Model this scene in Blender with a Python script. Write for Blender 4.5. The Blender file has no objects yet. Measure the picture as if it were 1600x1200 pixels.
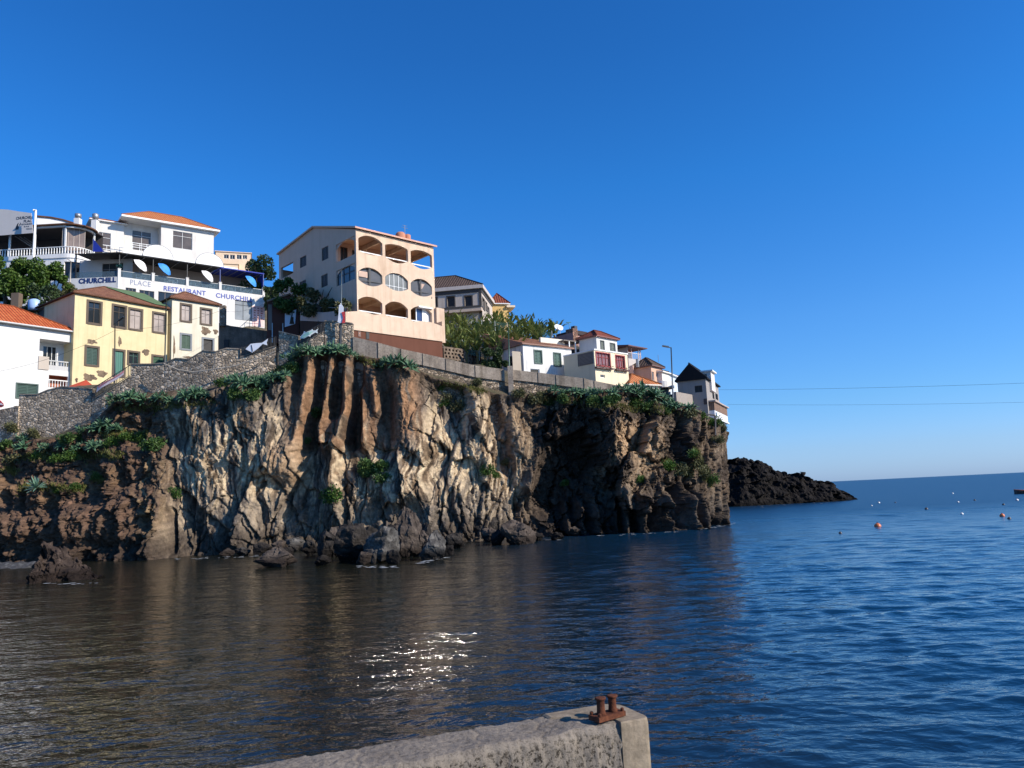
import bpy, bmesh, math, random
import numpy as np
from mathutils import Vector, Matrix
from mathutils.bvhtree import BVHTree
R = math.radians
scene = bpy.context.scene
col = scene.collection

# ------------------------------------------------------------------ camera
F_PX = 1200.0                       # focal length in pixels of the 1600 wide photograph
ROLL, PITCH, EYE = R(2.75), R(8.34), 3.6
Fw = Vector((0, math.cos(PITCH), math.sin(PITCH)))
Up0 = Vector((0, -math.sin(PITCH), math.cos(PITCH)))
Xr = Vector((1, 0, 0))
Rt = Xr*math.cos(ROLL) - Up0*math.sin(ROLL)
Uc = Up0*math.cos(ROLL) + Xr*math.sin(ROLL)
CAM = Vector((0, 0, EYE))
cd = bpy.data.cameras.new('camera')
cd.sensor_fit = 'HORIZONTAL'; cd.sensor_width = 36.0
cd.lens = 36.0*F_PX/1600.0
cd.clip_start = 0.1; cd.clip_end = 30000
cam = bpy.data.objects.new('camera', cd); col.objects.link(cam)
m3 = Matrix((Rt, Uc, -Fw)).transposed()
cam.matrix_world = Matrix.Translation(CAM) @ m3.to_4x4()
scene.camera = cam

# ------------------------------------------------------------------ sky, sun, exposure
SUN_AZ, SUN_EL = R(111), R(31)      # azimuth from the view axis towards the right
SKY_TINT = [(0.0, (0.5, 0.74, 1.5)), (1.0, (0.28, 0.75, 1.15)), (0.04, (0.54, 0.74, 1.25)), (0.10, (0.53, 0.80, 1.15)), (0.2, (0.53, 0.86, 1.2)), (0.38, (0.34, 0.88, 1.26)), (0.52, (0.31, 0.8, 1.18))]
world = bpy.data.worlds.new('World'); scene.world = world
world.use_nodes = True
nt = world.node_tree
bg = nt.nodes['Background']
sky = nt.nodes.new('ShaderNodeTexSky'); sky.sky_type = 'NISHITA'
sky.sun_disc = False; sky.sun_elevation = SUN_EL; sky.sun_rotation = SUN_AZ
sky.altitude = 0; sky.air_density = 1.0; sky.dust_density = 0.35; sky.ozone_density = 4.0
hs = nt.nodes.new('ShaderNodeHueSaturation'); hs.inputs['Saturation'].default_value = 1.2
nt.links.new(sky.outputs[0], hs.inputs['Color'])
# clear marine air: the low sky keeps its blue instead of a yellow rim
tc = nt.nodes.new('ShaderNodeTexCoord'); sp = nt.nodes.new('ShaderNodeSeparateXYZ'); nt.links.new(tc.outputs['Generated'], sp.inputs[0])
cr = nt.nodes.new('ShaderNodeValToRGB'); el_ = cr.color_ramp.elements
for i, (p, c) in enumerate(SKY_TINT):
    e = el_[i] if i < 2 else el_.new(p)
    e.position = p; e.color = (*c, 1)
nt.links.new(sp.outputs['Z'], cr.inputs[0])
mx = nt.nodes.new('ShaderNodeMix'); mx.data_type = 'RGBA'; mx.blend_type = 'MULTIPLY'; mx.inputs[0].default_value = 1.0
nt.links.new(hs.outputs[0], mx.inputs[6]); nt.links.new(cr.outputs[0], mx.inputs[7])
nt.links.new(mx.outputs[2], bg.inputs['Color'])
bg.inputs['Strength'].default_value = 0.115
sl = bpy.data.lights.new('sun', 'SUN'); sl.energy = 4.6; sl.angle = R(0.53); sl.color = (1.0, 0.91, 0.78)
sun = bpy.data.objects.new('sun', sl); col.objects.link(sun)
SUN_DIR = Vector((math.sin(SUN_AZ)*math.cos(SUN_EL), math.cos(SUN_AZ)*math.cos(SUN_EL), math.sin(SUN_EL)))
sun.rotation_euler = SUN_DIR.to_track_quat('Z', 'Y').to_euler()
sun.location = SUN_DIR*200
scene.view_settings.view_transform = 'Standard'
scene.view_settings.look = 'None'
scene.view_settings.exposure = 0.42
scene.view_settings.gamma = 1.0
scene.render.engine = 'CYCLES'
scene.cycles.max_bounces = 6
scene.cycles.sample_clamp_indirect = 120.0
scene.cycles.use_denoising = True
scene.cycles.blur_glossy = 0.0

# ------------------------------------------------------------------ picking points of the place
def ray(px, py):
    return (Fw + Rt*((px-800)/F_PX) + Uc*((600-py)/F_PX))
def at(px, py, Y):
    d = ray(px, py); return CAM + d*(Y/d.y)
def on_z(px, py, z=0.0):
    d = ray(px, py); return CAM + d*((z-EYE)/d.z)
def project(P):
    """P: (n,3) array -> px, py arrays"""
    D = np.asarray(P, float) - np.array(CAM)
    f = D @ np.array(Fw); x = D @ np.array(Rt); y = D @ np.array(Uc)
    return 800 + F_PX*x/f, 600 - F_PX*y/f

# ------------------------------------------------------------------ object helpers
def tag(o, label=None, cat=None, group=None, kind=None):
    if label: o['label'] = label
    if cat: o['category'] = cat
    if group: o['group'] = group
    if kind: o['kind'] = kind
    return o
def thing(name, label, cat, loc=(0, 0, 0), group=None, kind=None):
    o = bpy.data.objects.new(name, None); o.empty_display_size = 0.3
    col.objects.link(o); o.location = loc
    return tag(o, label, cat, group, kind)
def link(name, me, mat=None, parent=None):
    o = bpy.data.objects.new(name, me); col.objects.link(o)
    if mat is not None:
        for m in (mat if isinstance(mat, (list, tuple)) else [mat]): me.materials.append(m)
    if parent is not None:
        o.parent = parent
        o.matrix_parent_inverse = Matrix.Translation(-Vector(world_loc(parent)))
    return o
def world_loc(o):
    # every parent in this script is unrotated; its children are modelled in world space
    l = Vector(o.location); p = o.parent
    if p is not None and o.type == 'EMPTY': l = l + world_loc(p)
    return l if o.type == 'EMPTY' else (Vector((0, 0, 0)))
class MB:
    """collects faces in world space, then links them as ONE mesh object"""
    def __init__(s): s.v = []; s.f = []; s.m = []; s.uv = []
    def face(s, pts, mi=0, uv=None):
        b = len(s.v); s.v += [tuple(p) for p in pts]
        s.f.append(tuple(range(b, b+len(pts)))); s.m.append(mi)
        s.uv.append(uv if uv else [(0, 0)]*len(pts))
    def mesh(s, verts, faces, mi=0):
        b = len(s.v); s.v += [tuple(p) for p in verts]
        for f in faces:
            s.f.append(tuple(i+b for i in f)); s.m.append(mi); s.uv.append([(0, 0)]*len(f))
    def box(s, o, ax, ay, az, mi=0):
        o, ax, ay, az = Vector(o), Vector(ax), Vector(ay), Vector(az)
        p = [o, o+ax, o+ax+ay, o+ay, o+az, o+ax+az, o+ax+ay+az, o+ay+az]
        q = [(0, 3, 2, 1), (4, 5, 6, 7), (0, 1, 5, 4), (1, 2, 6, 5), (2, 3, 7, 6), (3, 0, 4, 7)]
        if ax.cross(ay).dot(az) < 0: q = [tuple(reversed(f)) for f in q]
        s.mesh(p, q, mi)
    def tube(s, pts, r, n=8, mi=0, r2=None):
        pts = [Vector(p) for p in pts]; rings = []
        for i, p in enumerate(pts):
            a = pts[max(0, i-1)]; b = pts[min(len(pts)-1, i+1)]
            d = (b-a).normalized() if (b-a).length > 1e-9 else Vector((0, 0, 1))
            u = d.cross(Vector((0, 0, 1)));
            if u.length < 1e-3: u = Vector((1, 0, 0))
            u.normalize(); w = u.cross(d)
            rr = r if r2 is None else r + (r2-r)*i/max(1, len(pts)-1)
            rings.append([p + (u*math.cos(t)+w*math.sin(t))*rr for t in [2*math.pi*k/n for k in range(n)]])
        v = [q for rg in rings for q in rg]; f = []
        for i in range(len(rings)-1):
            for k in range(n):
                f.append((i*n+k, i*n+(k+1) % n, (i+1)*n+(k+1) % n, (i+1)*n+k))
        f.append(tuple(range(n))); f.append(tuple(reversed(range((len(rings)-1)*n, len(rings)*n))))
        s.mesh(v, f, mi)
    def lathe(s, c, prof, n=12, mi=0):
        c = Vector(c); v = []; f = []
        for (r, z) in prof:
            for k in range(n):
                t = 2*math.pi*k/n; v.append(c+Vector((r*math.cos(t), r*math.sin(t), z)))
        for i in range(len(prof)-1):
            for k in range(n):
                f.append((i*n+k, i*n+(k+1) % n, (i+1)*n+(k+1) % n, (i+1)*n+k))
        f.append(tuple(reversed(range(n)))); f.append(tuple(range((len(prof)-1)*n, len(prof)*n)))
        s.mesh(v, f, mi)
    def data(s, name):
        me = bpy.data.meshes.new(name); me.from_pydata(s.v, [], s.f); 
        if s.m: me.polygons.foreach_set('material_index', s.m)
        ul = me.uv_layers.new(name='UVMap')
        flat = [c for u in s.uv for q in u for c in q]
        ul.data.foreach_set('uv', flat)
        me.update(); return me
    def build(s, name, mat, parent=None, smooth=False):
        me = s.data(name)
        if smooth: me.polygons.foreach_set('use_smooth', [True]*len(me.polygons))
        return link(name, me, mat, parent)

# ------------------------------------------------------------------ materials
def new_mat(name, spec=0.5):
    m = bpy.data.materials.new(name); m.use_nodes = True
    n = m.node_tree.nodes; n['Principled BSDF'].inputs['Specular IOR Level'].default_value = spec
    return m, n, m.node_tree.links, n['Principled BSDF']
def ramp(n, stops):
    r = n.new('ShaderNodeValToRGB'); e = r.color_ramp.elements
    while len(e) < len(stops): e.new(0.5)
    for i, (p, c) in enumerate(stops):
        e[i].position = p; e[i].color = (*c, 1)
    return r
def noise(n, l, scale, detail=6, rough=0.6, vec=None, stretch=None, distort=0.0):
    t = n.new('ShaderNodeTexNoise'); t.inputs['Scale'].default_value = scale
    t.inputs['Detail'].default_value = detail; t.inputs['Roughness'].default_value = rough
    t.inputs['Distortion'].default_value = distort
    if vec is None:
        g = n.new('ShaderNodeNewGeometry'); vec = g.outputs['Position']
    if stretch:
        mp = n.new('ShaderNodeMapping'); mp.inputs['Scale'].default_value = stretch
        l.new(vec, mp.inputs['Vector']); vec = mp.outputs['Vector']
    l.new(vec, t.inputs['Vector']); return t
def bump(n, l, bsdf, height, strength=0.4, dist=0.05):
    b = n.new('ShaderNodeBump'); b.inputs['Strength'].default_value = strength; b.inputs['Distance'].default_value = dist
    l.new(height, b.inputs['Height']); l.new(b.outputs[0], bsdf.inputs['Normal']); return b
def mixc(n, l, a, b, fac, mode='MIX'):
    m = n.new('ShaderNodeMix'); m.data_type = 'RGBA'; m.blend_type = mode
    for sock, v in ((m.inputs[6], a), (m.inputs[7], b), (m.inputs[0], fac)):
        if hasattr(v, 'is_linked') or hasattr(v, 'links'): l.new(v, sock)
        elif isinstance(v, (int, float)): sock.default_value = v
        else: sock.default_value = (*v, 1)
    return m.outputs[2]
_pc = {}
def plaster(c, stain=0.35, rough=0.85, tint=(0.55, 0.5, 0.44)):
    """painted render: faint blotches, vertical rain stains"""
    k = ('p', c, stain)
    if k in _pc: return _pc[k]
    m, n, l, b = new_mat('plaster', 0.2)
    a = noise(n, l, 0.9, 5); s = noise(n, l, 1.0, 4, stretch=(1.6, 1.6, 0.12))
    r1 = ramp(n, [(0.42, (0, 0, 0)), (0.75, (1, 1, 1))]); l.new(a.outputs[0], r1.inputs[0])
    r2 = ramp(n, [(0.5, (0, 0, 0)), (0.8, (1, 1, 1))]); l.new(s.outputs[0], r2.inputs[0])
    mm = n.new('ShaderNodeMath'); mm.operation = 'MULTIPLY_ADD'
    l.new(r1.outputs[0], mm.inputs[0]); mm.inputs[1].default_value = 0.5*stain; mm.inputs[2].default_value = 0.0
    m2 = n.new('ShaderNodeMath'); m2.operation = 'MULTIPLY_ADD'
    l.new(r2.outputs[0], m2.inputs[0]); m2.inputs[1].default_value = stain; l.new(mm.outputs[0], m2.inputs[2])
    dark = tuple(c[i]*tint[i] for i in range(3))
    o = mixc(n, l, c, dark, m2.outputs[0]); l.new(o, b.inputs['Base Color'])
    b.inputs['Roughness'].default_value = rough
    f = noise(n, l, 14, 4); bump(n, l, b, f.outputs[0], 0.3, 0.03)
    _pc[k] = m; return m
def paint(c, rough=0.5, metal=0.0, var=0.12):
    k = ('f', c, rough, metal)
    if k in _pc: return _pc[k]
    m, n, l, b = new_mat('paint')
    a = noise(n, l, 3.0, 4)
    o = mixc(n, l, tuple(x*(1-var) for x in c), tuple(min(1, x*(1+var)) for x in c), a.outputs[0])
    l.new(o, b.inputs['Base Color']); b.inputs['Roughness'].default_value = rough; b.inputs['Metallic'].default_value = metal
    _pc[k] = m; return m
def tiles(c, c2, pitch=0.36, moss=(0.09, 0.075, 0.045), mossy=0.5):
    k = ('t', c, c2, mossy)
    if k in _pc: return _pc[k]
    m, n, l, b = new_mat('roof_tiles', 0.2)
    uv = n.new('ShaderNodeUVMap')
    sx = n.new('ShaderNodeSeparateXYZ'); l.new(uv.outputs[0], sx.inputs[0])
    def saw(sock, period):
        d = n.new('ShaderNodeMath'); d.operation = 'DIVIDE'; l.new(sock, d.inputs[0]); d.inputs[1].default_value = period
        f = n.new('ShaderNodeMath'); f.operation = 'FRACT'; l.new(d.outputs[0], f.inputs[0]); return f.outputs[0]
    fx = saw(sx.outputs[0], pitch); fy = saw(sx.outputs[1], 0.38)
    pp = n.new('ShaderNodeMath'); pp.operation = 'PINGPONG'; l.new(fx, pp.inputs[0]); pp.inputs[1].default_value = 0.5
    h = n.new('ShaderNodeMath'); h.operation = 'MULTIPLY_ADD'; l.new(pp.outputs[0], h.inputs[0]); h.inputs[1].default_value = 2.0
    iv = n.new('ShaderNodeMath'); iv.operation = 'MULTIPLY'; l.new(fy, iv.inputs[0]); iv.inputs[1].default_value = -0.35
    l.new(iv.outputs[0], h.inputs[2])
    gap = ramp(n, [(0.0, (0.35, 0.35, 0.35)), (0.4, (1, 1, 1))]); l.new(pp.outputs[0], gap.inputs[0])
    # each tile its own tone
    fl = n.new('ShaderNodeVectorMath'); fl.operation = 'DIVIDE'; l.new(uv.outputs[0], fl.inputs[0]); fl.inputs[1].default_value = (pitch, 0.38, 1)
    fo = n.new('ShaderNodeVectorMath'); fo.operation = 'FLOOR'; l.new(fl.outputs[0], fo.inputs[0])
    wn = n.new('ShaderNodeTexWhiteNoise'); wn.noise_dimensions = '2D'; l.new(fo.outputs[0], wn.inputs['Vector'])
    base = mixc(n, l, c, c2, wn.outputs['Value'])
    a = noise(n, l, 0.8, 6, 0.7); rm = ramp(n, [(0.5, (0, 0, 0)), (0.72, (1, 1, 1))]); l.new(a.outputs[0], rm.inputs[0])
    ms = n.new('ShaderNodeMath'); ms.operation = 'MULTIPLY'; l.new(rm.outputs[0], ms.inputs[0]); ms.inputs[1].default_value = mossy
    o = mixc(n, l, base, moss, ms.outputs[0]); o = mixc(n, l, o, gap.outputs[0], 1.0, 'MULTIPLY')
    l.new(o, b.inputs['Base Color']); b.inputs['Roughness'].default_value = 0.85
    bump(n, l, b, h.outputs[0], 1.0, 0.07)
    _pc[k] = m; return m
def glass_mat(c=(0.02, 0.025, 0.03), rough=0.04, name='window_glass'):
    m, n, l, b = new_mat(name)
    a = noise(n, l, 0.7, 3)
    o = mixc(n, l, tuple(x*0.5 for x in c), tuple(x*1.6 for x in c), a.outputs[0]); l.new(o, b.inputs['Base Color'])
    b.inputs['Roughness'].default_value = rough; b.inputs['IOR'].default_value = 1.5
    return m
def stone_wall(name, scale, c1, c2, mortar, mort_w=0.06, bumpd=0.12, stretch=(1, 1, 1.35)):
    m, n, l, b = new_mat(name, 0.15)
    g = n.new('ShaderNodeNewGeometry')
    w = noise(n, l, 1.3, 3, vec=g.outputs['Position'])
    ad = n.new('ShaderNodeVectorMath'); ad.operation = 'MULTIPLY_ADD'
    l.new(w.outputs['Color'], ad.inputs[0]); ad.inputs[1].default_value = (0.35, 0.35, 0.25); l.new(g.outputs['Position'], ad.inputs[2])
    mp = n.new('ShaderNodeMapping'); mp.inputs['Scale'].default_value = stretch; l.new(ad.outputs[0], mp.inputs['Vector'])
    v = n.new('ShaderNodeTexVoronoi'); v.feature = 'DISTANCE_TO_EDGE'; v.inputs['Scale'].default_value = scale
    v2 = n.new('ShaderNodeTexVoronoi'); v2.inputs['Scale'].default_value = scale
    l.new(mp.outputs[0], v.inputs['Vector']); l.new(mp.outputs[0], v2.inputs['Vector'])
    sep = n.new('ShaderNodeSeparateColor'); l.new(v2.outputs['Color'], sep.inputs[0])
    cr = ramp(n, [(0.0, c1), (0.6, c2), (1.0, tuple(min(1, x*1.7) for x in c2))]); l.new(sep.outputs[0], cr.inputs[0])
    f = noise(n, l, 6, 6); fr = ramp(n, [(0.3, (0.55, 0.55, 0.55)), (0.7, (1.2, 1.2, 1.2))]); l.new(f.outputs[0], fr.inputs[0])
    o = mixc(n, l, cr.outputs[0], fr.outputs[0], 1.0, 'MULTIPLY')
    e = ramp(n, [(mort_w*0.4, (1, 1, 1)), (mort_w, (0, 0, 0))]); l.new(v.outputs['Distance'], e.inputs[0])
    o = mixc(n, l, o, mortar, e.outputs[0])
    l.new(o, b.inputs['Base Color']); b.inputs['Roughness'].default_value = 0.9
    hr = ramp(n, [(0.0, (0, 0, 0)), (0.16, (1, 1, 1))]); l.new(v.outputs['Distance'], hr.inputs[0])
    hm = n.new('ShaderNodeMath'); hm.operation = 'MULTIPLY_ADD'; l.new(f.outputs[0], hm.inputs[0]); hm.inputs[1].default_value = 0.3; l.new(hr.outputs[0], hm.inputs[2])
    bump(n, l, b, hm.outputs[0], 0.9, bumpd)
    return m
def concrete(name, c, dark, scale=1.0, bumpd=0.03):
    m, n, l, b = new_mat(name, 0.15)
    a = noise(n, l, 0.8*scale, 8, 0.7); d = noise(n, l, 7*scale, 6, 0.7); s = noise(n, l, 1.0*scale, 5, 0.6, stretch=(2, 2, 0.15))
    r1 = ramp(n, [(0.35, dark), (0.65, c)]); l.new(a.outputs[0], r1.inputs[0])
    r2 = ramp(n, [(0.3, (0.6, 0.6, 0.6)), (0.65, (1.1, 1.1, 1.1))]); l.new(d.outputs[0], r2.inputs[0])
    r3 = ramp(n, [(0.45, (1, 1, 1)), (0.75, (0.5, 0.48, 0.45))]); l.new(s.outputs[0], r3.inputs[0])
    o = mixc(n, l, r1.outputs[0], r2.outputs[0], 1.0, 'MULTIPLY'); o = mixc(n, l, o, r3.outputs[0], 1.0, 'MULTIPLY')
    l.new(o, b.inputs['Base Color']); b.inputs['Roughness'].default_value = 0.92
    bump(n, l, b, d.outputs[0], 0.7, bumpd)
    return m
def leaf_mat(name, c1, c2, c3, rough=0.55, trans=0.15):
    m, n, l, b = new_mat(name, 0.3)
    a = noise(n, l, 1.6, 3); w = noise(n, l, 9, 2)
    ad = n.new('ShaderNodeMath'); ad.operation = 'MULTIPLY_ADD'; l.new(w.outputs[0], ad.inputs[0]); ad.inputs[1].default_value = 0.5
    sb = n.new('ShaderNodeMath'); sb.operation = 'MULTIPLY'; l.new(a.outputs[0], sb.inputs[0]); sb.inputs[1].default_value = 0.5
    l.new(sb.outputs[0], ad.inputs[2])
    r = ramp(n, [(0.32, c1), (0.5, c2), (0.68, c3)]); l.new(ad.outputs[0], r.inputs[0])
    l.new(r.outputs[0], b.inputs['Base Color']); b.inputs['Roughness'].default_value = rough
    if trans > 0:
        tr = n.new('ShaderNodeBsdfTranslucent'); l.new(r.outputs[0], tr.inputs['Color'])
        ms = n.new('ShaderNodeMixShader'); ms.inputs[0].default_value = trans
        l.new(b.outputs[0], ms.inputs[1]); l.new(tr.outputs[0], ms.inputs[2])
        l.new(ms.outputs[0], n['Material Output'].inputs['Surface'])
    return m
WHITE = plaster((0.66, 0.65, 0.62), 0.4)
GLASS = glass_mat()
DARK = paint((0.012, 0.012, 0.013), 0.6)
WPAINT = paint((0.75, 0.75, 0.73), 0.4)
GPAINT = paint((0.03, 0.11, 0.085), 0.5)
IRON = paint((0.03, 0.032, 0.035), 0.5, 0.3)
STEEL = paint((0.33, 0.34, 0.35), 0.45, 0.6)

# ------------------------------------------------------------------ numpy noise
rng = np.random.RandomState(7)
_P = rng.permutation(512); _P = np.concatenate([_P, _P, _P])
_ANG = rng.rand(512)*2*np.pi; _GX, _GY = np.cos(_ANG), np.sin(_ANG); _RV = rng.rand(512, 4)
def _h(ix, iy, seed=0): return _P[(_P[(ix + seed*37) & 511] + iy) & 511]
def perlin(x, y, seed=0):
    x0 = np.floor(x).astype(int); y0 = np.floor(y).astype(int); fx = x-x0; fy = y-y0
    u = fx*fx*fx*(fx*(fx*6-15)+10); v = fy*fy*fy*(fy*(fy*6-15)+10)
    def g(i, j):
        h = _h(x0+i, y0+j, seed); return _GX[h]*(fx-i) + _GY[h]*(fy-j)
    return ((g(0, 0)*(1-u)+g(1, 0)*u)*(1-v) + (g(0, 1)*(1-u)+g(1, 1)*u)*v)*1.5
def fbm(x, y, oct=4, seed=0, gain=0.5):
    s = 0; a = 1.0
    for o in range(oct):
        s = s + a*perlin(x*2**o, y*2**o, seed+o*3); a *= gain
    return s
def ridged(x, y, oct=4, seed=0, gain=0.5):
    s = 0; a = 1.0
    for o in range(oct):
        s = s + a*(1-2*np.abs(perlin(x*2**o, y*2**o, seed+o*3))); a *= gain
    return s
def cells(x, y, seed=0):
    """Voronoi: distance F1, F2, cell random values (n,4), offset to the cell's centre"""
    x0 = np.floor(x).astype(int); y0 = np.floor(y).astype(int)
    f1 = np.full(x.shape, 9.0); f2 = np.full(x.shape, 9.0); hid = np.zeros(x.shape, int)
    ox = np.zeros(x.shape); oy = np.zeros(x.shape)
    for i in (-1, 0, 1):
        for j in (-1, 0, 1):
            h = _h(x0+i, y0+j, seed); cx = x0+i+_RV[h, 0]; cy = y0+j+_RV[h, 1]
            d = np.hypot(x-cx, y-cy)
            n1 = d < f1
            f2 = np.where(n1, f1, np.minimum(f2, d)); hid = np.where(n1, h, hid)
            ox = np.where(n1, x-cx, ox); oy = np.where(n1, y-cy, oy); f1 = np.where(n1, d, f1)
    return f1, f2, _RV[(hid*7+3) & 511], ox, oy
def sstep(a, b, x):
    t = np.clip((x-a)/(b-a), 0, 1); return t*t*(3-2*t)
def seg_dist(px, py, pts):
    """distance to a polyline and the parameter 0..1 along it"""
    best = np.full(px.shape, 1e9); par = np.zeros(px.shape); n = len(pts)-1
    for i in range(n):
        (ax, ay), (bx, by) = pts[i], pts[i+1]; dx, dy = bx-ax, by-ay
        t = np.clip(((px-ax)*dx+(py-ay)*dy)/(dx*dx+dy*dy), 0, 1)
        d = np.hypot(px-ax-t*dx, py-ay-t*dy)
        par = np.where(d < best, (i+t)/n, par); best = np.minimum(best, d)
    return best, par
def grid_mesh(name, P, mat, parent=None, smooth=True, colr=None, close_u=False):
    r, c = P.shape[:2]
    idx = np.arange(r*c).reshape(r, c)
    f = np.stack([idx[:-1, :-1], idx[:-1, 1:], idx[1:, 1:], idx[1:, :-1]], -1).reshape(-1, 4)
    me = bpy.data.meshes.new(name)
    me.vertices.add(r*c); me.vertices.foreach_set('co', P.reshape(-1).astype(np.float32))
    me.loops.add(f.size); me.loops.foreach_set('vertex_index', f.reshape(-1).astype(np.int32))
    me.polygons.add(len(f)); me.polygons.foreach_set('loop_start', np.arange(0, f.size, 4, dtype=np.int32))
    me.polygons.foreach_set('loop_total', np.full(len(f), 4, np.int32)) if hasattr(me.polygons[0], 'loop_total') and False else None
    me.update(calc_edges=True); me.validate()
    me.polygons.foreach_set('use_smooth', np.full(len(me.polygons), smooth))
    if colr is not None:
        at_ = me.color_attributes.new('rock', 'FLOAT_COLOR', 'POINT')
        cc = np.concatenate([colr.reshape(-1, 3), np.ones((r*c, 1))], 1)
        at_.data.foreach_set('color', cc.reshape(-1).astype(np.float32))
    return link(name, me, mat, parent)

# ------------------------------------------------------------------ sea
def build_sea():
    m, n, l, b = new_mat('sea_water')
    b.inputs['Base Color'].default_value = (0.003, 0.012, 0.025, 1)
    b.inputs['Roughness'].default_value = 0.03; b.inputs['IOR'].default_value = 1.333
    g = n.new('ShaderNodeNewGeometry')
    a1 = noise(n, l, 1.0, 3, 0.55, vec=g.outputs['Position'], stretch=(1.6, 2.6, 1.0), distort=0.4)
    a2 = noise(n, l, 1.0, 4, 0.6, vec=g.outputs['Position'], stretch=(0.22, 0.42, 1.0), distort=0.3)
    a3 = noise(n, l, 1.0, 2, 0.5, vec=g.outputs['Position'], stretch=(5.0, 8.0, 1.0), distort=0.6)
    mm = n.new('ShaderNodeMath'); mm.operation = 'MULTIPLY_ADD'; l.new(a1.outputs[0], mm.inputs[0]); mm.inputs[1].default_value = 0.06
    m2 = n.new('ShaderNodeMath'); m2.operation = 'MULTIPLY_ADD'; l.new(a2.outputs[0], m2.inputs[0]); m2.inputs[1].default_value = 0.20
    m3_ = n.new('ShaderNodeMath'); m3_.operation = 'MULTIPLY'; l.new(a3.outputs[0], m3_.inputs[0]); m3_.inputs[1].default_value = 0.011
    l.new(m3_.outputs[0], mm.inputs[2]); l.new(mm.outputs[0], m2.inputs[2])
    bump(n, l, b, m2.outputs[0], 0.75, 1.0)
    # the open sea beyond the point is ruffled by the wind, the bay is sheltered
    sp = n.new('ShaderNodeSeparateXYZ'); l.new(g.outputs['Position'], sp.inputs[0])
    mr = n.new('ShaderNodeMapRange'); mr.inputs[1].default_value = 18; mr.inputs[2].default_value = 100
    mr.inputs[3].default_value = 0.024; mr.inputs[4].default_value = 0.34
    l.new(sp.outputs[1], mr.inputs[0]); l.new(mr.outputs[0], b.inputs['Roughness'])
    # body colour shifts from brown-green at left to blue at right
    mb_ = n.new('ShaderNodeMapRange'); mb_.inputs[1].default_value = -6; mb_.inputs[2].default_value = 11; l.new(sp.outputs[0], mb_.inputs[0])
    l.new(mixc(n, l, (0.011, 0.012, 0.008), (0.002, 0.025, 0.060), mb_.outputs[0]), b.inputs['Base Color'])
    # fine waves near, one sheet out to the horizon
    rad = [1.5]
    while rad[-1] < 300: rad.append(rad[-1]*1.0055)
    while rad[-1] < 22000: rad.append(rad[-1]*1.12)
    rad = np.array(rad); ang = np.linspace(R(-62), R(62), 640)
    A, Rr = np.meshgrid(ang, rad); X = Rr*np.sin(A); Y = Rr*np.cos(A) - 1.0
    Z = np.zeros_like(X); rs = np.random.RandomState(3)
    step = np.maximum(Rr*0.0055, Rr*(ang[1]-ang[0]))
    dX = np.zeros_like(X); dY = np.zeros_like(X)
    for k in range(96):
        lam = 0.22*(13.0)**(rs.rand()**1.25); th = rs.normal(0, 0.5) + 0.10
        kx, ky = 2*np.pi/lam*math.sin(th), 2*np.pi/lam*math.cos(th)
        amp = 0.0052*lam*min(1.0, (lam/0.7)**-0.55)
        w = sstep(2.2, 4.5, lam/step)*amp
        ph = kx*X + ky*Y + rs.rand()*6.28
        Z += w*np.sin(ph)
        q = 0.6*w*np.cos(ph); dX += q*math.sin(th); dY += q*math.cos(th)
    gust = 0.75 + 0.5*fbm(X*0.05, Y*0.08, 3, 11)
    calm = 0.30 + 0.70*sstep(-4, 10, X)
    Z *= gust*calm
    P = np.stack([X+dX, Y+dY, Z], -1)
    o = grid_mesh('water', P[::-1], m); tag(o, 'dark blue rippled sea of the bay reaching to the horizon', kind='structure')
build_sea()

# ------------------------------------------------------------------ cliff
BASE = [(-260, 66), (0, 66.5), (100, 65), (250, 63), (330, 64.5), (400, 65), (480, 66), (560, 66.5), (640, 66), (700, 65), (780, 67), (850, 69), (900, 69), (950, 69.5), (1000, 68.5), (1050, 68.5), (1100, 69.8), (1148, 75.5)]
TOP = [(-260, 700, 76), (-100, 704, 75), (0, 694, 74.5), (30, 690, 74), (90, 684, 73.5), (140, 668, 73), (165, 640, 72.5), (185, 622, 72.5), (250, 612, 72), (330, 610, 71), (345, 602, 71), (400, 592, 71), (430, 578, 71), (455, 560, 70.5), (480, 550, 70), (550, 554, 70), (600, 560, 70), (640, 572, 70.5), (680, 590, 71), (720, 600, 71.5), (760, 612, 72), (800, 618, 72.5), (850, 614, 73), (900, 612, 73), (960, 608, 73.5), (1000, 616, 74), (1040, 622, 75.5), (1070, 632, 77), (1090, 644, 77.8), (1110, 652, 79), (1137, 668, 81)]
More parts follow.
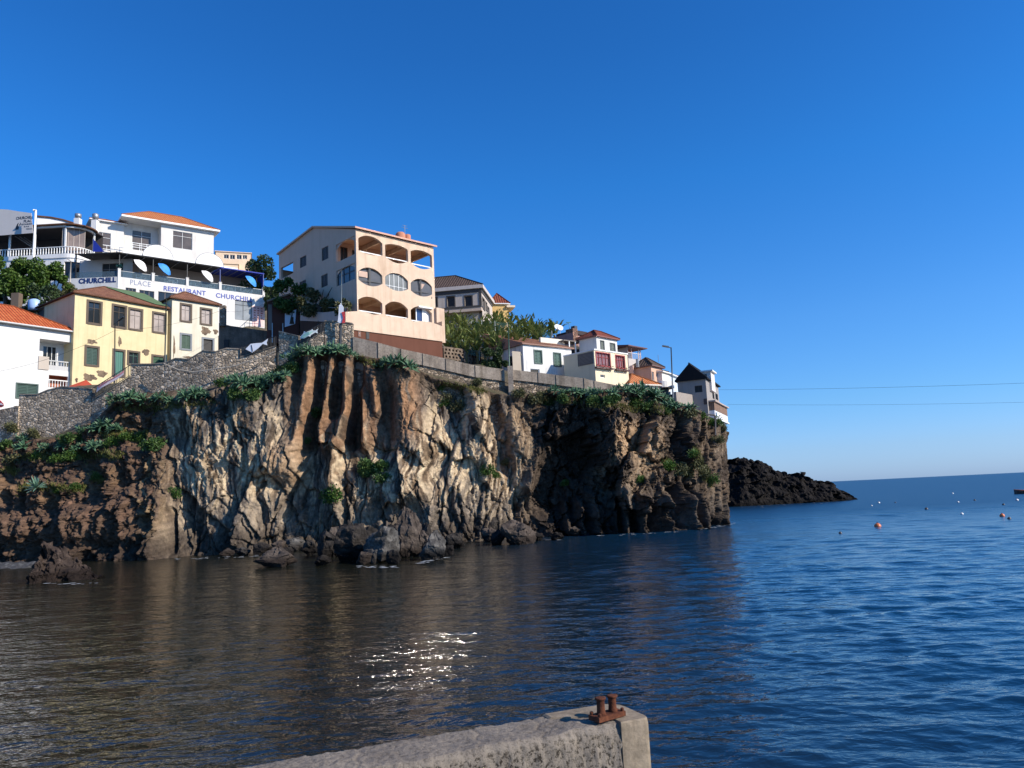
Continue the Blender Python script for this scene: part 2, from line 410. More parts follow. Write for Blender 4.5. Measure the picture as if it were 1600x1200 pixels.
def cliff_colour(px, py, s, z, cav):
    """rock colour: pale flows, ochre pillars, red rubble, dark basalt, painted shade in hollows"""
    def C(*c): return np.array(c)[None, None, :]
    w1 = fbm(s*0.35, z*0.3, 3, 41)*1.6
    st = fbm(s*1.7+w1*0.7, z*0.22, 4, 43); st2 = fbm(s*3.6+w1*1.1, z*0.36, 3, 47)
    pat = fbm(s*0.22, z*0.25, 4, 53)
    grey = C(0.150, 0.128, 0.108); pale = C(0.50, 0.40, 0.275); tan = C(0.29, 0.205, 0.13)
    brown = C(0.095, 0.070, 0.050); dark = C(0.034, 0.027, 0.023); red = C(0.132, 0.083, 0.058); ochre = C(0.30, 0.175, 0.10)
    col_ = brown*np.ones(px.shape+(1,))
    def mix(a, b, f): return a + (b-a)*f[..., None]
    mid = sstep(235, 300, px)*(1-sstep(800, 850, px))
    col_ = mix(col_, tan, mid*(0.65+0.35*np.clip(pat*2, -1, 1)))
    col_ = mix(col_, grey*1.0, mid*sstep(-0.35, 0.15, fbm(s*0.30, z*0.2, 4, 61)))
    col_ = mix(col_, brown*0.8, mid*sstep(0.15, 0.5, -st2-0.4*st)*0.75)
    col_ = mix(col_, pale*1.08, mid*sstep(0.12, 0.36, st)*sstep(605, 680, py+60*pat))
    col_ = mix(col_, pale, mid*sstep(0.22, 0.5, st2)*0.7*sstep(620, 700, py))
    # two pale flow fields
    for cx, cy, rx, ry, a in ((375, 735, 90, 85, 0.8), (700, 710, 62, 62, 0.95), (300, 670, 26, 50, 0.6), (610, 730, 30, 60, 0.4), (740, 650, 24, 60, 0.6)):
        e = np.exp(-(((px-cx)/rx)**2+((py-cy)/ry)**2)**2)
        col_ = mix(col_, pale*1.05, a*e*sstep(-0.28, 0.3, st+0.5*st2))
    # ochre pillars
    e = sstep(445, 470, px)*(1-sstep(640, 670, px))*(1-sstep(670, 720, py))
    col_ = mix(col_, ochre, e*sstep(-0.25, 0.25, st+0.25))
    col_ = mix(col_, C(0.15, 0.095, 0.065), e*0.75*(1-sstep(0.0, 1.1, cav)))  # shade between the pillars darkened into the rock colour
    e = np.exp(-(((px-455)/32)**2+((py-730)/38)**2)**2); col_ = mix(col_, C(0.36, 0.25, 0.16), e*0.8)
    # upper rim: soil and dark crust
    rim = 1-sstep(0, 1, (py-np.interp(px, [q[0] for q in TOP], [q[1] for q in TOP]))/34 - 0.5*pat)
    col_ = mix(col_, C(0.10, 0.075, 0.055), rim*0.8)
    # base: grey slabs, then a wet dark band
    slab = sstep(760, 800, py-12*pat)*mid
    col_ = mix(col_, C(0.18, 0.152, 0.125), slab*0.7)
    # left: red rubble
    lf = 1-sstep(225, 275, px+20*pat)
    col_ = mix(col_, red, lf*(0.75+0.4*st2))
    col_ = mix(col_, C(0.18, 0.115, 0.07), lf*sstep(0.1, 0.5, pat+0.3*st)*(1-sstep(770, 800, py)))
    e = np.exp(-(((px-235)/22)**2+((py-770)/70)**2)**2); col_ = mix(col_, C(0.30, 0.21, 0.12), e*sstep(-0.2, 0.3, st))
    # right: brown blocks with ochre faces, painted recess shade
    rt = sstep(905, 950, px)
    col_ = mix(col_, C(0.125, 0.095, 0.07), rt*0.8)
    e = np.exp(-(((px-975)/48)**2+((py-705)/52)**2)**2); col_ = mix(col_, C(0.38, 0.265, 0.165), e*sstep(-0.35, 0.2, pat+0.4*st))
    col_ = mix(col_, C(0.21, 0.165, 0.12), rt*sstep(0.1, 0.45, st)*0.7)
    col_ = mix(col_, dark*1.3, rt*sstep(-0.1, 0.3, -pat-0.3*st2)*0.8)
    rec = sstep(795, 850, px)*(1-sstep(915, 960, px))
    col_ = mix(col_, dark*1.5, rec*sstep(625, 660, py)*0.7)  # shadow of the recess painted into the rock colour
    e = np.exp(-(((px-800)/26)**2+((py-690)/50)**2)**2); col_ = mix(col_, tan, e*0.6)
    col_ = mix(col_, C(0.10, 0.085, 0.07), rt*sstep(765, 790, py)*(0.5+0.5*np.clip(st*2, -1, 1)))
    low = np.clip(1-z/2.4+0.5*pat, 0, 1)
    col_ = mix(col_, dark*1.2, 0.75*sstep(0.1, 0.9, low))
    # random mottling of the tone
    g = 1+0.30*fbm(s*3, z*3, 4, 71)+0.22*st2
    return np.clip(col_*g[..., None]*C(1.0, 0.965, 0.92), 0.010, 0.6)
def build_cliff():
    # plan curves: nominal columns run with the photo, then turn round the point
    U = np.concatenate([np.linspace(-260, 1148, 1250), 1148+np.linspace(0.5, 160, 90)])
    Bm = np.array([tuple(at(px-(20 if px == 1148 else 12 if px == 1100 else 0), 818-(px)*0.048, Y)) for px, Y in BASE]); Bm[:, 2] = -1.2
    Tm = np.array([tuple(at(*t)) for t in TOP])
    bu = np.array([b_[0] for b_ in BASE]); tu = np.array([t[0] for t in TOP]); tu[-1] = 1148
    B = np.stack([np.interp(U, bu, Bm[:, k]) for k in range(3)], 1)
    T = np.stack([np.interp(U, tu, Tm[:, k]) for k in range(3)], 1)
    k = np.clip(U-1148, 0, None)
    B[:, 1] += k*0.35; B[:, 0] += 1.0*np.sin(np.clip(k/40, 0, 3.1)) - k*0.02
    T[:, 1] += k*0.33; T[:, 0] -= k*0.015
    # smooth plan
    ker = np.hanning(41); ker /= ker.sum()
    def smooth(a): 
        p = np.pad(a, (20, 20), mode='edge'); p[:20] = a[0]+(np.arange(-20, 0))*(a[1]-a[0]); return np.convolve(p, ker, 'valid')
    for kk in (0, 1): B[:, kk] = smooth(B[:, kk]); T[:, kk] = smooth(T[:, kk])
    nv = 330; V = np.linspace(0, 1, nv)
    left = (1-sstep(240, 300, U))[None, :]
    prof = V[:, None]**1.15
    lp = np.interp(V, [0, 0.12, 0.38, 0.46, 0.62, 0.70, 0.9, 1], [0, 0.06, 0.16, 0.42, 0.50, 0.80, 0.93, 1.0])[:, None]
    S = prof*(1-left) + lp*left
    P = np.zeros((nv, len(U), 3))
    for kk in (0, 1): P[:, :, kk] = B[None, :, kk]*(1-S) + T[None, :, kk]*S
    P[:, :, 2] = B[None, :, 2]*(1-V[:, None]) + T[None, :, 2]*V[:, None]
    px, py = project(P.reshape(-1, 3)); px = px.reshape(nv, -1); py = py.reshape(nv, -1)
    px = np.where(U[None, :] > 1148, 1150+0*px, px)
    mid = B*0.5+T*0.5
    d = np.gradient(mid[:, :2], axis=0); d /= np.linalg.norm(d, axis=1)[:, None]
    for kk in (0, 1): d[:, kk] = smooth(d[:, kk])
    N = np.stack([d[:, 1], -d[:, 0]], 1); N /= np.linalg.norm(N, axis=1)[:, None]
    s = np.concatenate([[0], np.cumsum(np.linalg.norm(np.diff(mid[:, :2], axis=0), axis=1))])[None, :]*np.ones((nv, 1))
    z = P[:, :, 2]
    # ---- relief
    wx = s + 0.5*fbm(s*0.25, z*0.18, 3, 5); wz = z + 0.8*fbm(s*0.2, z*0.2, 3, 9)
    mmid = sstep(235, 300, px)*(1-sstep(810, 860, px)); mr = sstep(800, 880, px); ml = 1-sstep(225, 280, px)
    D = 0.9*fbm(s*0.12, z*0.1, 3, 15)
    jag = 0.30*perlin(s*1.5, z*1.1, 71)+0.16*perlin(s*3.7, z*2.6, 72)+0.08*perlin(s*8, z*6, 73)
    jag = jag*(1-0.68*mmid)
    u_, w_ = wx+jag, (wz+0.8*jag)*(1-0.72*sstep(1030, 1105, px))
    def fac(fx, fz, seed, a, tx, tz, bx=0.60, bz=0.65, rot=0.0):
        """sharp broken faces: each cell its own setback and tilt, no rounding between them"""
        cr, sr = math.cos(rot), math.sin(rot)
        f1, f2, rv, ox, oy = cells((u_*cr+w_*sr)*fx, (w_*cr-u_*sr)*fz, seed)
        return (rv[..., 0]-0.5)*a + ox*(rv[..., 1]-bx)*tx + oy*(rv[..., 2]-bz)*tz - 0.22*a*np.exp(-((f2-f1)/0.05)**2)
    end = 1-0.5*sstep(1060, 1115, px)
    plm = sstep(440, 465, px)*(1-sstep(640, 670, px))*(1-sstep(670, 705, py))      # the pillars are smooth and tall
    D += mmid*(1-0.72*plm)*(fac(.34, .13, 2, 1.1, 2.4, 1.0, .66)+fac(.55, .22, 7, .7, 1.5, .8, .66, .6, .38)+fac(.95, .34, 4, .3, .9, .4, .66, .6, -.3)+fac(2.9, 1.0, 5, .08, .22, .1)+.30*fbm(wx*.5, wz*.12, 3, 23)+.05*fbm(wx*3.2, wz*.35, 3, 25))
    D += ml*(fac(.42, .18, 12, 1.3, 2.2, 1.0)+fac(1.2, .45, 14, .6, 1.2, .7)+fac(3.1, 2.0, 15, .2, .5, .35)+.30*ridged(s*.8, z*.55, 4, 27)+.14*fbm(s*3, z*2.2, 4, 29))
    D += mr*end*(fac(.34, .20, 22, 2.6, 3.8, 1.7)+fac(.85, .5, 24, 1.2, 2.3, 1.2, .6, .65, .35)+fac(2.4, 1.5, 25, .32, .7, .45)+.4*ridged(wx*0.3, wz*0.14, 3, 31))
    D += mr*(1-end)*(1.5*fbm(wx*.55, wz*.10, 4, 35)+.5*ridged(wx*1.3, wz*.2, 3, 36))
    # slabs at the foot
    foot = sstep(735, 790, py)*sstep(255, 300, px); D += foot*fac(.6, .2, 6, .9, 1.9, .3, .58)*.9*end
    # ---- features seen in the photograph
    cav = np.zeros_like(D)
    def ridge(pts, w, a, sharp=1.5):
        nonlocal D, cav
        dd, t = seg_dist(px, py, pts); e = np.exp(-(dd/w)**sharp); D = D + a*e*(0.75+0.25*t); cav = cav + e
    def pit(pts, w, a):
        nonlocal D
        dd, t = seg_dist(px, py, pts); D = D - a*np.exp(-(dd/w)**2.4)
    def blob(cx, cy, rx, ry, a, p=1.0):
        nonlocal D
        D = D + a*np.exp(-(((px-cx)/rx)**2+((py-cy)/ry)**2)**p)
    ridge([(487, 560), (485, 590), (474, 650), (466, 690)], 8, 0.9)
    ridge([(520, 558), (516, 590), (508, 650), (500, 672), (508, 700), (525, 690)], 7.5, 1.5)
    ridge([(543, 560), (543, 640), (536, 665), (527, 700), (520, 760)], 7.5, 1.9)
    ridge([(562, 610), (570, 640), (572, 690)], 7, 1.4)
    ridge([(585, 590), (590, 640)], 6, 0.8)
    ridge([(624, 590), (640, 640), (650, 700)], 20, 0.9, 2)
    pit([(502, 565), (498, 620), (488, 680), (484, 700)], 10, 1.8)
    pit([(531, 560), (526, 610), (521, 650)], 9, 1.7)
    pit([(558, 565), (556, 640), (552, 690)], 10, 2.0)
    pit([(590, 570), (606, 610), (600, 700)], 12, 1.4)
    pit([(470, 570), (464, 615)], 6, 0.7); blob(405, 690, 60, 110, 1.3, 1.3); blob(330, 700, 40, 90, 0.7)
    blob(455, 728, 26, 28, 1.4, 1.5)
    blob(585, 705, 24, 30, -0.5); blob(600, 760, 60, 40, 0.7); blob(600, 690, 8, 22, 1.2)
    blob(700, 660, 40, 40, -0.8, 1.5)
    ridge([(655, 740), (668, 700), (690, 690)], 9, 0.9)
    blob(680, 640, 9, 18, -1.3); blob(640, 810, 20, 34, -2.4, 1.5)
    ridge([(735, 610), (742, 660), (752, 720)], 12, 0.9)
    pit([(775, 640), (790, 690), (782, 730)], 12, 1.3)
    ridge([(855, 640), (847, 665), (838, 710), (820, 760)], 8, 1.0)
    blob(802, 695, 22, 30, 0.8, 1.5)
    blob(892, 738, 46, 70, -2.6, 1.5); blob(850, 800, 46, 36, -1.4, 1.5)
    blob(965, 690, 34, 60, 1.6, 1.3); blob(985, 655, 60, 30, 1.2)
    blob(1035, 645, 24, 40, -0.9); blob(1070, 655, 22, 26, 0.9)
    for cx in (884, 905, 924, 958, 976, 1000, 1032, 1066, 1086):
        ridge([(cx, 768+(cx*7) % 16), (cx+2, 830)], 6, 2.1, 2)
        pit([(cx+9, 780), (cx+10, 830)], 4, .8)
    pit([(1052, 770), (1050, 820)], 9, 1.6); pit([(1015, 800), (1008, 825)], 9, 1.5); pit([(942, 775), (940, 825)], 6, 1.0)
    # left terraces: shadowed notches and rubble
    ridge([(245, 690), (250, 740), (245, 800), (240, 860)], 16, 1.2, 2)
    pit([(262, 800), (266, 862)], 6, 1.6)
    blob(130, 715, 70, 8, -0.6); blob(190, 745, 12, 26, -1.1); blob(135, 735, 10, 30, -0.9); blob(30, 790, 18, 26, -1.0); blob(90, 800, 10, 36, -0.8)
    blob(215, 640, 30, 10, -1.2); blob(205, 665, 26, 8, -0.9)
    blob(60, 850, 70, 12, -0.7); blob(160, 850, 50, 10, -0.9)
    D += 0.10*fbm(s*2.6, z*1.8, 4, 33) + 0.04*fbm(s*9, z*7, 3, 37)
    fade = sstep(1.0, 0.965, V)[:, None] if False else (1-sstep(0.955, 1.0, V))[:, None]*0.9+0.1
    D = D*fade
    nb = 0.6*sstep(1040, 1110, px); nx = N[None, :, 0]*(1-nb); ny = N[None, :, 1]*(1-nb)-nb
    P[:, :, 0] += nx*D; P[:, :, 1] += ny*D
    P[:, :, 2] += 0.25*fbm(s*0.5, z*0.5, 3, 63)*fade*sstep(0.05, 0.15, V)[:, None]
    P[-1, :, 2] += 0.15*fbm(s[-1]*0.7, s[-1]*0, 3, 66)
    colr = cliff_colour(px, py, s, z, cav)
    m, n, l, b = new_mat('cliff_rock', 0.12)
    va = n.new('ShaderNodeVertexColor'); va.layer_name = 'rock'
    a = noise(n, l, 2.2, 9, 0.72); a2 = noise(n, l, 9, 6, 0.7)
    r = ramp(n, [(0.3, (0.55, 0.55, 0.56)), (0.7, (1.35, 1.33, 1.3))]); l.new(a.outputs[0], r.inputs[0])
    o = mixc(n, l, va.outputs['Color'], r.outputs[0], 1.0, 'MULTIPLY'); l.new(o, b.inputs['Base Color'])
    b.inputs['Roughness'].default_value = 0.88
    ad = n.new('ShaderNodeMath'); ad.operation = 'MULTIPLY_ADD'; l.new(a2.outputs[0], ad.inputs[0]); ad.inputs[1].default_value = 0.3; l.new(a.outputs[0], ad.inputs[2])
    bump(n, l, b, ad.outputs[0], 0.9, 0.22)
    # plateau: close the top inland
    back = np.zeros((3, len(U), 3)); 
    for i, (dy, dz) in enumerate(((1.5, 0.0), (8, 0.4), (45, 2.0))):
        back[i] = P[-1]; back[i, :, 0] -= N[:, 0]*dy*0.6; back[i, :, 1] += dy; back[i, :, 2] += dz
    Pall = np.concatenate([P, back]); ca = np.concatenate([colr, np.repeat(colr[-1:], 3, 0)])
    o = grid_mesh('cliff', Pall, m, colr=ca)
    tag(o, 'fluted volcanic sea cliff with pale flows, ochre pillars and dark recesses', kind='structure')
    return o, P, Pall, U, N
cliff, CP, CALL, CU, CN = build_cliff()
def bvh_of(P):
    r, c = P.shape[:2]; idx = np.arange(r*c).reshape(r, c)
    f = np.stack([idx[:-1, :-1], idx[:-1, 1:], idx[1:, 1:], idx[1:, :-1]], -1).reshape(-1, 4)
    return BVHTree.FromPolygons(P.reshape(-1, 3).tolist(), f.tolist())
CB = bvh_of(CALL)
def on_cliff(px, py):
    d = ray(px, py).normalized(); h = CB.ray_cast(CAM, d, 300)
    return (h[0], h[1]) if h[0] is not None else (None, None)

# ------------------------------------------------------------------ building kit
ZV = Vector((0, 0, 1))
class Fac:
    """a vertical facade plane; pixels of the photo are intersected with it to read off real sizes"""
    def __init__(s, o, d):
        s.o = Vector(o); s.d = Vector((d.x, d.y, 0)).normalized(); s.n = Vector((s.d.y, -s.d.x, 0))
    @staticmethod
    def line(A, B, Y, at_b=False):
        d = ray(*A).cross(ray(*B)).cross(ZV); d.z = 0; d.normalize()
        if d.x < 0: d = -d
        return Fac(at(*(B if at_b else A), Y), d)
    def hit(s, px, py):
        r = ray(px, py); t = (s.o-CAM).dot(s.n)/r.dot(s.n); p = CAM+r*t
        return (p-s.o).dot(s.d), p.z
    def pt(s, a, z, off=0.0):
        p = s.o + s.d*a + s.n*off; return Vector((p.x, p.y, z))
    def rect(s, x0, y0, x1, y1):
        ym, xm = (y0+y1)/2, (x0+x1)/2
        return (s.hit(x0, ym)[0], s.hit(x1, ym)[0], s.hit(xm, y1)[1], s.hit(xm, y0)[1])
    @staticmethod
    def ang(px, py, Y, th): return Fac(at(px, py, Y), Vector((math.cos(R(th)), math.sin(R(th)), 0)))
    def front_from_left(s): return Fac(s.o, Vector((-s.d.y, s.d.x, 0)))
    def left(s, a=0.0): return Fac(s.pt(a, s.o.z), s.n)
    def right(s, a): return Fac(s.pt(a, s.o.z), -s.n)
    def back(s, a, depth): return Fac(s.pt(a, s.o.z, -depth), -s.d)
    def moved(s, off, a=0.0): return Fac(s.pt(a, s.o.z, off), s.d)
    def box(s, mb, s0, s1, z0, z1, o0, o1, mi=0):
        mb.box(s.pt(s0, z0, o0), s.d*(s1-s0), s.n*(o1-o0), ZV*(z1-z0), mi)
def panel(mb, F, s0, s1, z0, z1, ops=(), rec=0.22, mi=0):
    S = sorted({s0, s1, *[v for o in ops for v in o[:2] if s0 < v < s1]}); Zs = sorted({z0, z1, *[v for o in ops for v in o[2:4] if z0 < v < z1]})
    for a, b_ in zip(S, S[1:]):
        for c, d in zip(Zs, Zs[1:]):
            cs, cz = (a+b_)/2, (c+d)/2
            if any(o[0] < cs < o[1] and o[2] < cz < o[3] for o in ops): continue
            mb.face([F.pt(a, c), F.pt(b_, c), F.pt(b_, d), F.pt(a, d)], mi)
    for o in ops:
        a, b_, c, d = o[:4]; a = max(a, s0); b_ = min(b_, s1); c = max(c, z0); d = min(d, z1)
        q = [(a, c), (b_, c), (b_, d), (a, d)]
        for i in range(4):
            p, r = q[i], q[(i+1) % 4]
            mb.face([F.pt(*p), F.pt(*p, -rec), F.pt(*r, -rec), F.pt(*r)], mi)
def frame_mb(F, r, w, off, th, mull=(), trans=(), mw=0.05):
    mb = MB(); a, b_, c, d = r
    F.box(mb, a, a+w, c, d, off, off+th); F.box(mb, b_-w, b_, c, d, off, off+th)
    F.box(mb, a+w, b_-w, d-w, d, off, off+th); F.box(mb, a+w, b_-w, c, c+w, off, off+th)
    for m in mull:
        x = a+(b_-a)*m; F.box(mb, x-mw/2, x+mw/2, c+w, d-w, off+0.004, off+th-0.004)
    for m in trans:
        z = c+(d-c)*m; F.box(mb, a+w, b_-w, z-mw/2, z+mw/2, off+0.008, off+th-0.008)
    return mb
SURR = paint((0.10, 0.075, 0.055), 0.8); SURR_B = paint((0.20, 0.22, 0.24), 0.8)
CURT = glass_mat((0.33, 0.28, 0.25), 0.25, 'curtained_glass'); DGREEN = paint((0.012, 0.06, 0.048), 0.55)
def window(root, F, r, kind, surr=None, sw=0.2, fm=None, mull=(0.5,), trans=(0.72,), pane=None, name='window', rec=0.2, leafmat=None):
    a, b_, c, d = r
    if surr is not None:
        mb = MB(); w = sw
        F.box(mb, a-w, a, c-w*0.9, d+w, -0.05, 0.05); F.box(mb, b_, b_+w, c-w*0.9, d+w, -0.05, 0.05)
        F.box(mb, a, b_, d, d+w, -0.05, 0.046); F.box(mb, a-0.04, b_+0.04, c-w, c, -0.05, 0.075)
        wo = mb.build(name, surr, root)
    else:
        wo = frame_mb(F, r, 0.07, -rec+0.02, 0.08, mull, trans).build(name, fm or WPAINT, root)
    mb = MB()
    if kind == 's':
        n = 2
        for k in range(n):
            sb = MB(); x0 = a+(b_-a)*k/n+0.015; x1 = a+(b_-a)*(k+1)/n-0.015
            F.box(sb, x0, x0+0.09, c, d, -0.12, -0.06); F.box(sb, x1-0.09, x1, c, d, -0.12, -0.06)
            nz = max(5, int((d-c)/0.16))
            for q in range(nz):
                z = c+(d-c)*(q+0.08)/nz; F.box(sb, x0+0.09, x1-0.09, z, z+(d-c)/nz*0.72, -0.12, -0.075 if q % 2 else -0.085)
            sb.build('shutter', leafmat or DGREEN, wo)
        F.box(mb, a, b_, c, d, -rec, -rec+0.03); mb.build('pane', DARK, wo)
    elif kind == 'door':
        F.box(mb, a, b_, c, d, -rec, -rec+0.05)
        for k in range(4):
            x = a+(b_-a)*(k+0.12)/4; F.box(mb, x, x+(b_-a)/4*0.76, c+0.1, d-0.1, -rec+0.05, -rec+0.075)
        mb.build('door', leafmat or DGREEN, wo)
    else:
        F.box(mb, a, b_, c, d, -rec, -rec+0.03); mb.build('pane', pane or (CURT if kind == 'c' else (DARK if kind == 'd' else GLASS)), wo)
        if surr is not None and kind in 'gc':
            frame_mb(F, r, 0.07, -rec+0.03, 0.07, mull, trans).build('sash', fm or WPAINT, wo)
    return wo
def roof_mb(F, s0, s1, depth, z, h, kind='hip', o=0.35, thick=0.14, off0=0.0, asym=0.5, cut=False):
    L0, L1, W0, W1 = s0-o, s1+o, -o, depth+o
    def P(a, b_, zz): return F.pt(a, zz, off0-b_)
    L, W = L1-L0, W1-W0; mb = MB(); zt = z+thick
    c = [P(L0, W0, zt), P(L1, W0, zt), P(L1, W1, zt), P(L0, W1, zt)]
    def slope(pts):
        e = (pts[1]-pts[0]).normalized(); nn = e.cross(pts[2]-pts[0]); up = nn.cross(e).normalized() if nn.length > 1e-6 else ZV
        mb.face(pts, 0, [((p-pts[0]).dot(e), (p-pts[0]).dot(up)) for p in pts])
    if kind == 'hip' and cut:                 # hipped at the left end, cut off at the party wall on the right
        r0, r1 = P(L0+W/2, (W0+W1)/2, zt+h), P(L1, (W0+W1)/2, zt+h)
        slope([c[0], c[1], r1, r0]); slope([c[2], c[3], r0, r1]); slope([c[3], c[0], r0]); mb.face([c[1], c[2], r1], 1)
        ridge = [(r0, r1), (c[0], r0), (c[3], r0)]
    elif kind == 'hip':
        if L >= W: r0, r1 = P(L0+W/2, (W0+W1)/2, zt+h), P(L1-W/2, (W0+W1)/2, zt+h)
        else: r0, r1 = P((L0+L1)/2, W0+L/2, zt+h), P((L0+L1)/2, W1-L/2, zt+h)
        if L >= W:
            slope([c[0], c[1], r1, r0]); slope([c[2], c[3], r0, r1]); slope([c[1], c[2], r1]); slope([c[3], c[0], r0])
        else:
            slope([c[0], c[1], r0]); slope([c[1], c[2], r1, r0]); slope([c[2], c[3], r1]); slope([c[3], c[0], r0, r1])
        ridge = [(r0, r1)] + [(c[i], r0 if (i in (0, 3) if L >= W else i in (0, 1)) else r1) for i in range(4)]
    elif kind == 'gable':
        wm = W0+W*asym
        r0, r1 = P(L0, wm, zt+h), P(L1, wm, zt+h)
        slope([c[0], c[1], r1, r0]); slope([c[2], c[3], r0, r1])
        mb.face([c[3], c[0], r0], 1); mb.face([c[1], c[2], r1], 1); ridge = [(r0, r1)]
    elif kind == 'shed':
        r0, r1 = P(L0, W1, zt+h), P(L1, W1, zt+h)
        slope([c[0], c[1], r1, r0]); mb.face([c[3], c[0], r0], 1); mb.face([c[1], c[2], r1], 1); mb.face([c[2], c[3], r0, r1], 1); ridge = []
    elif kind == 'flat':
        mb.face(c, 1); ridge = []
    d = [P(L0, W0, z), P(L1, W0, z), P(L1, W1, z), P(L0, W1, z)]
    for i in range(4): mb.face([d[i], d[(i+1) % 4], c[(i+1) % 4], c[i]], 1)
    mb.face(list(reversed(d)), 1)
    for p, q in ridge:
        if (q-p).length > 0.2: mb.tube([p+ZV*0.02, q+ZV*0.02], 0.09, 6, 2)
    return mb
def house(name, label, cat, F, s1, zb, depth, wall, wf=(), wl=(), roof=None, found=3.0, group=None, s0=0.0):
    """a box of four pierced walls with windows and roof; wf, wl: (pixel rect, kind, options) on front and left wall"""
    root = thing(name, label, cat, F.pt((s0+s1)/2, zb, -depth/2), group)
    z1 = F.o.z; Fl = F.left(s0); mb = MB(); of = []; ol = []
    for FF, ws, oo in ((F, wf, of), (Fl, wl, ol)):
        for w in ws:
            opt = w[2] if len(w) > 2 else {}
            r = FF.rect(*w[0]); sw = opt.get('sw', 0.2)
            if opt.get('surr') is not None: r = (r[0]+sw, r[1]-sw, r[2]+sw, r[3]-sw)
            oo.append(r)
    panel(mb, F, s0, s1, zb-found, z1, of); panel(mb, Fl, -depth, 0, zb-found, z1, ol)
    panel(mb, F.right(s1), 0, depth, zb-found, z1); panel(mb, F.back(s1, depth), 0, s1-s0, zb-found, z1)
    mb.face([F.pt(s0, z1-0.02), F.pt(s1, z1-0.02), F.pt(s1, z1-0.02, -depth), F.pt(s0, z1-0.02, -depth)])
    mb.build('wall', wall, root)
    for FF, ws, oo in ((F, wf, of), (Fl, wl, ol)):
        for w, r in zip(ws, oo):
            window(root, FF, r, w[1], **(w[2] if len(w) > 2 else {}))
    if roof:
        kind, h, mats, o = roof[:4]; kw = roof[4] if len(roof) > 4 else {}
        roof_mb(F, s0, s1, depth, z1, h, kind, o, **kw).build('roof', mats, root)
    return root
_tx = {}
def text_on(F, s, rect, mat, root, name='lettering', off=0.01, ext=0.02, bold=0.0, shear=0.0):
    cu = bpy.data.curves.new('t', 'FONT'); cu.body = s; cu.extrude = 0.01; cu.offset = bold*1.6; cu.resolution_u = 3; cu.space_character = 1.05
    ob = bpy.data.objects.new('t', cu); col.objects.link(ob); bpy.context.view_layer.update()
    me = bpy.data.meshes.new_from_object(ob.evaluated_get(bpy.context.evaluated_depsgraph_get())); bpy.data.objects.remove(ob)
    co = np.array([v.co for v in me.vertices]); mn, mxx = co.min(0), co.max(0)
    a, b_, c, d = rect
    for v, q in zip(me.vertices, co):
        t = (q-mn)/np.maximum(mxx-mn, 1e-6)
        v.co = F.pt(a+(b_-a)*t[0], c+(d-c)*t[1], off+ext*t[2])
    me.update(); return link(name, me, mat, root)
RED_T = tiles((0.50, 0.10, 0.035), (0.62, 0.17, 0.06), mossy=0.12)
ORANGE_T = tiles((0.55, 0.17, 0.06), (0.65, 0.25, 0.10), mossy=0.15)
OLD_T = tiles((0.24, 0.10, 0.06), (0.34, 0.16, 0.09), mossy=0.5)
BROWN_T = tiles((0.10, 0.065, 0.05), (0.15, 0.10, 0.075), mossy=0.4)
DRED_T = tiles((0.22, 0.055, 0.035), (0.30, 0.085, 0.05), mossy=0.35)
SLATE_T = tiles((0.022, 0.024, 0.03), (0.035, 0.037, 0.043), mossy=0.1)
def R3(t, trim=None): return [t, trim or WHITE, t]

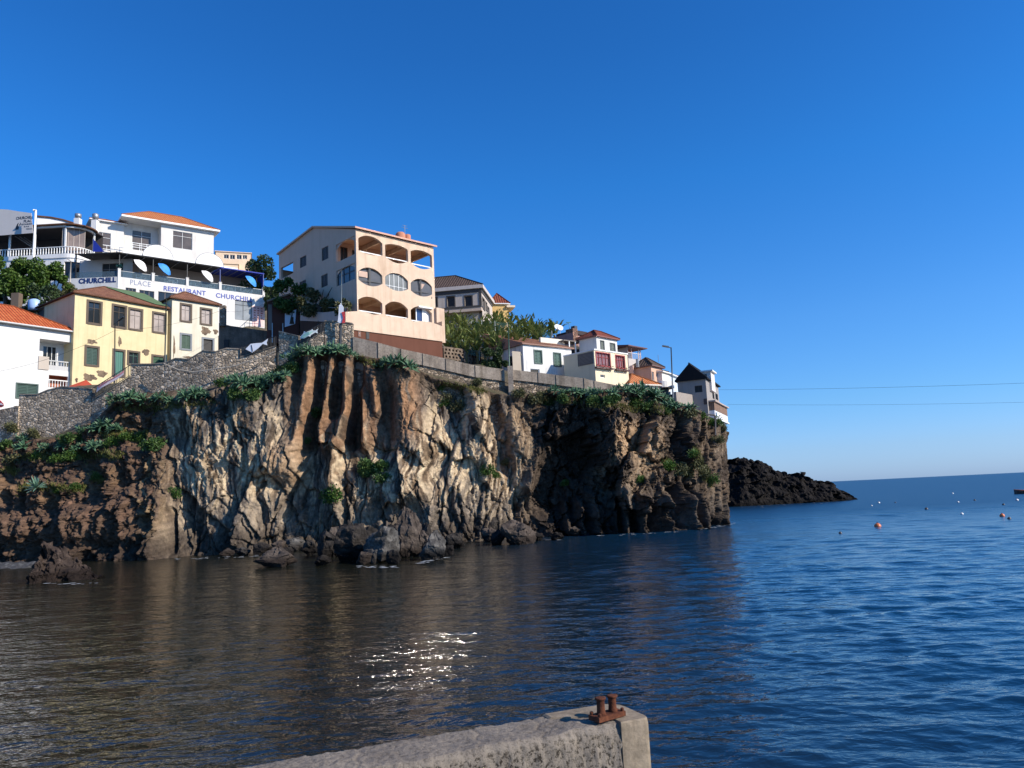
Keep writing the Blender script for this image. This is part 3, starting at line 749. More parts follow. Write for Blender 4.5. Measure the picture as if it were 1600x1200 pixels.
# ---- white house with the red roof, far left
def white_house():
    F = Fac.line((0, 504), (114, 519.8), 86.5, True); F = Fac(F.o, F.d)          # origin at the right corner
    L = 17.0; F0 = Fac(F.pt(-L, F.o.z), F.d); Wt = plaster((0.68, 0.68, 0.67), 0.3)
    root = thing('white_house', 'white house with bright red hipped tile roof at the left edge', 'house', F0.pt(L/2, 17, -4))
    z0 = 10.0; z1 = F0.o.z
    logg = F0.rect(61, 532, 111, 578.5); low = F0.rect(76, 587, 106, 606); gw = F0.rect(26, 600.5, 58, 622)
    mb = MB(); panel(mb, F0, 0, L, z0, z1, [logg, low, gw], 0.25)
    panel(mb, F0.left(0), -9, 0, z0, z1); panel(mb, F0.right(L), 0, 9, z0, z1); panel(mb, F0.back(L, 9), 0, L, z0, z1)
    mb.build('wall', Wt, root)
    # loggia room
    mb = MB(); a, b_, c, d = logg; Fi = F0.moved(-1.7)
    wr = F0.moved(-1.7).rect(76, 534, 97, 566); wr = (a+1.1, a+2.6, c+0.1, d-0.35)
    panel(mb, Fi, a, b_, c, d, [wr], 0.15)
    mb.face([F0.pt(a, c, -.25), F0.pt(a, c, -1.7), F0.pt(a, d, -1.7), F0.pt(a, d, -.25)]); mb.face([F0.pt(b_, c, -1.7), F0.pt(b_, c, -.25), F0.pt(b_, d, -.25), F0.pt(b_, d, -1.7)])
    mb.face([F0.pt(a, d, -.25), F0.pt(a, d, -1.7), F0.pt(b_, d, -1.7), F0.pt(b_, d, -.25)]); mb.face([F0.pt(a, c, -1.7), F0.pt(a, c, -.25), F0.pt(b_, c, -.25), F0.pt(b_, c, -1.7)])
    lo = mb.build('loggia', Wt, root); window(lo, Fi, wr, 'g', mull=(0.33, 0.66), trans=())
    mb = MB(); F0.box(mb, a, b_, c, c+0.55, -0.2, -0.06); F0.box(mb, a, b_, c+1.0, c+1.12, -0.2, -0.04)
    n = 12
    for k in range(n):
        s_ = a+(b_-a)*(k+0.5)/n; mb.lathe(F0.pt(s_, c+0.55, -0.13), [(0.05, 0), (0.075, 0.12), (0.045, 0.3), (0.05, 0.45)], 8)
    mb.build('balustrade', plaster((0.5, 0.5, 0.5), 0.2), root)
    mb = MB(); r = F0.rect(59.5, 557, 76, 577.5); F0.box(mb, *r, 0.05, 0.10); mb.build('panel', plaster((0.48, 0.42, 0.36), 0.1), root)
    mb = MB(); a, b_, c, d = low; Fi = F0.moved(-1.2); panel(mb, Fi, a, b_, c, d)
    for x in (a, b_): mb.face([F0.pt(x, c, -.25), F0.pt(x, c, -1.2), F0.pt(x, d, -1.2), F0.pt(x, d, -.25)])
    mb.face([F0.pt(a, d, -.25), F0.pt(a, d, -1.2), F0.pt(b_, d, -1.2), F0.pt(b_, d, -.25)]); mb.face([F0.pt(a, c+.05, -1.2), F0.pt(a, c+.05, -.25), F0.pt(b_, c+.05, -.25), F0.pt(b_, c+.05, -1.2)])
    po = mb.build('porch', plaster((0.36, 0.13, 0.07), 0.2), root)
    window(po, Fi, (a+0.3, a+1.3, c, d-0.35), 'd', mull=(0.5,), trans=())
    mb = MB()
    for k in range(7): s_ = a+(b_-a)*(k+0.5)/7; mb.lathe(F0.pt(s_, c, -0.1), [(0.04, 0), (0.06, 0.2), (0.035, 0.5), (0.045, 0.8)], 8)
    F0.box(mb, a, b_, c+0.8, c+0.9, -0.18, -0.03); mb.build('balustrade', WPAINT, root)
    window(root, F0, gw, 's', surr=paint((0.05, 0.09, 0.08), 0.6), sw=0.12)
    roof_mb(F0, 0, L, 9.0, z1, 3.0, 'hip', 0.4).build('roof', R3(RED_T), root)
    mb = MB(); mb.tube([F0.pt(-.4, z1-0.02, 0.46), F0.pt(L+.42, z1-0.02, 0.46)], 0.07, 8); mb.tube([F0.pt(L-0.05, z1-0.02, 0.42), F0.pt(L-0.03, z1-0.5, 0.08), F0.pt(L-0.03, z0+3, 0.08)], 0.05, 8)
    mb.build('gutter', STEEL, root)
white_house()

# ---- yellow house and its pale neighbour
YEL = plaster((0.68, 0.575, 0.345), 0.4, tint=(0.6, 0.5, 0.4)); PALE = plaster((0.68, 0.64, 0.52), 0.45)
def patches(F, spots, mat, root, seed=1):
    """places where the render has fallen off and brown masonry shows"""
    rs = random.Random(seed)
    for (x0, y0, x1, y1) in spots:
        a, b_, c, d = F.rect(x0, y0, x1, y1); mb = MB(); n = 34; ph = rs.random()*6
        pts = []
        for k in range(n):
            t = 2*math.pi*k/n; q = 0.78+0.12*math.sin(3*t+ph)+0.09*math.sin(5*t+2*ph)+0.10*rs.uniform(-1, 1)
            pts.append(F.pt((a+b_)/2+math.cos(t)*(b_-a)/2*q*1.15, (c+d)/2+math.sin(t)*(d-c)/2*q*1.15, 0.005))
        cen = sum(pts, Vector())/n
        for k in range(n): mb.mesh([cen, pts[k], pts[(k+1) % n]], [(0, 1, 2)])
        me = mb.data('bare_patch'); bm = bmesh.new(); bm.from_mesh(me); bmesh.ops.remove_doubles(bm, verts=bm.verts, dist=1e-4); bm.to_mesh(me); bm.free()
        link('bare_patch', me, mat, root)
BARE = concrete('bare_masonry', (0.30, 0.22, 0.15), (0.13, 0.10, 0.08), 2.0)
YH = 3.1
def yellow_house():
    F = Fac.line((117.3, 458.4), (262, 483.6), 86); s1 = F.hit(262, 500)[0]; S = {'surr': SURR, 'sw': 0.24}
    zb = F.hit(120, 590)[1]
    Ad = F.left(0).hit(46, 478)[0]
    wf = [((134.7, 469.4, 160, 508), 'g', dict(S, fm=SURR)), ((174, 475.8, 198.6, 513.4), 'g', dict(S, fm=SURR)), ((199.8, 481.3, 223.6, 517), 'c', dict(S, fm=paint((.3, .25, .22)))), ((237.2, 487.7, 260.3, 521.5), 'c', dict(S, fm=paint((.3, .25, .22)))),
          ((131.6, 540, 155.4, 573), 's', S), ((175, 545.4, 195.7, 590), 'door', dict(S, leafmat=paint((0.03, 0.15, 0.12)))), ((198.3, 548, 219, 572), 'g', dict(S, fm=GPAINT)), ((236.2, 554.5, 258, 580), 's', dict(S, leafmat=paint((0.02, 0.09, 0.04))))]
    wl = [((55, 482, 69, 501.5), 'd', {'surr': SURR, 'sw': 0.15})]
    Fq = F
    root = house('yellow_house', 'peeling yellow two-storey house with green corrugated sheet on its roof', 'house', F, s1, zb, abs(Ad), YEL, wf, wl, None, 6)
    roof_mb(F, 0, s1-0.2, abs(Ad), F.o.z, YH, 'hip', 0.35, cut=True).build('roof', R3(OLD_T, OLD_T), root)
    # green sheeting over the front slope
    W = abs(Ad)+0.7; L = s1+0.7; mb = MB(); zt = F.o.z+0.14
    def sl(a, t):   # a along, t up the slope
        b_ = -0.35+W/2*t; p = F.pt(a, zt+YH*t, -b_); return p
    up = Vector((0, 0, 0.09))
    n = 60; a0, a1 = W/2-0.1, L-0.5
    for k in range(n):
        x0 = a0+(a1-a0)*k/n; x1 = a0+(a1-a0)*(k+1)/n; e0 = ZV*(0.03*(k % 2)); e1 = ZV*(0.03*((k+1) % 2))
        f0 = max(0.06, 0.9-1.3*(x0-a0)/(a1-a0)); f1 = max(0.06, 0.9-1.3*(x1-a0)/(a1-a0))
        mb.face([sl(x0, f0)+up+e0, sl(x1, f1)+up+e1, sl(x1, 0.98)+up+e1, sl(x0, 0.98)+up+e0])
    mb.build('roof_sheeting', plaster((0.13, 0.20, 0.10), 0.5), root)
    patches(F, [(135, 530, 152, 538), (184, 525, 190, 542), (128, 584, 152, 596), (150, 578, 168, 590), (222, 545, 234, 556), (117, 590, 122, 598)], BARE, root, 4)
    return F, s1
YF, YS1 = yellow_house()
def pale_house():
    F = Fac.line((268, 466.6), (341.8, 478.2), YF.pt(YS1, 0).y+0.5); s1 = F.hit(341, 500)[0]; zb = F.hit(270, 575)[1]
    S = {'surr': SURR, 'sw': 0.24}; SB = {'surr': SURR_B, 'sw': 0.24}
    wf = [((280.7, 474, 300.2, 504), 'c', dict(S, fm=paint((.3, .25, .22)))), ((312, 481, 331.7, 508.7), 'c', dict(S, fm=paint((.3, .25, .22)))), ((280.7, 520.7, 300, 547.7), 's', dict(SB, leafmat=paint((0.015, 0.07, 0.045)))), ((315, 527.5, 335, 556), 'd', SB)]
    root = house('pale_house', 'pale cream two-storey house with brown hipped roof beside the yellow house', 'house', F, s1, zb, 6.0, PALE, wf, [], ('hip', 1.9, R3(OLD_T, OLD_T), 0.35), 5)
    patches(F, [(313, 510, 329, 524), (333, 514, 341, 523), (286, 556, 306, 562), (262+8, 525, 274, 560)], BARE, root, 8)
    mb = MB(); mb.tube([F.pt(-0.02, F.o.z+0.1, 0.1), F.pt(-0.02, zb-1, 0.1)], 0.06, 8); mb.build('drainpipe', paint((0.05, 0.07, 0.06)), root)
    return F, s1
PF, PS1 = pale_house()

# ---- restaurant with its terrace, and the villa above it
def clear_glass():
    m, n, l, b = new_mat('balustrade_glass')
    b.inputs['Base Color'].default_value = (0.16, 0.22, 0.26, 1); b.inputs['Roughness'].default_value = 0.05
    tr = n.new('ShaderNodeBsdfTransparent'); tr.inputs[0].default_value = (0.72, 0.8, 0.84, 1)
    ms = n.new('ShaderNodeMixShader'); ms.inputs[0].default_value = 0.72
    l.new(b.outputs[0], ms.inputs[1]); l.new(tr.outputs[0], ms.inputs[2]); l.new(ms.outputs[0], n['Material Output'].inputs['Surface'])
    return m
NAVY = paint((0.015, 0.045, 0.22), 0.5); LETTER = paint((0.02, 0.05, 0.30), 0.5); LGREY = paint((0.16, 0.19, 0.30), 0.5)
CLEAR = clear_glass(); BLACKCLOTH = paint((0.010, 0.010, 0.012), 0.8)
BLUECLOTH = paint((0.01, 0.03, 0.30), 0.7); SKYCLOTH = paint((0.05, 0.28, 0.75), 0.7); WCLOTH = paint((0.78, 0.76, 0.74), 0.8)
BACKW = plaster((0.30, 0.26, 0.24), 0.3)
RF = Fac.line((185, 416), (412, 447), 114); RS = RF.hit(413.5, 480)[0]
def restaurant():
    F = RF; L = RS; Wt = plaster((0.68, 0.66, 0.63), 0.35)
    zt = F.hit(300, 446)[1]; zt = F.rect(200, 440, 300, 441)[2]
    # band edges read on the facade
    z_top = F.hit(413, 457)[1]; z_top = (F.hit(200, 434)[1]+F.hit(400, 460)[1])/2      # terrace floor / top of lettered band
    z_bot = (F.hit(230, 450.5)[1]+F.hit(205, 446.5)[1])/2; z0 = F.hit(412, 516)[1]
    z_aw = (F.hit(215, 399.5)[1]+F.hit(400, 425)[1])/2
    root = thing('restaurant', 'white restaurant with lettered balcony band, glass balustrade and open dining terrace', 'restaurant', F.pt(L/2, z0, -5))
    D = 9.0; FL = Fac.line((101, 432), (181, 428.6), 114, True); FL = Fac(F.pt(0, z_top), FL.d); WL = -FL.hit(104, 432)[0]; Fl = FL
    mb = MB()
    win = F.rect(367, 470, 393.5, 500.5); w1 = F.rect(196, 450, 212.5, 466); w2 = F.rect(217.5, 454, 241, 471); w3 = F.rect(247, 457, 280, 476)
    panel(mb, F, 0, L, z0-5, z_top, [win, w1, w2, w3]); panel(mb, Fl, -WL, 0, z0-5, z_top); panel(mb, F.right(L), 0, D, z0-5, z_top); panel(mb, F.back(L, D), 0, L, z0-5, z_aw-0.3)
    mb.face([F.pt(0, z_top, 0), F.pt(L, z_top, 0), F.pt(L, z_top, -D), F.pt(0, z_top, -D), Fl.pt(-WL, z_top, -2), Fl.pt(-WL, z_top)])
    mb.build('wall', Wt, root)
    window(root, F, win, 'c', fm=IRON, mull=(0.5,), trans=(0.78,), pane=glass_mat((0.25, 0.26, 0.26), 0.1, 'lace_glass'))
    for w in (w1, w2, w3): window(root, F, w, 'g', fm=paint((0.25, 0.2, 0.17)), mull=(0.33, 0.66), trans=())
    # pillars on the parapet
    pil = [185.5, 239.5, 293, 344.5, 412]
    for q, x in enumerate(pil):
        s_ = min(L-0.16, max(0.16, F.hit(x, 430)[0])); mb = MB()
        F.box(mb, s_-0.2, s_+0.2, z_top-1.6 if q in (0, 4) else z_top-0.1, z_top+1.25, -0.38, 0.03); F.box(mb, s_-0.24, s_+0.24, z_top+1.25, z_top+1.33, -0.42, 0.07)
        p = mb.build('pillar', Wt, root)
        mb = MB(); F.box(mb, s_-0.05, s_+0.05, z_top+1.33, z_aw+0.05, -0.22, -0.12); mb.build('awning_post', IRON if q < 3 else NAVY, root)
        if q == 0:
            pass
    # glass balustrade, one panel per bay
    xs = [F.hit(x, 430)[0] for x in pil]; xs[0] = 0.2; xs[-1] = L-0.2
    for a, b_ in zip(xs, xs[1:]):
        mb = MB(); F.box(mb, a+0.22, b_-0.22, z_top+0.02, z_top+1.0, -0.22, -0.2); g = mb.build('balustrade', CLEAR, root)
        mb = MB(); F.box(mb, a+0.2, b_-0.2, z_top+1.0, z_top+1.05, -0.24, -0.18); mb.build('rail', STEEL, g)
    mb = MB(); Fl.box(mb, -WL+0.2, -0.2, z_top+0.02, z_top+1.0, -0.22, -0.2); mb.build('balustrade', CLEAR, root)
    # back wall of the terrace with dark openings
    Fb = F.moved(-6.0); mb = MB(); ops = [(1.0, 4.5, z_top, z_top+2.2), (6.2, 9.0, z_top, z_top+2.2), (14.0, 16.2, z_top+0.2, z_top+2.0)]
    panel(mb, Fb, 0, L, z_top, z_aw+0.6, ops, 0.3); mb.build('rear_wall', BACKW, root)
    for o in ops: window(root, Fb, o, 'd', mull=(0.5,), trans=(), fm=paint((0.12, 0.1, 0.09)))
    for (s_, zz) in ((10.6, 1.5), (11.6, 1.75), (11.7, 1.05), (12.6, 1.5), (17.2, 1.2)):
        mb = MB(); pts = [Fb.pt(s_+0.3*math.cos(t), z_top+zz+0.3*math.sin(t), 0.03) for t in [2*math.pi*k/16 for k in range(16)]]
        mb.face(pts); mb.build('wall_disc', DARK, root)
    # black and blue awning: two cloths sloping up to the back
    for (a, b_, m, nm) in ((0.0, F.hit(344, 430)[0], BLACKCLOTH, 'awning'), (F.hit(344, 430)[0]+0.02, L-0.1, BLUECLOTH, 'awning')):
        mb = MB(); n = 14
        for k in range(n):
            x0 = a+(b_-a)*k/n; x1 = a+(b_-a)*(k+1)/n
            for (t0, t1) in ((0, .5), (.5, 1)):
                f = lambda x, t: F.pt(x, z_aw-0.35*t*t*0+0.45*t+0.03*((k+(x > x0+1e-6)) % 2), 0.1-6.2*t)
                mb.face([f(x0, t0), f(x1, t0), f(x1, t1), f(x0, t1)])
        F.box(mb, a, b_, z_aw-0.14, z_aw+0.02, 0.08, 0.14)
        aw = mb.build(nm, m, root)
        if m is BLUECLOTH: aw['label'] = 'blue end of the awning'
        for k in range(6):
            mb = MB(); x = a+(b_-a)*(k+0.5)/6; mb.tube([F.pt(x, z_aw-0.08, 0.1), F.pt(x, z_aw+0.34, -6.0)], 0.05, 6); mb.build('awning_rafter', STEEL, root)
    mb = MB(); q = [F.pt(0, z_aw, 0.1), F.pt(0, z_aw+0.45, -6.1), Fl.pt(-WL+1.2, z_aw+0.5, -5.0), Fl.pt(-WL+1.2, z_aw+0.02, 0.1)]
    mb.face(q); Fl.box(mb, -WL+1.2, 0, z_aw-0.14, z_aw+0.02, 0.06, 0.12); mb.build('side_awning', BLACKCLOTH, root)
    mb = MB(); Fl.box(mb, -WL+1.25, -WL+1.4, z_top, z_aw, -0.15, 0.0); mb.build('awning_post', IRON, root)
    mb = MB(); Fw2 = Fl.moved(-3.5); ww = (-WL*0.55, -1.0, z_top, z_aw-0.5); panel(mb, Fw2, -WL, 0.5, z_top, z_aw+0.1, [ww], 0.2); mb.build('side_room_wall', plaster((0.5, 0.48, 0.46), 0.2), root); window(root, Fw2, ww, 'd', mull=(0.33, 0.66), trans=(0.7,), fm=paint((0.25, 0.24, 0.23)))
    mb = MB(); Fr = F.right(L-0.1)
    Fr.box(mb, 0.2, 3.2, z_top+0.2, z_aw+0.02, -0.03, 0.0); mb.build('side_curtain', BLUECLOTH, root)
    # lettering on the band
    def rect(x0, x1, hh):
        a, b_ = F.hit(x0, 440)[0], F.hit(x1, 440)[0]
        return a, b_
    for s_, pts, m, bo in (('PLACE', (203.5, 437, 235.5, 447.5), LGREY, 0.0), ('RESTAURANT', (255.5, 447, 321.5, 461), LETTER, 0.016), ('CHURCHILL', (337, 459.5, 395.5, 469.5), LETTER, 0.016)):
        x0, y0, x1, y1 = pts; a = F.hit(x0, (y0+y1)/2)[0]; b_ = F.hit(x1, (y0+y1)/2)[0]; zc = F.hit((x0+x1)/2, (y0+y1)/2+0.3)[1]
        text_on(F, s_, (a, b_, zc-0.40, zc+0.40), m, root, bold=bo)
    zc = Fl.hit(152, 438.2)[1]; a = Fl.hit(123, 440)[0]; b_ = min(-0.05, Fl.hit(181.5, 437)[0])
    text_on(Fl, 'CHURCHILL', (a, b_, zc-0.42, zc+0.42), paint((0.01, 0.025, 0.12)), root, bold=0.03)
    # menu board on the right end of the wall
    r = F.rect(394.5, 472, 412.5, 510); mb = MB(); F.box(mb, *r, 0.01, 0.05); bd = mb.build('menu_board', paint((0.80, 0.50, 0.46), 0.6), root)
    mb = MB(); F.box(mb, r[0], r[1], r[3]-0.75, r[3], 0.052, 0.06); mb.build('heading', WPAINT, bd)
    rs = random.Random(5); mb = MB()
    cols = [paint((0.35, 0.05, 0.05)), paint((0.12, 0.06, 0.05)), paint((0.5, 0.12, 0.06))]
    for i in range(5):
        for j in range(3):
            x = r[0]+(r[1]-r[0])*(0.12+0.29*j); z = r[3]-1.0-i*0.42; mb = MB()
            F.box(mb, x, x+0.34*(0.7+0.3*rs.random()), z-0.2, z-0.02, 0.052, 0.058+0.001*j); mb.build('picture', cols[(i*2+j) % 3], bd)
    # half-round signs on the awning's edge
    for k, (cx, cy, rr_) in enumerate(((246.5, 407, 23.5), (327.5, 418, 21.5))):
        s_, z_ = F.hit(cx, cy); rr = F.hit(cx+rr_, cy)[0]-s_; z_ = z_aw+0.05
        mb = MB(); n = 26; H = rr*0.92; F2 = F.moved(0.1)
        arc = [(s_+rr*math.cos(math.pi*q/n), z_+H*math.sin(math.pi*q/n)) for q in range(n+1)]
        mb.face([F2.pt(x, z, 0.04) for x, z in arc]); mb.face([F2.pt(x, z, 0.0) for x, z in reversed(arc)])
        for q in range(n): mb.face([F2.pt(*arc[q], 0.0), F2.pt(*arc[q+1], 0.0), F2.pt(*arc[q+1], 0.04), F2.pt(*arc[q], 0.04)])
        sg = mb.build('arched_sign', WPAINT, root)
        mb = MB(); mb.tube([F2.pt(x, z, 0.02) for x, z in arc], 0.045, 6); mb.build('rim', STEEL, sg)
        gl = paint((0.45, 0.46, 0.5))
        if k == 0:
            text_on(F2, 'RESTAURANT', (s_-rr*0.52, s_+rr*0.45, z_+H*0.52, z_+H*0.66), gl, sg, off=0.045, ext=0.01); text_on(F2, 'THE PLACE TERRACE', (s_-rr*0.72, s_+rr*0.66, z_+H*0.2, z_+H*0.36), gl, sg, off=0.045, ext=0.01)
        else:
            text_on(F2, 'THE', (s_-rr*0.15, s_+rr*0.15, z_+H*0.58, z_+H*0.70), gl, sg, off=0.045, ext=0.01); text_on(F2, 'RESTAURANT', (s_-rr*0.55, s_+rr*0.5, z_+H*0.22, z_+H*0.4), gl, sg, off=0.045, ext=0.01)
    mb = MB(); F.box(mb, F.hit(192, 400)[0], F.hit(371, 420)[0], z_aw+0.05, z_aw+0.28, -0.1, 0.02); mb.build('fascia', WPAINT, root)
    # handrail at the foot
    mb = MB(); rr = [F.pt(F.hit(x, 500)[0], z, 0.9) for x, z in ((375, z0+0.2), (387, z0+1.6), (411, z0+1.6))]
    mb.tube(rr, 0.04, 6)
    for p in rr[1:]: mb.tube([p, Vector((p.x, p.y, z0-0.6))], 0.035, 6)
    s_m = F.pt(F.hit(395, 500)[0], z0+1.6, 0.9); mb.tube([s_m, Vector((s_m.x, s_m.y, z0-0.6))], 0.035, 6)
    mb.build('handrail', IRON, root)
    return z_top, z_aw, z0
RZT, RZA, RZ0 = restaurant()
def terrace_things():
    F = RF
    # tilted half-open parasols over the rail
    def parasol(px, py, mat, label, k):
        s_, _ = F.hit(px, py); zc = F.hit(px, py)[1]
        root = thing('parasol', label, 'parasol', F.pt(s_, RZT, -0.9), 'parasols along the restaurant terrace')
        ax = (F.d*0.55 + F.n*0.62 + ZV*0.58).normalized(); top = F.pt(s_, zc, 0.0) + ax*0.25
        u = ax.cross(ZV).normalized(); w = u.cross(ax); n = 8; rad = 1.28
        mb = MB(); rim = []
        rings = [(0.0, 0.0), (0.35, 0.08), (0.7, 0.28), (1.0, 0.62)]
        prev = [top]*n
        for (r_, dr) in rings[1:]:
            cur = []
            for q in range(n*2):
                t = math.pi*q/n; sag = 1.0 if q % 2 == 0 else 0.93
                cur.append(top - ax*(dr*1.1) + (u*math.cos(t)+w*math.sin(t))*rad*r_*sag)
            if prev[0] is top or len(prev) == n:
                for q in range(n*2): mb.face([top, cur[q], cur[(q+1) % (2*n)]])
            else:
                for q in range(n*2): mb.face([prev[q], cur[q], cur[(q+1) % (2*n)], prev[(q+1) % (2*n)]])
            prev = cur
        mb.build('canopy', mat, root)
        mb = MB(); foot = F.pt(s_, RZT, -0.9); mb.tube([top, top-ax*0.9, foot], 0.03, 6); mb.build('pole', STEEL, root)
        mb = MB(); mb.lathe(foot, [(0.3, 0), (0.3, 0.08), (0.06, 0.12), (0.05, 0.3)], 12); mb.build('base', IRON, root)
    parasol(222.5, 412, WCLOTH, 'white tilted parasol hanging over the rail above the word PLACE', 0)
    parasol(260, 418, SKYCLOTH, 'sky blue tilted parasol between the two white parasols', 1)
    parasol(327, 429, WCLOTH, 'white tilted parasol below the right arched sign', 2)
    parasol(395, 437, SKYCLOTH, 'sky blue tilted parasol at the right end of the terrace', 3)
    # chairs and tables seen through the glass
    tabs = [(226, 'near the middle of the first bay'), (270, 'in the bay above the word RESTAURANT'), (304, 'in the third bay, left'), (329, 'in the third bay, right'), (362, 'in the blue awning bay, left'), (388, 'in the blue awning bay, right')]
    def chair(p, a, label):
        r = thing('terrace_chair', label, 'chair', p, 'white chairs on the restaurant terrace')
        c, s_ = math.cos(a), math.sin(a); X = Vector((c, s_, 0)); Y = Vector((-s_, c, 0))
        mb = MB(); mb.box(p-X*.22-Y*.22+ZV*.43, X*.44, Y*.44, ZV*.04); mb.build('seat', WPAINT, r)
        mb = MB(); mb.box(p-X*.22+Y*.2+ZV*.47, X*.44, Y*.04, ZV*.48); mb.build('backrest', WPAINT, r)
        for i in (-1, 1):
            for j in (-1, 1):
                mb = MB(); mb.box(p+X*(.19*i-.02)+Y*(.19*j-.02), X*.04, Y*.04, ZV*.43); mb.build('leg', WPAINT, r)
    for (x, lab) in tabs:
        s_ = F.hit(x, 430)[0]; p = F.pt(s_, RZT, -1.0)
        r = thing('terrace_table', 'small white square dining table '+lab, 'table', p, 'white tables on the restaurant terrace')
        mb = MB(); mb.box(p-F.d*.42-F.n*.42+ZV*.70, F.d*.84, F.n*.84, ZV*.05); mb.build('tabletop', WPAINT, r)
        for i in (-1, 1):
            for j in (-1, 1):
                mb = MB(); mb.box(p+F.d*(.36*i-.03)+F.n*(.36*j-.03), F.d*.06, F.n*.06, ZV*.7); mb.build('leg', WPAINT, r)
        an = math.atan2(F.d.y, F.d.x)
        chair(F.pt(s_-0.75, RZT, -1.0), an+math.pi/2, 'white chair left of the small table '+lab)
        chair(F.pt(s_+0.75, RZT, -1.0), an-math.pi/2, 'white chair right of the small table '+lab)
    # potted plant on the corner pillar
    p = F.pt(0.16, RZT+1.33, -0.17)
    r = thing('potted_plant', 'bluish potted plant on the white corner pillar of the terrace', 'plant', p)
    mb = MB(); mb.lathe(p, [(0.16, 0), (0.22, 0.3), (0.2, 0.3)], 12); mb.build('pot', paint((0.02, 0.05, 0.05)), r)
    rs = random.Random(3); mb = MB()
    for k in range(60):
        a = rs.random()*6.28; e = rs.uniform(-0.1, 1.3); d = Vector((math.cos(a)*math.cos(e), math.sin(a)*math.cos(e), math.sin(e))); w = d.cross(ZV).normalized()*0.05; l_ = rs.uniform(.35, .75); b0 = p+ZV*.3
        mb.face([b0-w*.5, b0+w*.5, b0+d*l_*.6+w, b0+d*l_-ZV*.12, b0+d*l_*.6-w])
    mb.build('leaves', leaf_mat('pot_leaves', (0.01, 0.05, 0.05), (0.02, 0.09, 0.09), (0.04, 0.14, 0.13)), r)
    # blue sail by the pavilion
    a = at(145.5, 373, 116.0); b_ = at(145, 393.5, 116.0); c = at(162.5, 393, 116.0); nrm = (b_-a).cross(c-a).normalized()*0.02
    mb = MB(); mb.face([a+nrm, b_+nrm, c+nrm]); mb.face([a-nrm, c-nrm, b_-nrm])
    for p_, q in ((a, b_), (b_, c), (c, a)): mb.face([p_-nrm, q-nrm, q+nrm, p_+nrm])
    mb.tube([a+ZV*0.2, b_-ZV*0.9], 0.03, 6, 1)
    tag(mb.build('sail_cloth', [BLUECLOTH, STEEL]), 'bright blue triangular cloth beside the rounded corner balcony', 'sail cloth')
terrace_things()

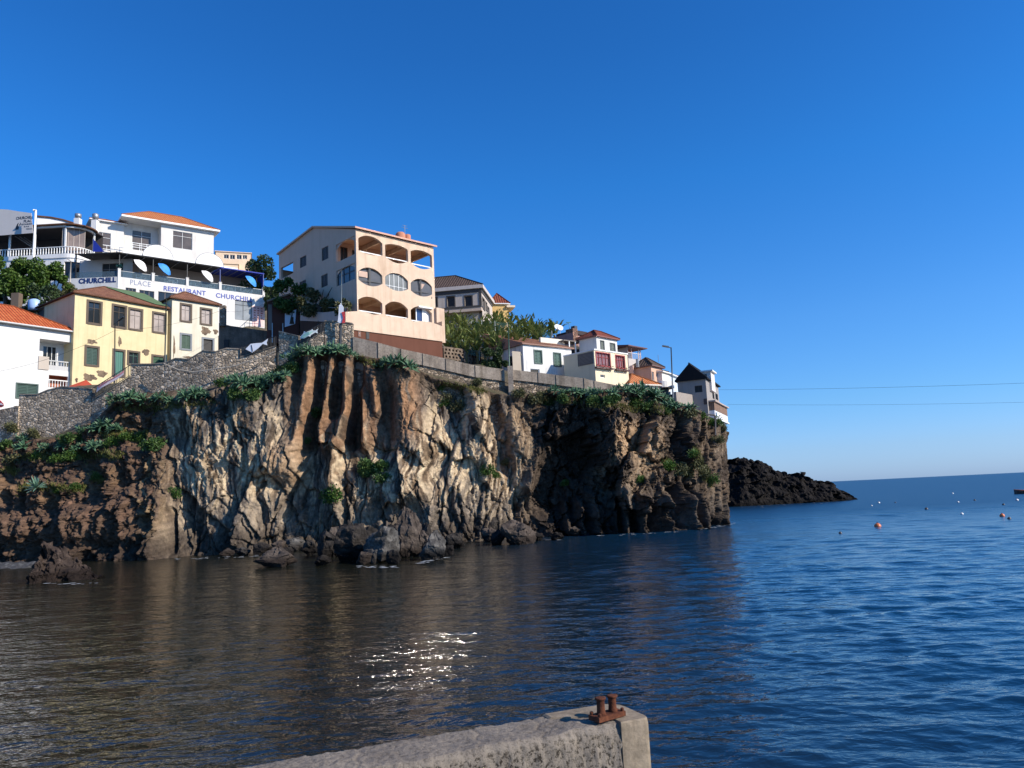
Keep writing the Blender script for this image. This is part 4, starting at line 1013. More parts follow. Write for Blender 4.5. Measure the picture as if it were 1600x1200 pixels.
def villa():
    F = Fac.line((192.6, 337.8), (346.5, 362.6), 128); Wt = plaster((0.67, 0.64, 0.60), 0.35)
    z1 = F.o.z-0.05; a0 = F.hit(193, 360)[0]+0.5; a1 = F.hit(253, 370)[0]; a2 = F.hit(335.5, 390)[0]; z0 = RZA-1.0
    root = thing('villa', 'white villa with orange hipped roof and recessed balcony above the restaurant', 'house', F.pt((a0+a2)/2, z0, -5))
    Fm = F.moved(-0.7); Fr_ = F.moved(-3.0); D = 9
    w = F.moved(-0.7).rect(269.7, 362.5, 300.5, 389); w2 = Fr_.rect(206, 361, 236.5, 392)
    mb = MB(); panel(mb, Fm, a1, a2, z0, z1, [w]); panel(mb, Fr_, a0, a1, z0, z1, [w2]); 
    Fl = Fac(Fm.pt(a1, z1), F.n); panel(mb, Fl, -2.3, 0, z0, z1); panel(mb, Fac(Fm.pt(a2, z1), -F.n), 0, D, z0, z1)
    panel(mb, Fac(Fr_.pt(a0, z1), F.n), -D+2.3, 0, z0, z1); panel(mb, Fac(Fm.pt(a2, z1, -D), -F.d), 0, a2-a0, z0, z1)
    mb.build('wall', Wt, root)
    gm = glass_mat((0.10, 0.08, 0.065), 0.1, 'brown_curtain_glass')
    window(root, Fm, w, 'c', mull=(0.5,), trans=(0.74,), pane=gm); window(root, Fr_, w2, 'c', mull=(0.5,), trans=(0.74,), pane=gm)
    roof_mb(F, a0, a2, D, z1, 3.3, 'hip', 0.9, thick=0.32, off0=-0.7).build('roof', R3(ORANGE_T, WPAINT), root)
    # moulding under the eaves
    mb = MB(); F2 = Fm
    F2.box(mb, a1, a2, z1-0.35, z1-0.22, 0, 0.1)
    for k in range(30): s_ = a1+(a2-a1)*k/30; F2.box(mb, s_+0.03, s_+0.15, z1-0.22, z1-0.06, 0, 0.12)
    mb.build('cornice', WPAINT, root)
    # balcony railing
    zf = Fm.hit(220, 392)[1]-0.9; zr = Fm.hit(222, 381)[1]
    mb = MB(); F2 = F.moved(-0.75)
    for z in (zr, zr-0.35, zr-0.75): F2.box(mb, a0, a1, z-0.05, z+0.04, -0.05, 0.02)
    for k in range(6): s_ = a0+(a1-a0)*k/5; F2.box(mb, s_-0.04, s_+0.04, zf, zr+0.06, -0.04, 0.01)
    mb.build('balcony_rail', WPAINT, root)
    mb = MB(); F2.box(mb, a0, a1, zf-0.25, zf, -2.2, 0.05); mb.build('balcony_slab', Wt, root)
    # wing, set back to the left
    Fw_ = F.moved(-2.5); b0 = Fw_.hit(143, 370)[0]; b1 = a0-0.01; zw = Fw_.hit(165, 347)[1]; w3 = Fw_.rect(149.5, 363, 173, 391)
    mb = MB(); panel(mb, Fw_, b0, b1, z0, zw, [w3]); panel(mb, Fac(Fw_.pt(b0, zw), F.n), -6, 0, z0, zw); panel(mb, Fac(Fw_.pt(b1, zw, -6), -F.d), 0, b1-b0, z0, zw)
    mb.build('wing_wall', Wt, root); window(root, Fw_, w3, 'c', mull=(0.45,), trans=(0.72,), pane=gm)
    roof_mb(Fw_, b0, b1, 6, zw, 1.2, 'hip', 0.5).build('wing_roof', R3(ORANGE_T, WPAINT), root)
    mb = MB(); zq = Fw_.hit(160, 384)[1]
    for z in (zq, zq-0.7): Fw_.box(mb, b0, b1, z-0.05, z+0.05, 0.5, 0.56)
    for k in range(5): s_ = b0+(b1-b0)*(k+.3)/5; Fw_.box(mb, s_-0.03, s_+0.03, zq-1.2, zq+0.05, 0.5, 0.56)
    mb.build('balcony_rail', WPAINT, root)
villa()

def pavilion():
    """shaded colonnade with a rounded corner balcony, far upper left"""
    Fl = Fac.line((56, 386.5), (101, 384.0), 117, True)      # shaded side, origin at the corner column
    n_f = Vector((-Fl.d.y, Fl.d.x, 0))                       # the direction the front runs
    Wt = plaster((0.78, 0.76, 0.74), 0.22)
    # plan: from far left to the column, round the bow, along the front
    Rb = 3.0; c = Fl.o + Fl.d*0 + n_f*Rb; pts = []
    for s_ in (-20, -14, -9, -5, -2.5, 0.0): p = Fl.pt(s_, 0); pts.append(Vector((p.x, p.y, 0)))
    for k in range(1, 13):
        t = math.pi*k/12*0.62
        pts.append(Vector((c.x, c.y, 0)) - n_f*Rb*math.cos(t) + Fl.d*Rb*math.sin(t)*0.9)
    # length along
    def zat(px, py, s_=0.0): return Fl.hit(px, py)[1]
    zrail = zat(80, 386); zfl = zat(80, 397.5); zslab = zat(80, 402.5); zhead = zat(80, 355.5); ztile = zat(80, 352.5); z0 = zat(101, 432.5)
    root = thing('terrace_pavilion', 'white colonnaded dining pavilion with rounded corner balcony at upper left', 'pavilion', Fl.pt(-6, z0))
    def outn(i):
        a = pts[max(0, i-1)]; b_ = pts[min(len(pts)-1, i+1)]; d = (b_-a).normalized(); return Vector((d.y, -d.x, 0))
    def band(i0, i1, za, zb, o0, o1, mb):
        for i in range(i0, i1):
            n0, n1 = outn(i), outn(i+1); A, B = pts[i], pts[i+1]
            q = [A+n0*o0, B+n1*o0, B+n1*o1, A+n0*o1]
            lo = [Vector((p.x, p.y, za)) for p in q]; hi = [Vector((p.x, p.y, zb)) for p in q]
            mb.face(list(reversed(lo))); mb.face(hi)
            mb.face([lo[3], lo[2], hi[2], hi[3]]); mb.face([lo[1], lo[0], hi[0], hi[1]])
            if i == i0: mb.face([lo[0], lo[3], hi[3], hi[0]])
            if i == i1-1: mb.face([lo[2], lo[1], hi[1], hi[2]])
    N = len(pts)-1
    mb = MB(); band(0, N, zslab-0.15, zfl, -0.5, 0.12, mb); mb.build('floor_slab', Wt, root)
    mb = MB(); band(0, N, zrail-0.1, zrail, -0.16, 0.06, mb); mb.build('handrail', WPAINT, root)
    mb = MB(); band(0, 5, zhead, ztile+0.05, -0.35, 0.02, mb); band(5, N, zhead-0.1, ztile-0.2, -0.35, 0.02, mb); mb.build('lintel', Wt, root)
    mb = MB(); band(0, N, ztile-0.05, ztile+0.16, -1.2, 0.4, mb); mb.build('tile_edge', OLD_T, root)
    # balusters
    tot = [0.0]
    for i in range(N): tot.append(tot[-1]+(pts[i+1]-pts[i]).length)
    def along(l_):
        for i in range(N):
            if l_ <= tot[i+1]: return pts[i].lerp(pts[i+1], (l_-tot[i])/(tot[i+1]-tot[i])), outn(i)
        return pts[-1], outn(N)
    k = 0; l_ = 6.0
    while l_ < tot[-1]-0.1:
        p, nn = along(l_); mb = MB(); q = p-nn*0.05; h = zrail-0.1-zfl
        mb.lathe(Vector((q.x, q.y, zfl)), [(0.07, 0), (0.10, h*0.25), (0.06, h*0.6), (0.085, h)], 7); mb.build('baluster', WPAINT, root, True); l_ += 0.44
    # columns
    for i, w in ((0, .25), (2, .25), (3, .3), (5, .22), (N, .2)):
        q = pts[i]-outn(i)*0.15; mb = MB(); mb.box(Vector((q.x-w/2, q.y-w/2, zfl)), (w, 0, 0), (0, w, 0), (0, 0, zhead-zfl)); mb.build('column', WPAINT, root)
    # lower storey, dark glass round the bow
    mb = MB(); band(0, N, zslab-0.75, zslab-0.15, -0.3, -0.02, mb); mb.build('band_course', Wt, root)
    mb = MB(); panel(mb, Fl, -20, 0, z0-9, zslab-0.75); panel(mb, Fac(Fl.pt(0, 0), -Fl.n), 0, 6, z0-9, zslab-0.75); mb.build('wall', Wt, root)
    mb = MB(); band(5, N, z0, zslab-0.75, -0.5, -0.3, mb); mb.build('glazing', glass_mat((0.012, 0.012, 0.014), 0.15, 'dark_glazing'), root)
    # dark dining room behind: rear wall, ceiling
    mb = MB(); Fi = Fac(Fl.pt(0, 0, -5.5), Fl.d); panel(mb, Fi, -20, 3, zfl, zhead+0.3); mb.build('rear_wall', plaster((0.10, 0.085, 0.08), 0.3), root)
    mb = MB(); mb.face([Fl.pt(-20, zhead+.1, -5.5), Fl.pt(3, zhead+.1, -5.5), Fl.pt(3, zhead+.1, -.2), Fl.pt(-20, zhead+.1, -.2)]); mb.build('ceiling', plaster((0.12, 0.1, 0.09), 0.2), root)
    mb = MB(); 
    for k in range(3): x = -2.2-k*0.9; mb.tube([Fl.pt(-9.5+k*.5, zhead-0.3, -2-k*.4), Fl.pt(-4.7+k*.3, zfl+0.8, -2-k*.4)], 0.09, 6)
    mb.build('canopy_strut', paint((0.3, 0.27, 0.25)), root)
    mb = MB(); cq = pts[8]; Fg = Fac(Vector((cq.x, cq.y, 0)) - outn(8)*0.8, (pts[10]-pts[6]).normalized()); Fg.box(mb, -1.6, 1.5, zfl, zhead, -0.06, 0); g = mb.build('glass_screen', glass_mat((0.22, 0.17, 0.14), 0.12, 'screen_glass'), root)
    mb = MB()
    for k in range(5): s_ = -1.6+3.1*k/4; Fg.box(mb, s_-0.05, s_+0.05, zfl, zhead, 0.0, 0.05)
    mb.build('mullion', paint((0.4, 0.33, 0.28)), g)
    # gable behind with tiled verge
    Fg = Fac.line((58, 341), (100, 345), 125); a0, a1 = Fg.hit(58, 345)[0], Fg.hit(119, 350)[0]; zz = ztile-0.2; mb = MB()
    prof = [(58, 339), (80, 341), (98, 344.5), (119, 351)]
    top = [(Fg.hit(*p)) for p in prof]
    poly = [Fg.pt(a0, zz), Fg.pt(a1, zz)] + [Fg.pt(s_, z) for s_, z in reversed(top)]
    mb.face(poly); mb.build('gable', Wt, root)
    mb = MB()
    for (p, q) in zip(top, top[1:]):
        dv = Fg.pt(*q)-Fg.pt(*p); mb.box(Fg.pt(*p, -2.5), dv, Fg.n*2.75, ZV*0.22)
    mb.build('gable_roof', OLD_T, root)
    # sign cloth with lettering
    Fs = Fac.line((0, 368), (51.7, 364), 116.0, True); a = Fs.hit(-40, 350)[0]
    prof = [(-40, 331), (-15, 327.5), (0, 327), (12, 327.5), (30, 330.5), (49, 333)]
    top = [Fs.hit(*p) for p in prof]; zb = Fs.o.z; mb = MB()
    fr = [Fs.pt(a, zb, .03), Fs.pt(0, zb, .03)] + [Fs.pt(s_, z, .03) for s_, z in reversed(top)]
    mb.face(fr); mb.face([p-Fs.n*0.06 for p in reversed(fr)])
    for i in range(len(fr)): p, q = fr[i], fr[(i+1) % len(fr)]; mb.face([p-Fs.n*.06, q-Fs.n*.06, q, p])
    sg = mb.build('sign_cloth', plaster((0.62, 0.58, 0.55), 0.12), root)
    dk = paint((0.03, 0.03, 0.035))
    for s_, (x0, y0, x1, y1) in (('CHURCHILL', (25.5, 338, 52, 342.5)), ('PLAC', (37.5, 343.5, 50, 347.5)), ('RESTAURANTE', (34, 349, 51, 351.5)), ('BAR', (38, 353.2, 46, 355)), ('TERRACE', (41, 356.8, 51, 358.6))):
        r = Fs.rect(x0, y0, x1, y1); text_on(Fs, s_, r, dk, sg, off=0.035, ext=0.01, bold=0.015 if y0 < 345 else 0)
    r = Fs.rect(24.5, 348, 32.5, 358.8); a, b_, c_, d = r; w, h = b_-a, d-c_
    for poly in ([(0, 0), (.62, 0), (.66, .35), (.5, .62), (.6, .98), (.42, .9), (.2, .62), (.05, .35)], [(.72, .55), (.98, .6), (1.02, .95), (.84, .98), (.9, .78), (.72, .72)]):
        mb = MB(); f = [Fs.pt(a+w*x, c_+h*y, .04) for x, y in poly]; mb.face(f); mb.face([p-Fs.n*.008 for p in reversed(f)])
        for i in range(len(f)): p, q = f[i], f[(i+1) % len(f)]; mb.face([p-Fs.n*.008, q-Fs.n*.008, q, p])
        mb.build('emblem', dk, sg)
    # chimneys with steel cowls
    for (x, yt, yb, Y) in ((121.5, 334, 352, 124), (148.5, 334, 358, 126)):
        p = at(x, yb, Y); hz = at(x, yt, Y).z-p.z; mb = MB(); mb.box(p-Vector((.45, .45, .5)), (.9, 0, 0), (0, .9, 0), (0, 0, hz*0.55+.5)); ch = mb.build('chimney', Wt, root)
        mb = MB(); mb.lathe(p+ZV*hz*0.55, [(0.42, 0), (0.42, hz*0.12), (0.52, hz*0.14), (0.52, hz*0.40), (0.3, hz*0.45)], 14); mb.build('cowl', STEEL, ch, True)
pavilion()
# white flue pole in front of the pavilion
p = at(52.6, 404, 114.8); q = at(53.6, 329, 114.8); mb = MB(); mb.tube([p-ZV*8, Vector((p.x, p.y, q.z-.3)), Vector((p.x, p.y, q.z)), Vector((p.x-.35, p.y, q.z+.05))], 0.17, 10)
tag(mb.build('flue_pipe', WPAINT, None, True), 'tall white flue pipe standing between sign cloth and colonnade', 'pipe')

# ---- house far behind, between the villa and the dark tree
def back_house():
    F = Fac.line((337, 393), (390, 396), 150); P = plaster((0.75, 0.58, 0.42), 0.2)
    wf = [((349.5, 397.5, 357.5, 404), 'g', {'trans': ()}), ((359, 398, 367, 405), 'g', {'trans': ()}), ((369.5, 398, 377.5, 405), 'g', {'trans': ()}), ((379, 398.5, 386, 405), 'g', {'trans': ()})]
    root = house('peach_house', 'peach coloured house with a row of windows behind the villa', 'house', F, F.hit(392, 400)[0], F.hit(350, 440)[1], 8, P, wf, [], ('flat', 0, [P, P, P], 0.2), 3)
    F2 = F.moved(3.0); a, b_ = F2.hit(347, 410)[0], F2.hit(372, 412)[0]; z = F2.hit(360, 409)[1]
    roof_mb(F2, a, b_, 3.0, z-0.5, 1.0, 'shed', 0.2).build('porch_roof', R3(OLD_T, P), root)
    mb = MB(); panel(mb, F2, a, b_, z-9, z-0.5); panel(mb, F2.left(a), -3, 0, z-9, z-0.5); panel(mb, F2.right(b_), 0, 3, z-9, z-0.5); mb.build('porch_wall', P, root)
back_house()

# ---- apartment tower with arched loggias
def pane_box(mb, F2, a, b_, c, d, k):
    """glazing; the two outer panes are turned so the reflected sun lands on set water spots"""
    if k == 1: F2.box(mb, a, b_, c, d, -0.03, 0.0); return
    P = F2.pt((a+b_)/2, (c+d)/2, -0.02); W = on_z(*((632, 1042) if k == 0 else (690, 1018)), 0.0)
    N = ((W-P).normalized()+SUN_DIR).normalized(); u = ZV.cross(N).normalized(); v = N.cross(u)  # normal aimed to bounce the sun onto that water spot
    mb.box(P-u*(b_-a)/2-v*(d-c)/2-N*.03, u*(b_-a), N*.03, v*(d-c))
def tower():
    F = Fac.line((560.3, 357.6), (679.4, 385.8), 76); F = Fac(F.pt(F.hit(557, 420)[0], F.o.z), F.d)
    L = F.hit(678.6, 430)[0]; zr = F.o.z
    C = plaster((0.64, 0.485, 0.36), 0.6, tint=(0.6, 0.52, 0.45)); PK = plaster((0.56, 0.36, 0.25), 0.2); SH = plaster((0.62, 0.44, 0.33), 0.25)  # SH: side wall colour warmed to offset the blue of its shade
    zb = F.hit(620, 520)[1]-1.0; Fl = F.left(); D = abs(Fl.hit(436, 430)[0]); LD = abs(Fl.hit(524, 400)[0])
    root = thing('apartment_block', 'salmon and cream apartment block with three tiers of arched balconies', 'building', F.pt(L/2, zb, -D/2))
    zt = zr-0.1
    xs = [0.0, F.hit(600.2, 430)[0], F.hit(639.5, 440)[0], L]
    rows = []
    # per row: sill and arch heights read at bay one
    bay = [(560, 597.5), (602, 637.5), (642, 675)]
    tops = [[(372, 366, 375, 395, 398), (381.5, 379.5, 385.5, 404.5, 411), (391, 388.5, 395, 414, 420)],
            [(423, 415.5, 426, 440, 447), (430.5, 424, 435, 448.5, 454.5), (440, 433, 444.5, 457, 463)],
            [(466, 461, 470.5, 487, 491), (476.5, 468.5, 478.5, 494, 499), (483, 476, 485, 502, 508)]]
    mb = MB(); th = 0.35
    holes = []
    floors = [zt]
    for r in range(3):
        for k in range(3):
            x0, x1 = bay[k]; a, b_ = F.hit(x0, tops[r][k][1]+20)[0], F.hit(x1, tops[r][k][1]+20)[0]
            xm = (x0+x1)/2
            zsp = (F.hit(x0, tops[r][k][0]+3)[1]+F.hit(x1, tops[r][k][2]+3)[1])/2; zpk = F.hit(xm, tops[r][k][1]+3)[1]
            zs0 = F.hit(xm, tops[r][k][3])[1]; zs1 = F.hit(xm, tops[r][k][4])[1]
            holes.append((r, k, a, b_, zsp, zpk, zs0, zs1))
    zrow = [zt]
    for r in range(2):
        hs_ = [h for h in holes if h[0] == r]; hn = [h for h in holes if h[0] == r+1]
        zrow.append((min(h[7] for h in hs_)+max(h[5] for h in hn))/2)
    z3 = min(h[7] for h in holes if h[0] == 2)-0.1; zrow.append(z3)
    n = 16
    for (r, k, a, b_, zsp, zpk, zs0, zs1) in holes:
        za, zc = zrow[r+1], zrow[r]
        s0, s1 = xs[k], xs[k+1]
        for (p, q) in ((s0, a), (b_, s1)):
            mb.face([F.pt(p, za), F.pt(q, za), F.pt(q, zc), F.pt(p, zc)])
        for i in range(n):
            t0, t1 = -1+2*i/n, -1+2*(i+1)/n
            up = lambda t: zsp+(zpk-zsp)*(1-abs(t)**2.3)
            lo = lambda t: zs0-(zs0-zs1)*(1-t*t)
            p, q = a+(b_-a)*i/n, a+(b_-a)*(i+1)/n
            mb.face([F.pt(p, up(t0)), F.pt(q, up(t1)), F.pt(q, zc), F.pt(p, zc)])
            mb.face([F.pt(p, za), F.pt(q, za), F.pt(q, lo(t1)), F.pt(p, lo(t0))])
            mb.face([F.pt(p, up(t0)), F.pt(p, up(t0), -th), F.pt(q, up(t1), -th), F.pt(q, up(t1))])
            mb.face([F.pt(p, lo(t0)), F.pt(q, lo(t1)), F.pt(q, lo(t1), -th), F.pt(p, lo(t0), -th)])
            mb.face([F.pt(p, up(t0), -th), F.pt(p, zc, -th), F.pt(q, zc, -th), F.pt(q, up(t1), -th)])
            mb.face([F.pt(p, za, -th), F.pt(p, lo(t0), -th), F.pt(q, lo(t1), -th), F.pt(q, za, -th)])
        for x in (a, b_): mb.face([F.pt(x, zs0), F.pt(x, zsp), F.pt(x, zsp, -th), F.pt(x, zs0, -th)])
    panel(mb, F, 0, L, zb-3, z3)
    mb.build('wall', C, root)
    # inner loggia: rear wall, floors, dividing ends
    Fi = F.moved(-LD)
    mb = MB(); doors = []
    for (r, k, a, b_, zsp, zpk, zs0, zs1) in holes:
        if r == 1 and k == 1: continue
        zf = zs1-0.15 if r < 2 else zs1-0.3
        doors.append((a+0.35, a+1.25, zf, zf+2.0)); 
        if (r, k) != (0, 2): doors.append((a+1.8, a+2.7, zf+0.1, zf+1.9))
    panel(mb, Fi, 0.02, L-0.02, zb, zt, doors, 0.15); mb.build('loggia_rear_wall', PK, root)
    for d in doors: window(root, Fi, d, 'd', mull=(0.5,), trans=(), fm=paint((0.10, 0.05, 0.035)))
    for z in [zrow[1]-0.1, zrow[2]-0.1, z3-0.3]:
        mb = MB(); F.box(mb, 0.02, L-0.02, z-0.1, z+0.1, -LD, -th-0.002); mb.build('balcony_slab', C, root)
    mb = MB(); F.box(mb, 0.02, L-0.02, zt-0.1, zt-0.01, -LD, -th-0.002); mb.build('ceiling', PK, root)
    for k in (1, 2):
        for r in range(3):
            mb = MB(); F.box(mb, xs[k]-0.12, xs[k]+0.12, zrow[r]-0.6, zrow[r]-0.15, -LD+0.01, -th-0.004); mb.build('ceiling_beam', C, root)
    # right end wall: open on the top floor
    Fr = F.right(L); mb = MB(); z_o = [h for h in holes if h[0] == 0 and h[1] == 2][0]
    panel(mb, Fr, 0, D, zb-3, zt, [(0.35, LD-0.1, z_o[6]-0.1, z_o[4]+0.3)], 0.25)
    panel(mb, F.back(L, D), 0, L, zb-3, zt); mb.build('end_wall', C, root)
    # left gable wall
    ops = []
    o1 = Fl.rect(525.5, 374, 553, 404); o2 = Fl.rect(524.5, 416, 552, 444); ok = Fl.rect(440.5, 404, 458, 431); ok = (-D+0.5, ok[1], ok[2], ok[3])
    ops = [(-LD+0.12, -0.3, o1[2], o1[3]-0.1), (-LD+0.12, -0.3, o2[2]+0.1, o2[3]-0.1), ok]
    ws = [Fl.rect(*q) for q in ((468.6, 398, 478.6, 417), (502.6, 386, 513, 406), (501.7, 429, 512, 448), (468, 439, 478, 460))]
    mb = MB(); panel(mb, Fl, -D, 0, zb-3, zt, ops+ws, 0.25)
    top = [Fl.hit(*p) for p in ((436, 397), (490.6, 354.9), (558, 357.5))]
    # arch spandrels of the end openings
    for (a, b_, c, d) in ops:
        n2 = 10; m_ = (a+b_)/2
        for i in range(n2):
            p, q = a+(b_-a)*i/n2, a+(b_-a)*(i+1)/n2; e = lambda x: d-0.55*(abs(x-m_)/((b_-a)/2))**2.2
            mb.face([Fl.pt(p, e(p), -.1), Fl.pt(q, e(q), -.1), Fl.pt(q, d, -.1), Fl.pt(p, d, -.1)])
    mb.build('gable_wall', SH, root)
    for w in ws: window(root, Fl, w, 's', surr=None, mull=(0.5,), trans=(), fm=paint((0.06, 0.035, 0.025)), leafmat=paint((0.05, 0.03, 0.022)))
    # rear-left open porch: clear of the body behind
    # roof: two slopes, ridge along the facade
    sr = Fl.hit(490.6, 357)[0]; zr_ = Fl.hit(490.6, 356)[1]; zl = Fl.hit(436, 398)[1]
    W = D; T = tiles((0.42, 0.17, 0.10), (0.5, 0.22, 0.13), mossy=0.3)
    mb = MB(); A0, A1 = -0.25, L+0.3
    e0 = (0.3, zt+0.02); rg = (sr, max(zr_, zt+0.8)); e1 = (-D-0.15, zl)
    def P(a, e, dz=0): return F.pt(a, e[1]+dz, e[0])
    mb.face([P(A0, e0, .18), P(A1, e0, .18), P(A1, rg, .18), P(A0, rg, .18)], 0, [(0, 0), (A1, 0), (A1, 9), (0, 9)]); mb.face([P(A1, e1, .18), P(A0, e1, .18), P(A0, rg, .18), P(A1, rg, .18)], 0, [(A1, 0), (0, 0), (0, 9), (A1, 9)])
    for a in (A0, A1):
        q = [P(a, e0), P(a, e0, .18), P(a, rg, .18), P(a, rg)]; mb.face(q, 1); mb.face([P(a, rg), P(a, rg, .18), P(a, e1, .18), P(a, e1)], 1)
    mb.face([P(A0, e0), P(A1, e0), P(A1, e0, .18), P(A0, e0, .18)], 2); mb.face([P(A1, e1), P(A0, e1), P(A0, e1, .18), P(A1, e1, .18)], 1)
    mb.face([P(A0, e0), P(A0, rg), P(A1, rg), P(A1, e0)], 1); mb.face([P(A0, rg), P(A0, e1), P(A1, e1), P(A1, rg)], 1)
    mb.build('roof', [T, SH, plaster((0.62, 0.36, 0.27), 0.2)], root)
    mb = MB()
    for x in (0.0, L): mb.face([F.pt(x, zt-0.02, 0), F.pt(x, rg[1], rg[0]), F.pt(x, zl, -D), F.pt(x, zt-3.5 if zl < zt else zt, -D)])
    mb.build('gable', SH, root)
    # glazing of the middle floor
    G = glass_mat((0.10, 0.09, 0.085), 0.045, 'balcony_glazing')
    for k in range(3):
        h = [q for q in holes if q[0] == 1 and q[1] == k][0]; a, b_, zs, zp = h[2], h[3], h[7], h[5]
        mb = MB(); F2 = F.moved(-0.22); pane_box(mb, F2, a, b_, zs-.05, zp+.05, k); g = mb.build('glazing', G if k != 1 else glass_mat((0.20, 0.20, 0.18), 0.05, 'pale_glazing'), root)
        mb = MB()
        bo = 0.13 if k != 1 else 0.0
        for t in ((0.02, .46, .5, .98) if k != 1 else (0.02, .22, .42, .62, .82, .98)):
            s_ = a+(b_-a)*t; F2.box(mb, s_-0.035, s_+0.035, zs, zp, bo, bo+0.04)
        F2.box(mb, a, b_, (zs+h[6])/2+0.25, (zs+h[6])/2+0.31, bo, bo+0.045)
        mb.build('glazing_bar', IRON if k != 1 else STEEL, g)
        if k != 1:
            mb = MB(); t0, t1 = ((0.04, 0.45) if k == 0 else (0.5, 0.95)); F2.box(mb, a+(b_-a)*t0, a+(b_-a)*t1, zs+0.9, zp-0.45, 0.004, 0.012); mb.build('blind', paint((0.42, 0.27, 0.20)), g)
    mb = MB(); o = ops[1]; Fl.box(mb, o[0], o[1], o[2], o[3], -0.2, -0.17); g = mb.build('glazing', G, root)
    mb = MB()
    for t in (0.05, .35, .65, .95): s_ = o[0]+(o[1]-o[0])*t; Fl.box(mb, s_-0.04, s_+0.04, o[2], o[3], -0.17, -0.12)
    Fl.box(mb, o[0], o[1], o[3]-0.75, o[3]-0.68, -0.17, -0.115); mb.build('glazing_bar', IRON, g)
    # white rails on top floor and glazed box on the lowest
    for h in holes:
        if h[0] == 0 or h[0] == 2:
            mb = MB(); F.box(mb, h[2], h[3], h[6]-0.05, h[6]+0.05, -0.25, -0.17); mb.build('rail', WPAINT, root)
    a, b_, c, d = F.rect(653.5, 482, 675, 507.5); F3 = F.moved(-0.5)
    mb = MB(); F3.box(mb, a, b_, d, d+0.15, -0.1, 0.7); F3.box(mb, a, a+.1, c, d, 0, .1); F3.box(mb, a+(b_-a)*.45, b_, c, d, 0, .1); F3.box(mb, a+.1, a+(b_-a)*.45, c, c+.35, 0, .1); gp = mb.build('porch', WPAINT, root)
    mb = MB(); F3.box(mb, a+.1, a+(b_-a)*.45, c+.35, d, 0.03, 0.06); mb.build('pane', glass_mat((0.03, 0.05, 0.12), 0.1, 'porch_glass'), gp)
    # roof tank and aerial
    p = F.pt(F.hit(636, 372)[0], zt+0.1, -1.2); mb = MB(); mb.lathe(p, [(0.55, -0.3), (0.55, 1.0), (0.4, 1.2)], 14); mb.lathe(p+F.d*0.95, [(0.35, -.3), (0.35, 1.1), (0.2, 1.2)], 12); mb.build('water_tank', plaster((0.5, 0.22, 0.14), 0.3), root, True)
    mb = MB(); mb.tube([p+F.d*.6+ZV*.8, p+F.d*.6+ZV*2.2], 0.03, 5); mb.tube([p+F.d*.2+ZV*1.9, p+F.d*1.0+ZV*1.9], 0.02, 5); mb.tube([p+F.d*.3+ZV*2.15, p+F.d*.9+ZV*2.15], 0.02, 5); mb.build('aerial', STEEL, root)
    # scalloped terrace in front on a red base
    Ft = F.moved(1.6); tp = [(536, 482), (553, 484.5), (577, 488.5), (590, 491.5), (606, 496), (640, 500.5), (660, 505), (672, 511), (680, 514.5), (691, 510.5)]
    a0, a1 = Ft.hit(540, 500)[0], Ft.hit(691, 520)[0]
    zm = (Ft.hit(560, 508)[1]+Ft.hit(680, 533)[1])/2; zlo = Ft.hit(690, 556)[1]-3
    ztp = (Ft.hit(560, 486)[1]+Ft.hit(660, 505)[1])/2
    mb = MB(); n = 60
    def zz(s_): 
        t = (s_-a0)/(a1-a0); return ztp+0.28*abs(math.sin(t*math.pi*3.0))-0.15
    for (o_) in (0, 1):
        for i in range(n):
            p, q = a0+(a1-a0)*i/n, a0+(a1-a0)*(i+1)/n
            if o_ == 0:
                mb.face([Ft.pt(p, zm), Ft.pt(q, zm), Ft.pt(q, zz(q)), Ft.pt(p, zz(p))]); mb.face([Ft.pt(p, zz(p)), Ft.pt(q, zz(q)), Ft.pt(q, zz(q), -.3), Ft.pt(p, zz(p), -.3)])
                mb.face([Ft.pt(q, zm, -.3), Ft.pt(p, zm, -.3), Ft.pt(p, zz(p), -.3), Ft.pt(q, zz(q), -.3)])
    Ft.box(mb, a0, a1, zm-0.25, zm, -1.58, 0.06)
    Frt = Ft.right(a1); panel(mb, Frt, 0, 6, zm, ztp+0.4); Fp = F.moved(0.3); Fp.box(mb, L-0.1, L+1.0, zm, Fp.hit(685, 481)[1], -0.5, 0.0)
    mb.build('terrace_parapet', C, root)
    mb = MB(); panel(mb, Ft.moved(-0.05), a0+0.5, a1, zlo, zm-0.25); panel(mb, Ft.right(a1-0.02), 0.05, 7, zlo, zm); mb.build('terrace_base', plaster((0.13, 0.052, 0.033), 0.4), root)
    mb = MB(); Fq = Ft.moved(-0.04); r = Fq.rect(572, 516, 576.5, 530); Fq.box(mb, *r, 0, .04); mb.build('door', DARK, root)
    r = Fq.rect(559.5, 518, 563.5, 526); mb = MB(); Fq.box(mb, *r, 0, .04); mb.build('vent', paint((0.15, 0.07, 0.05)), root)
tower()

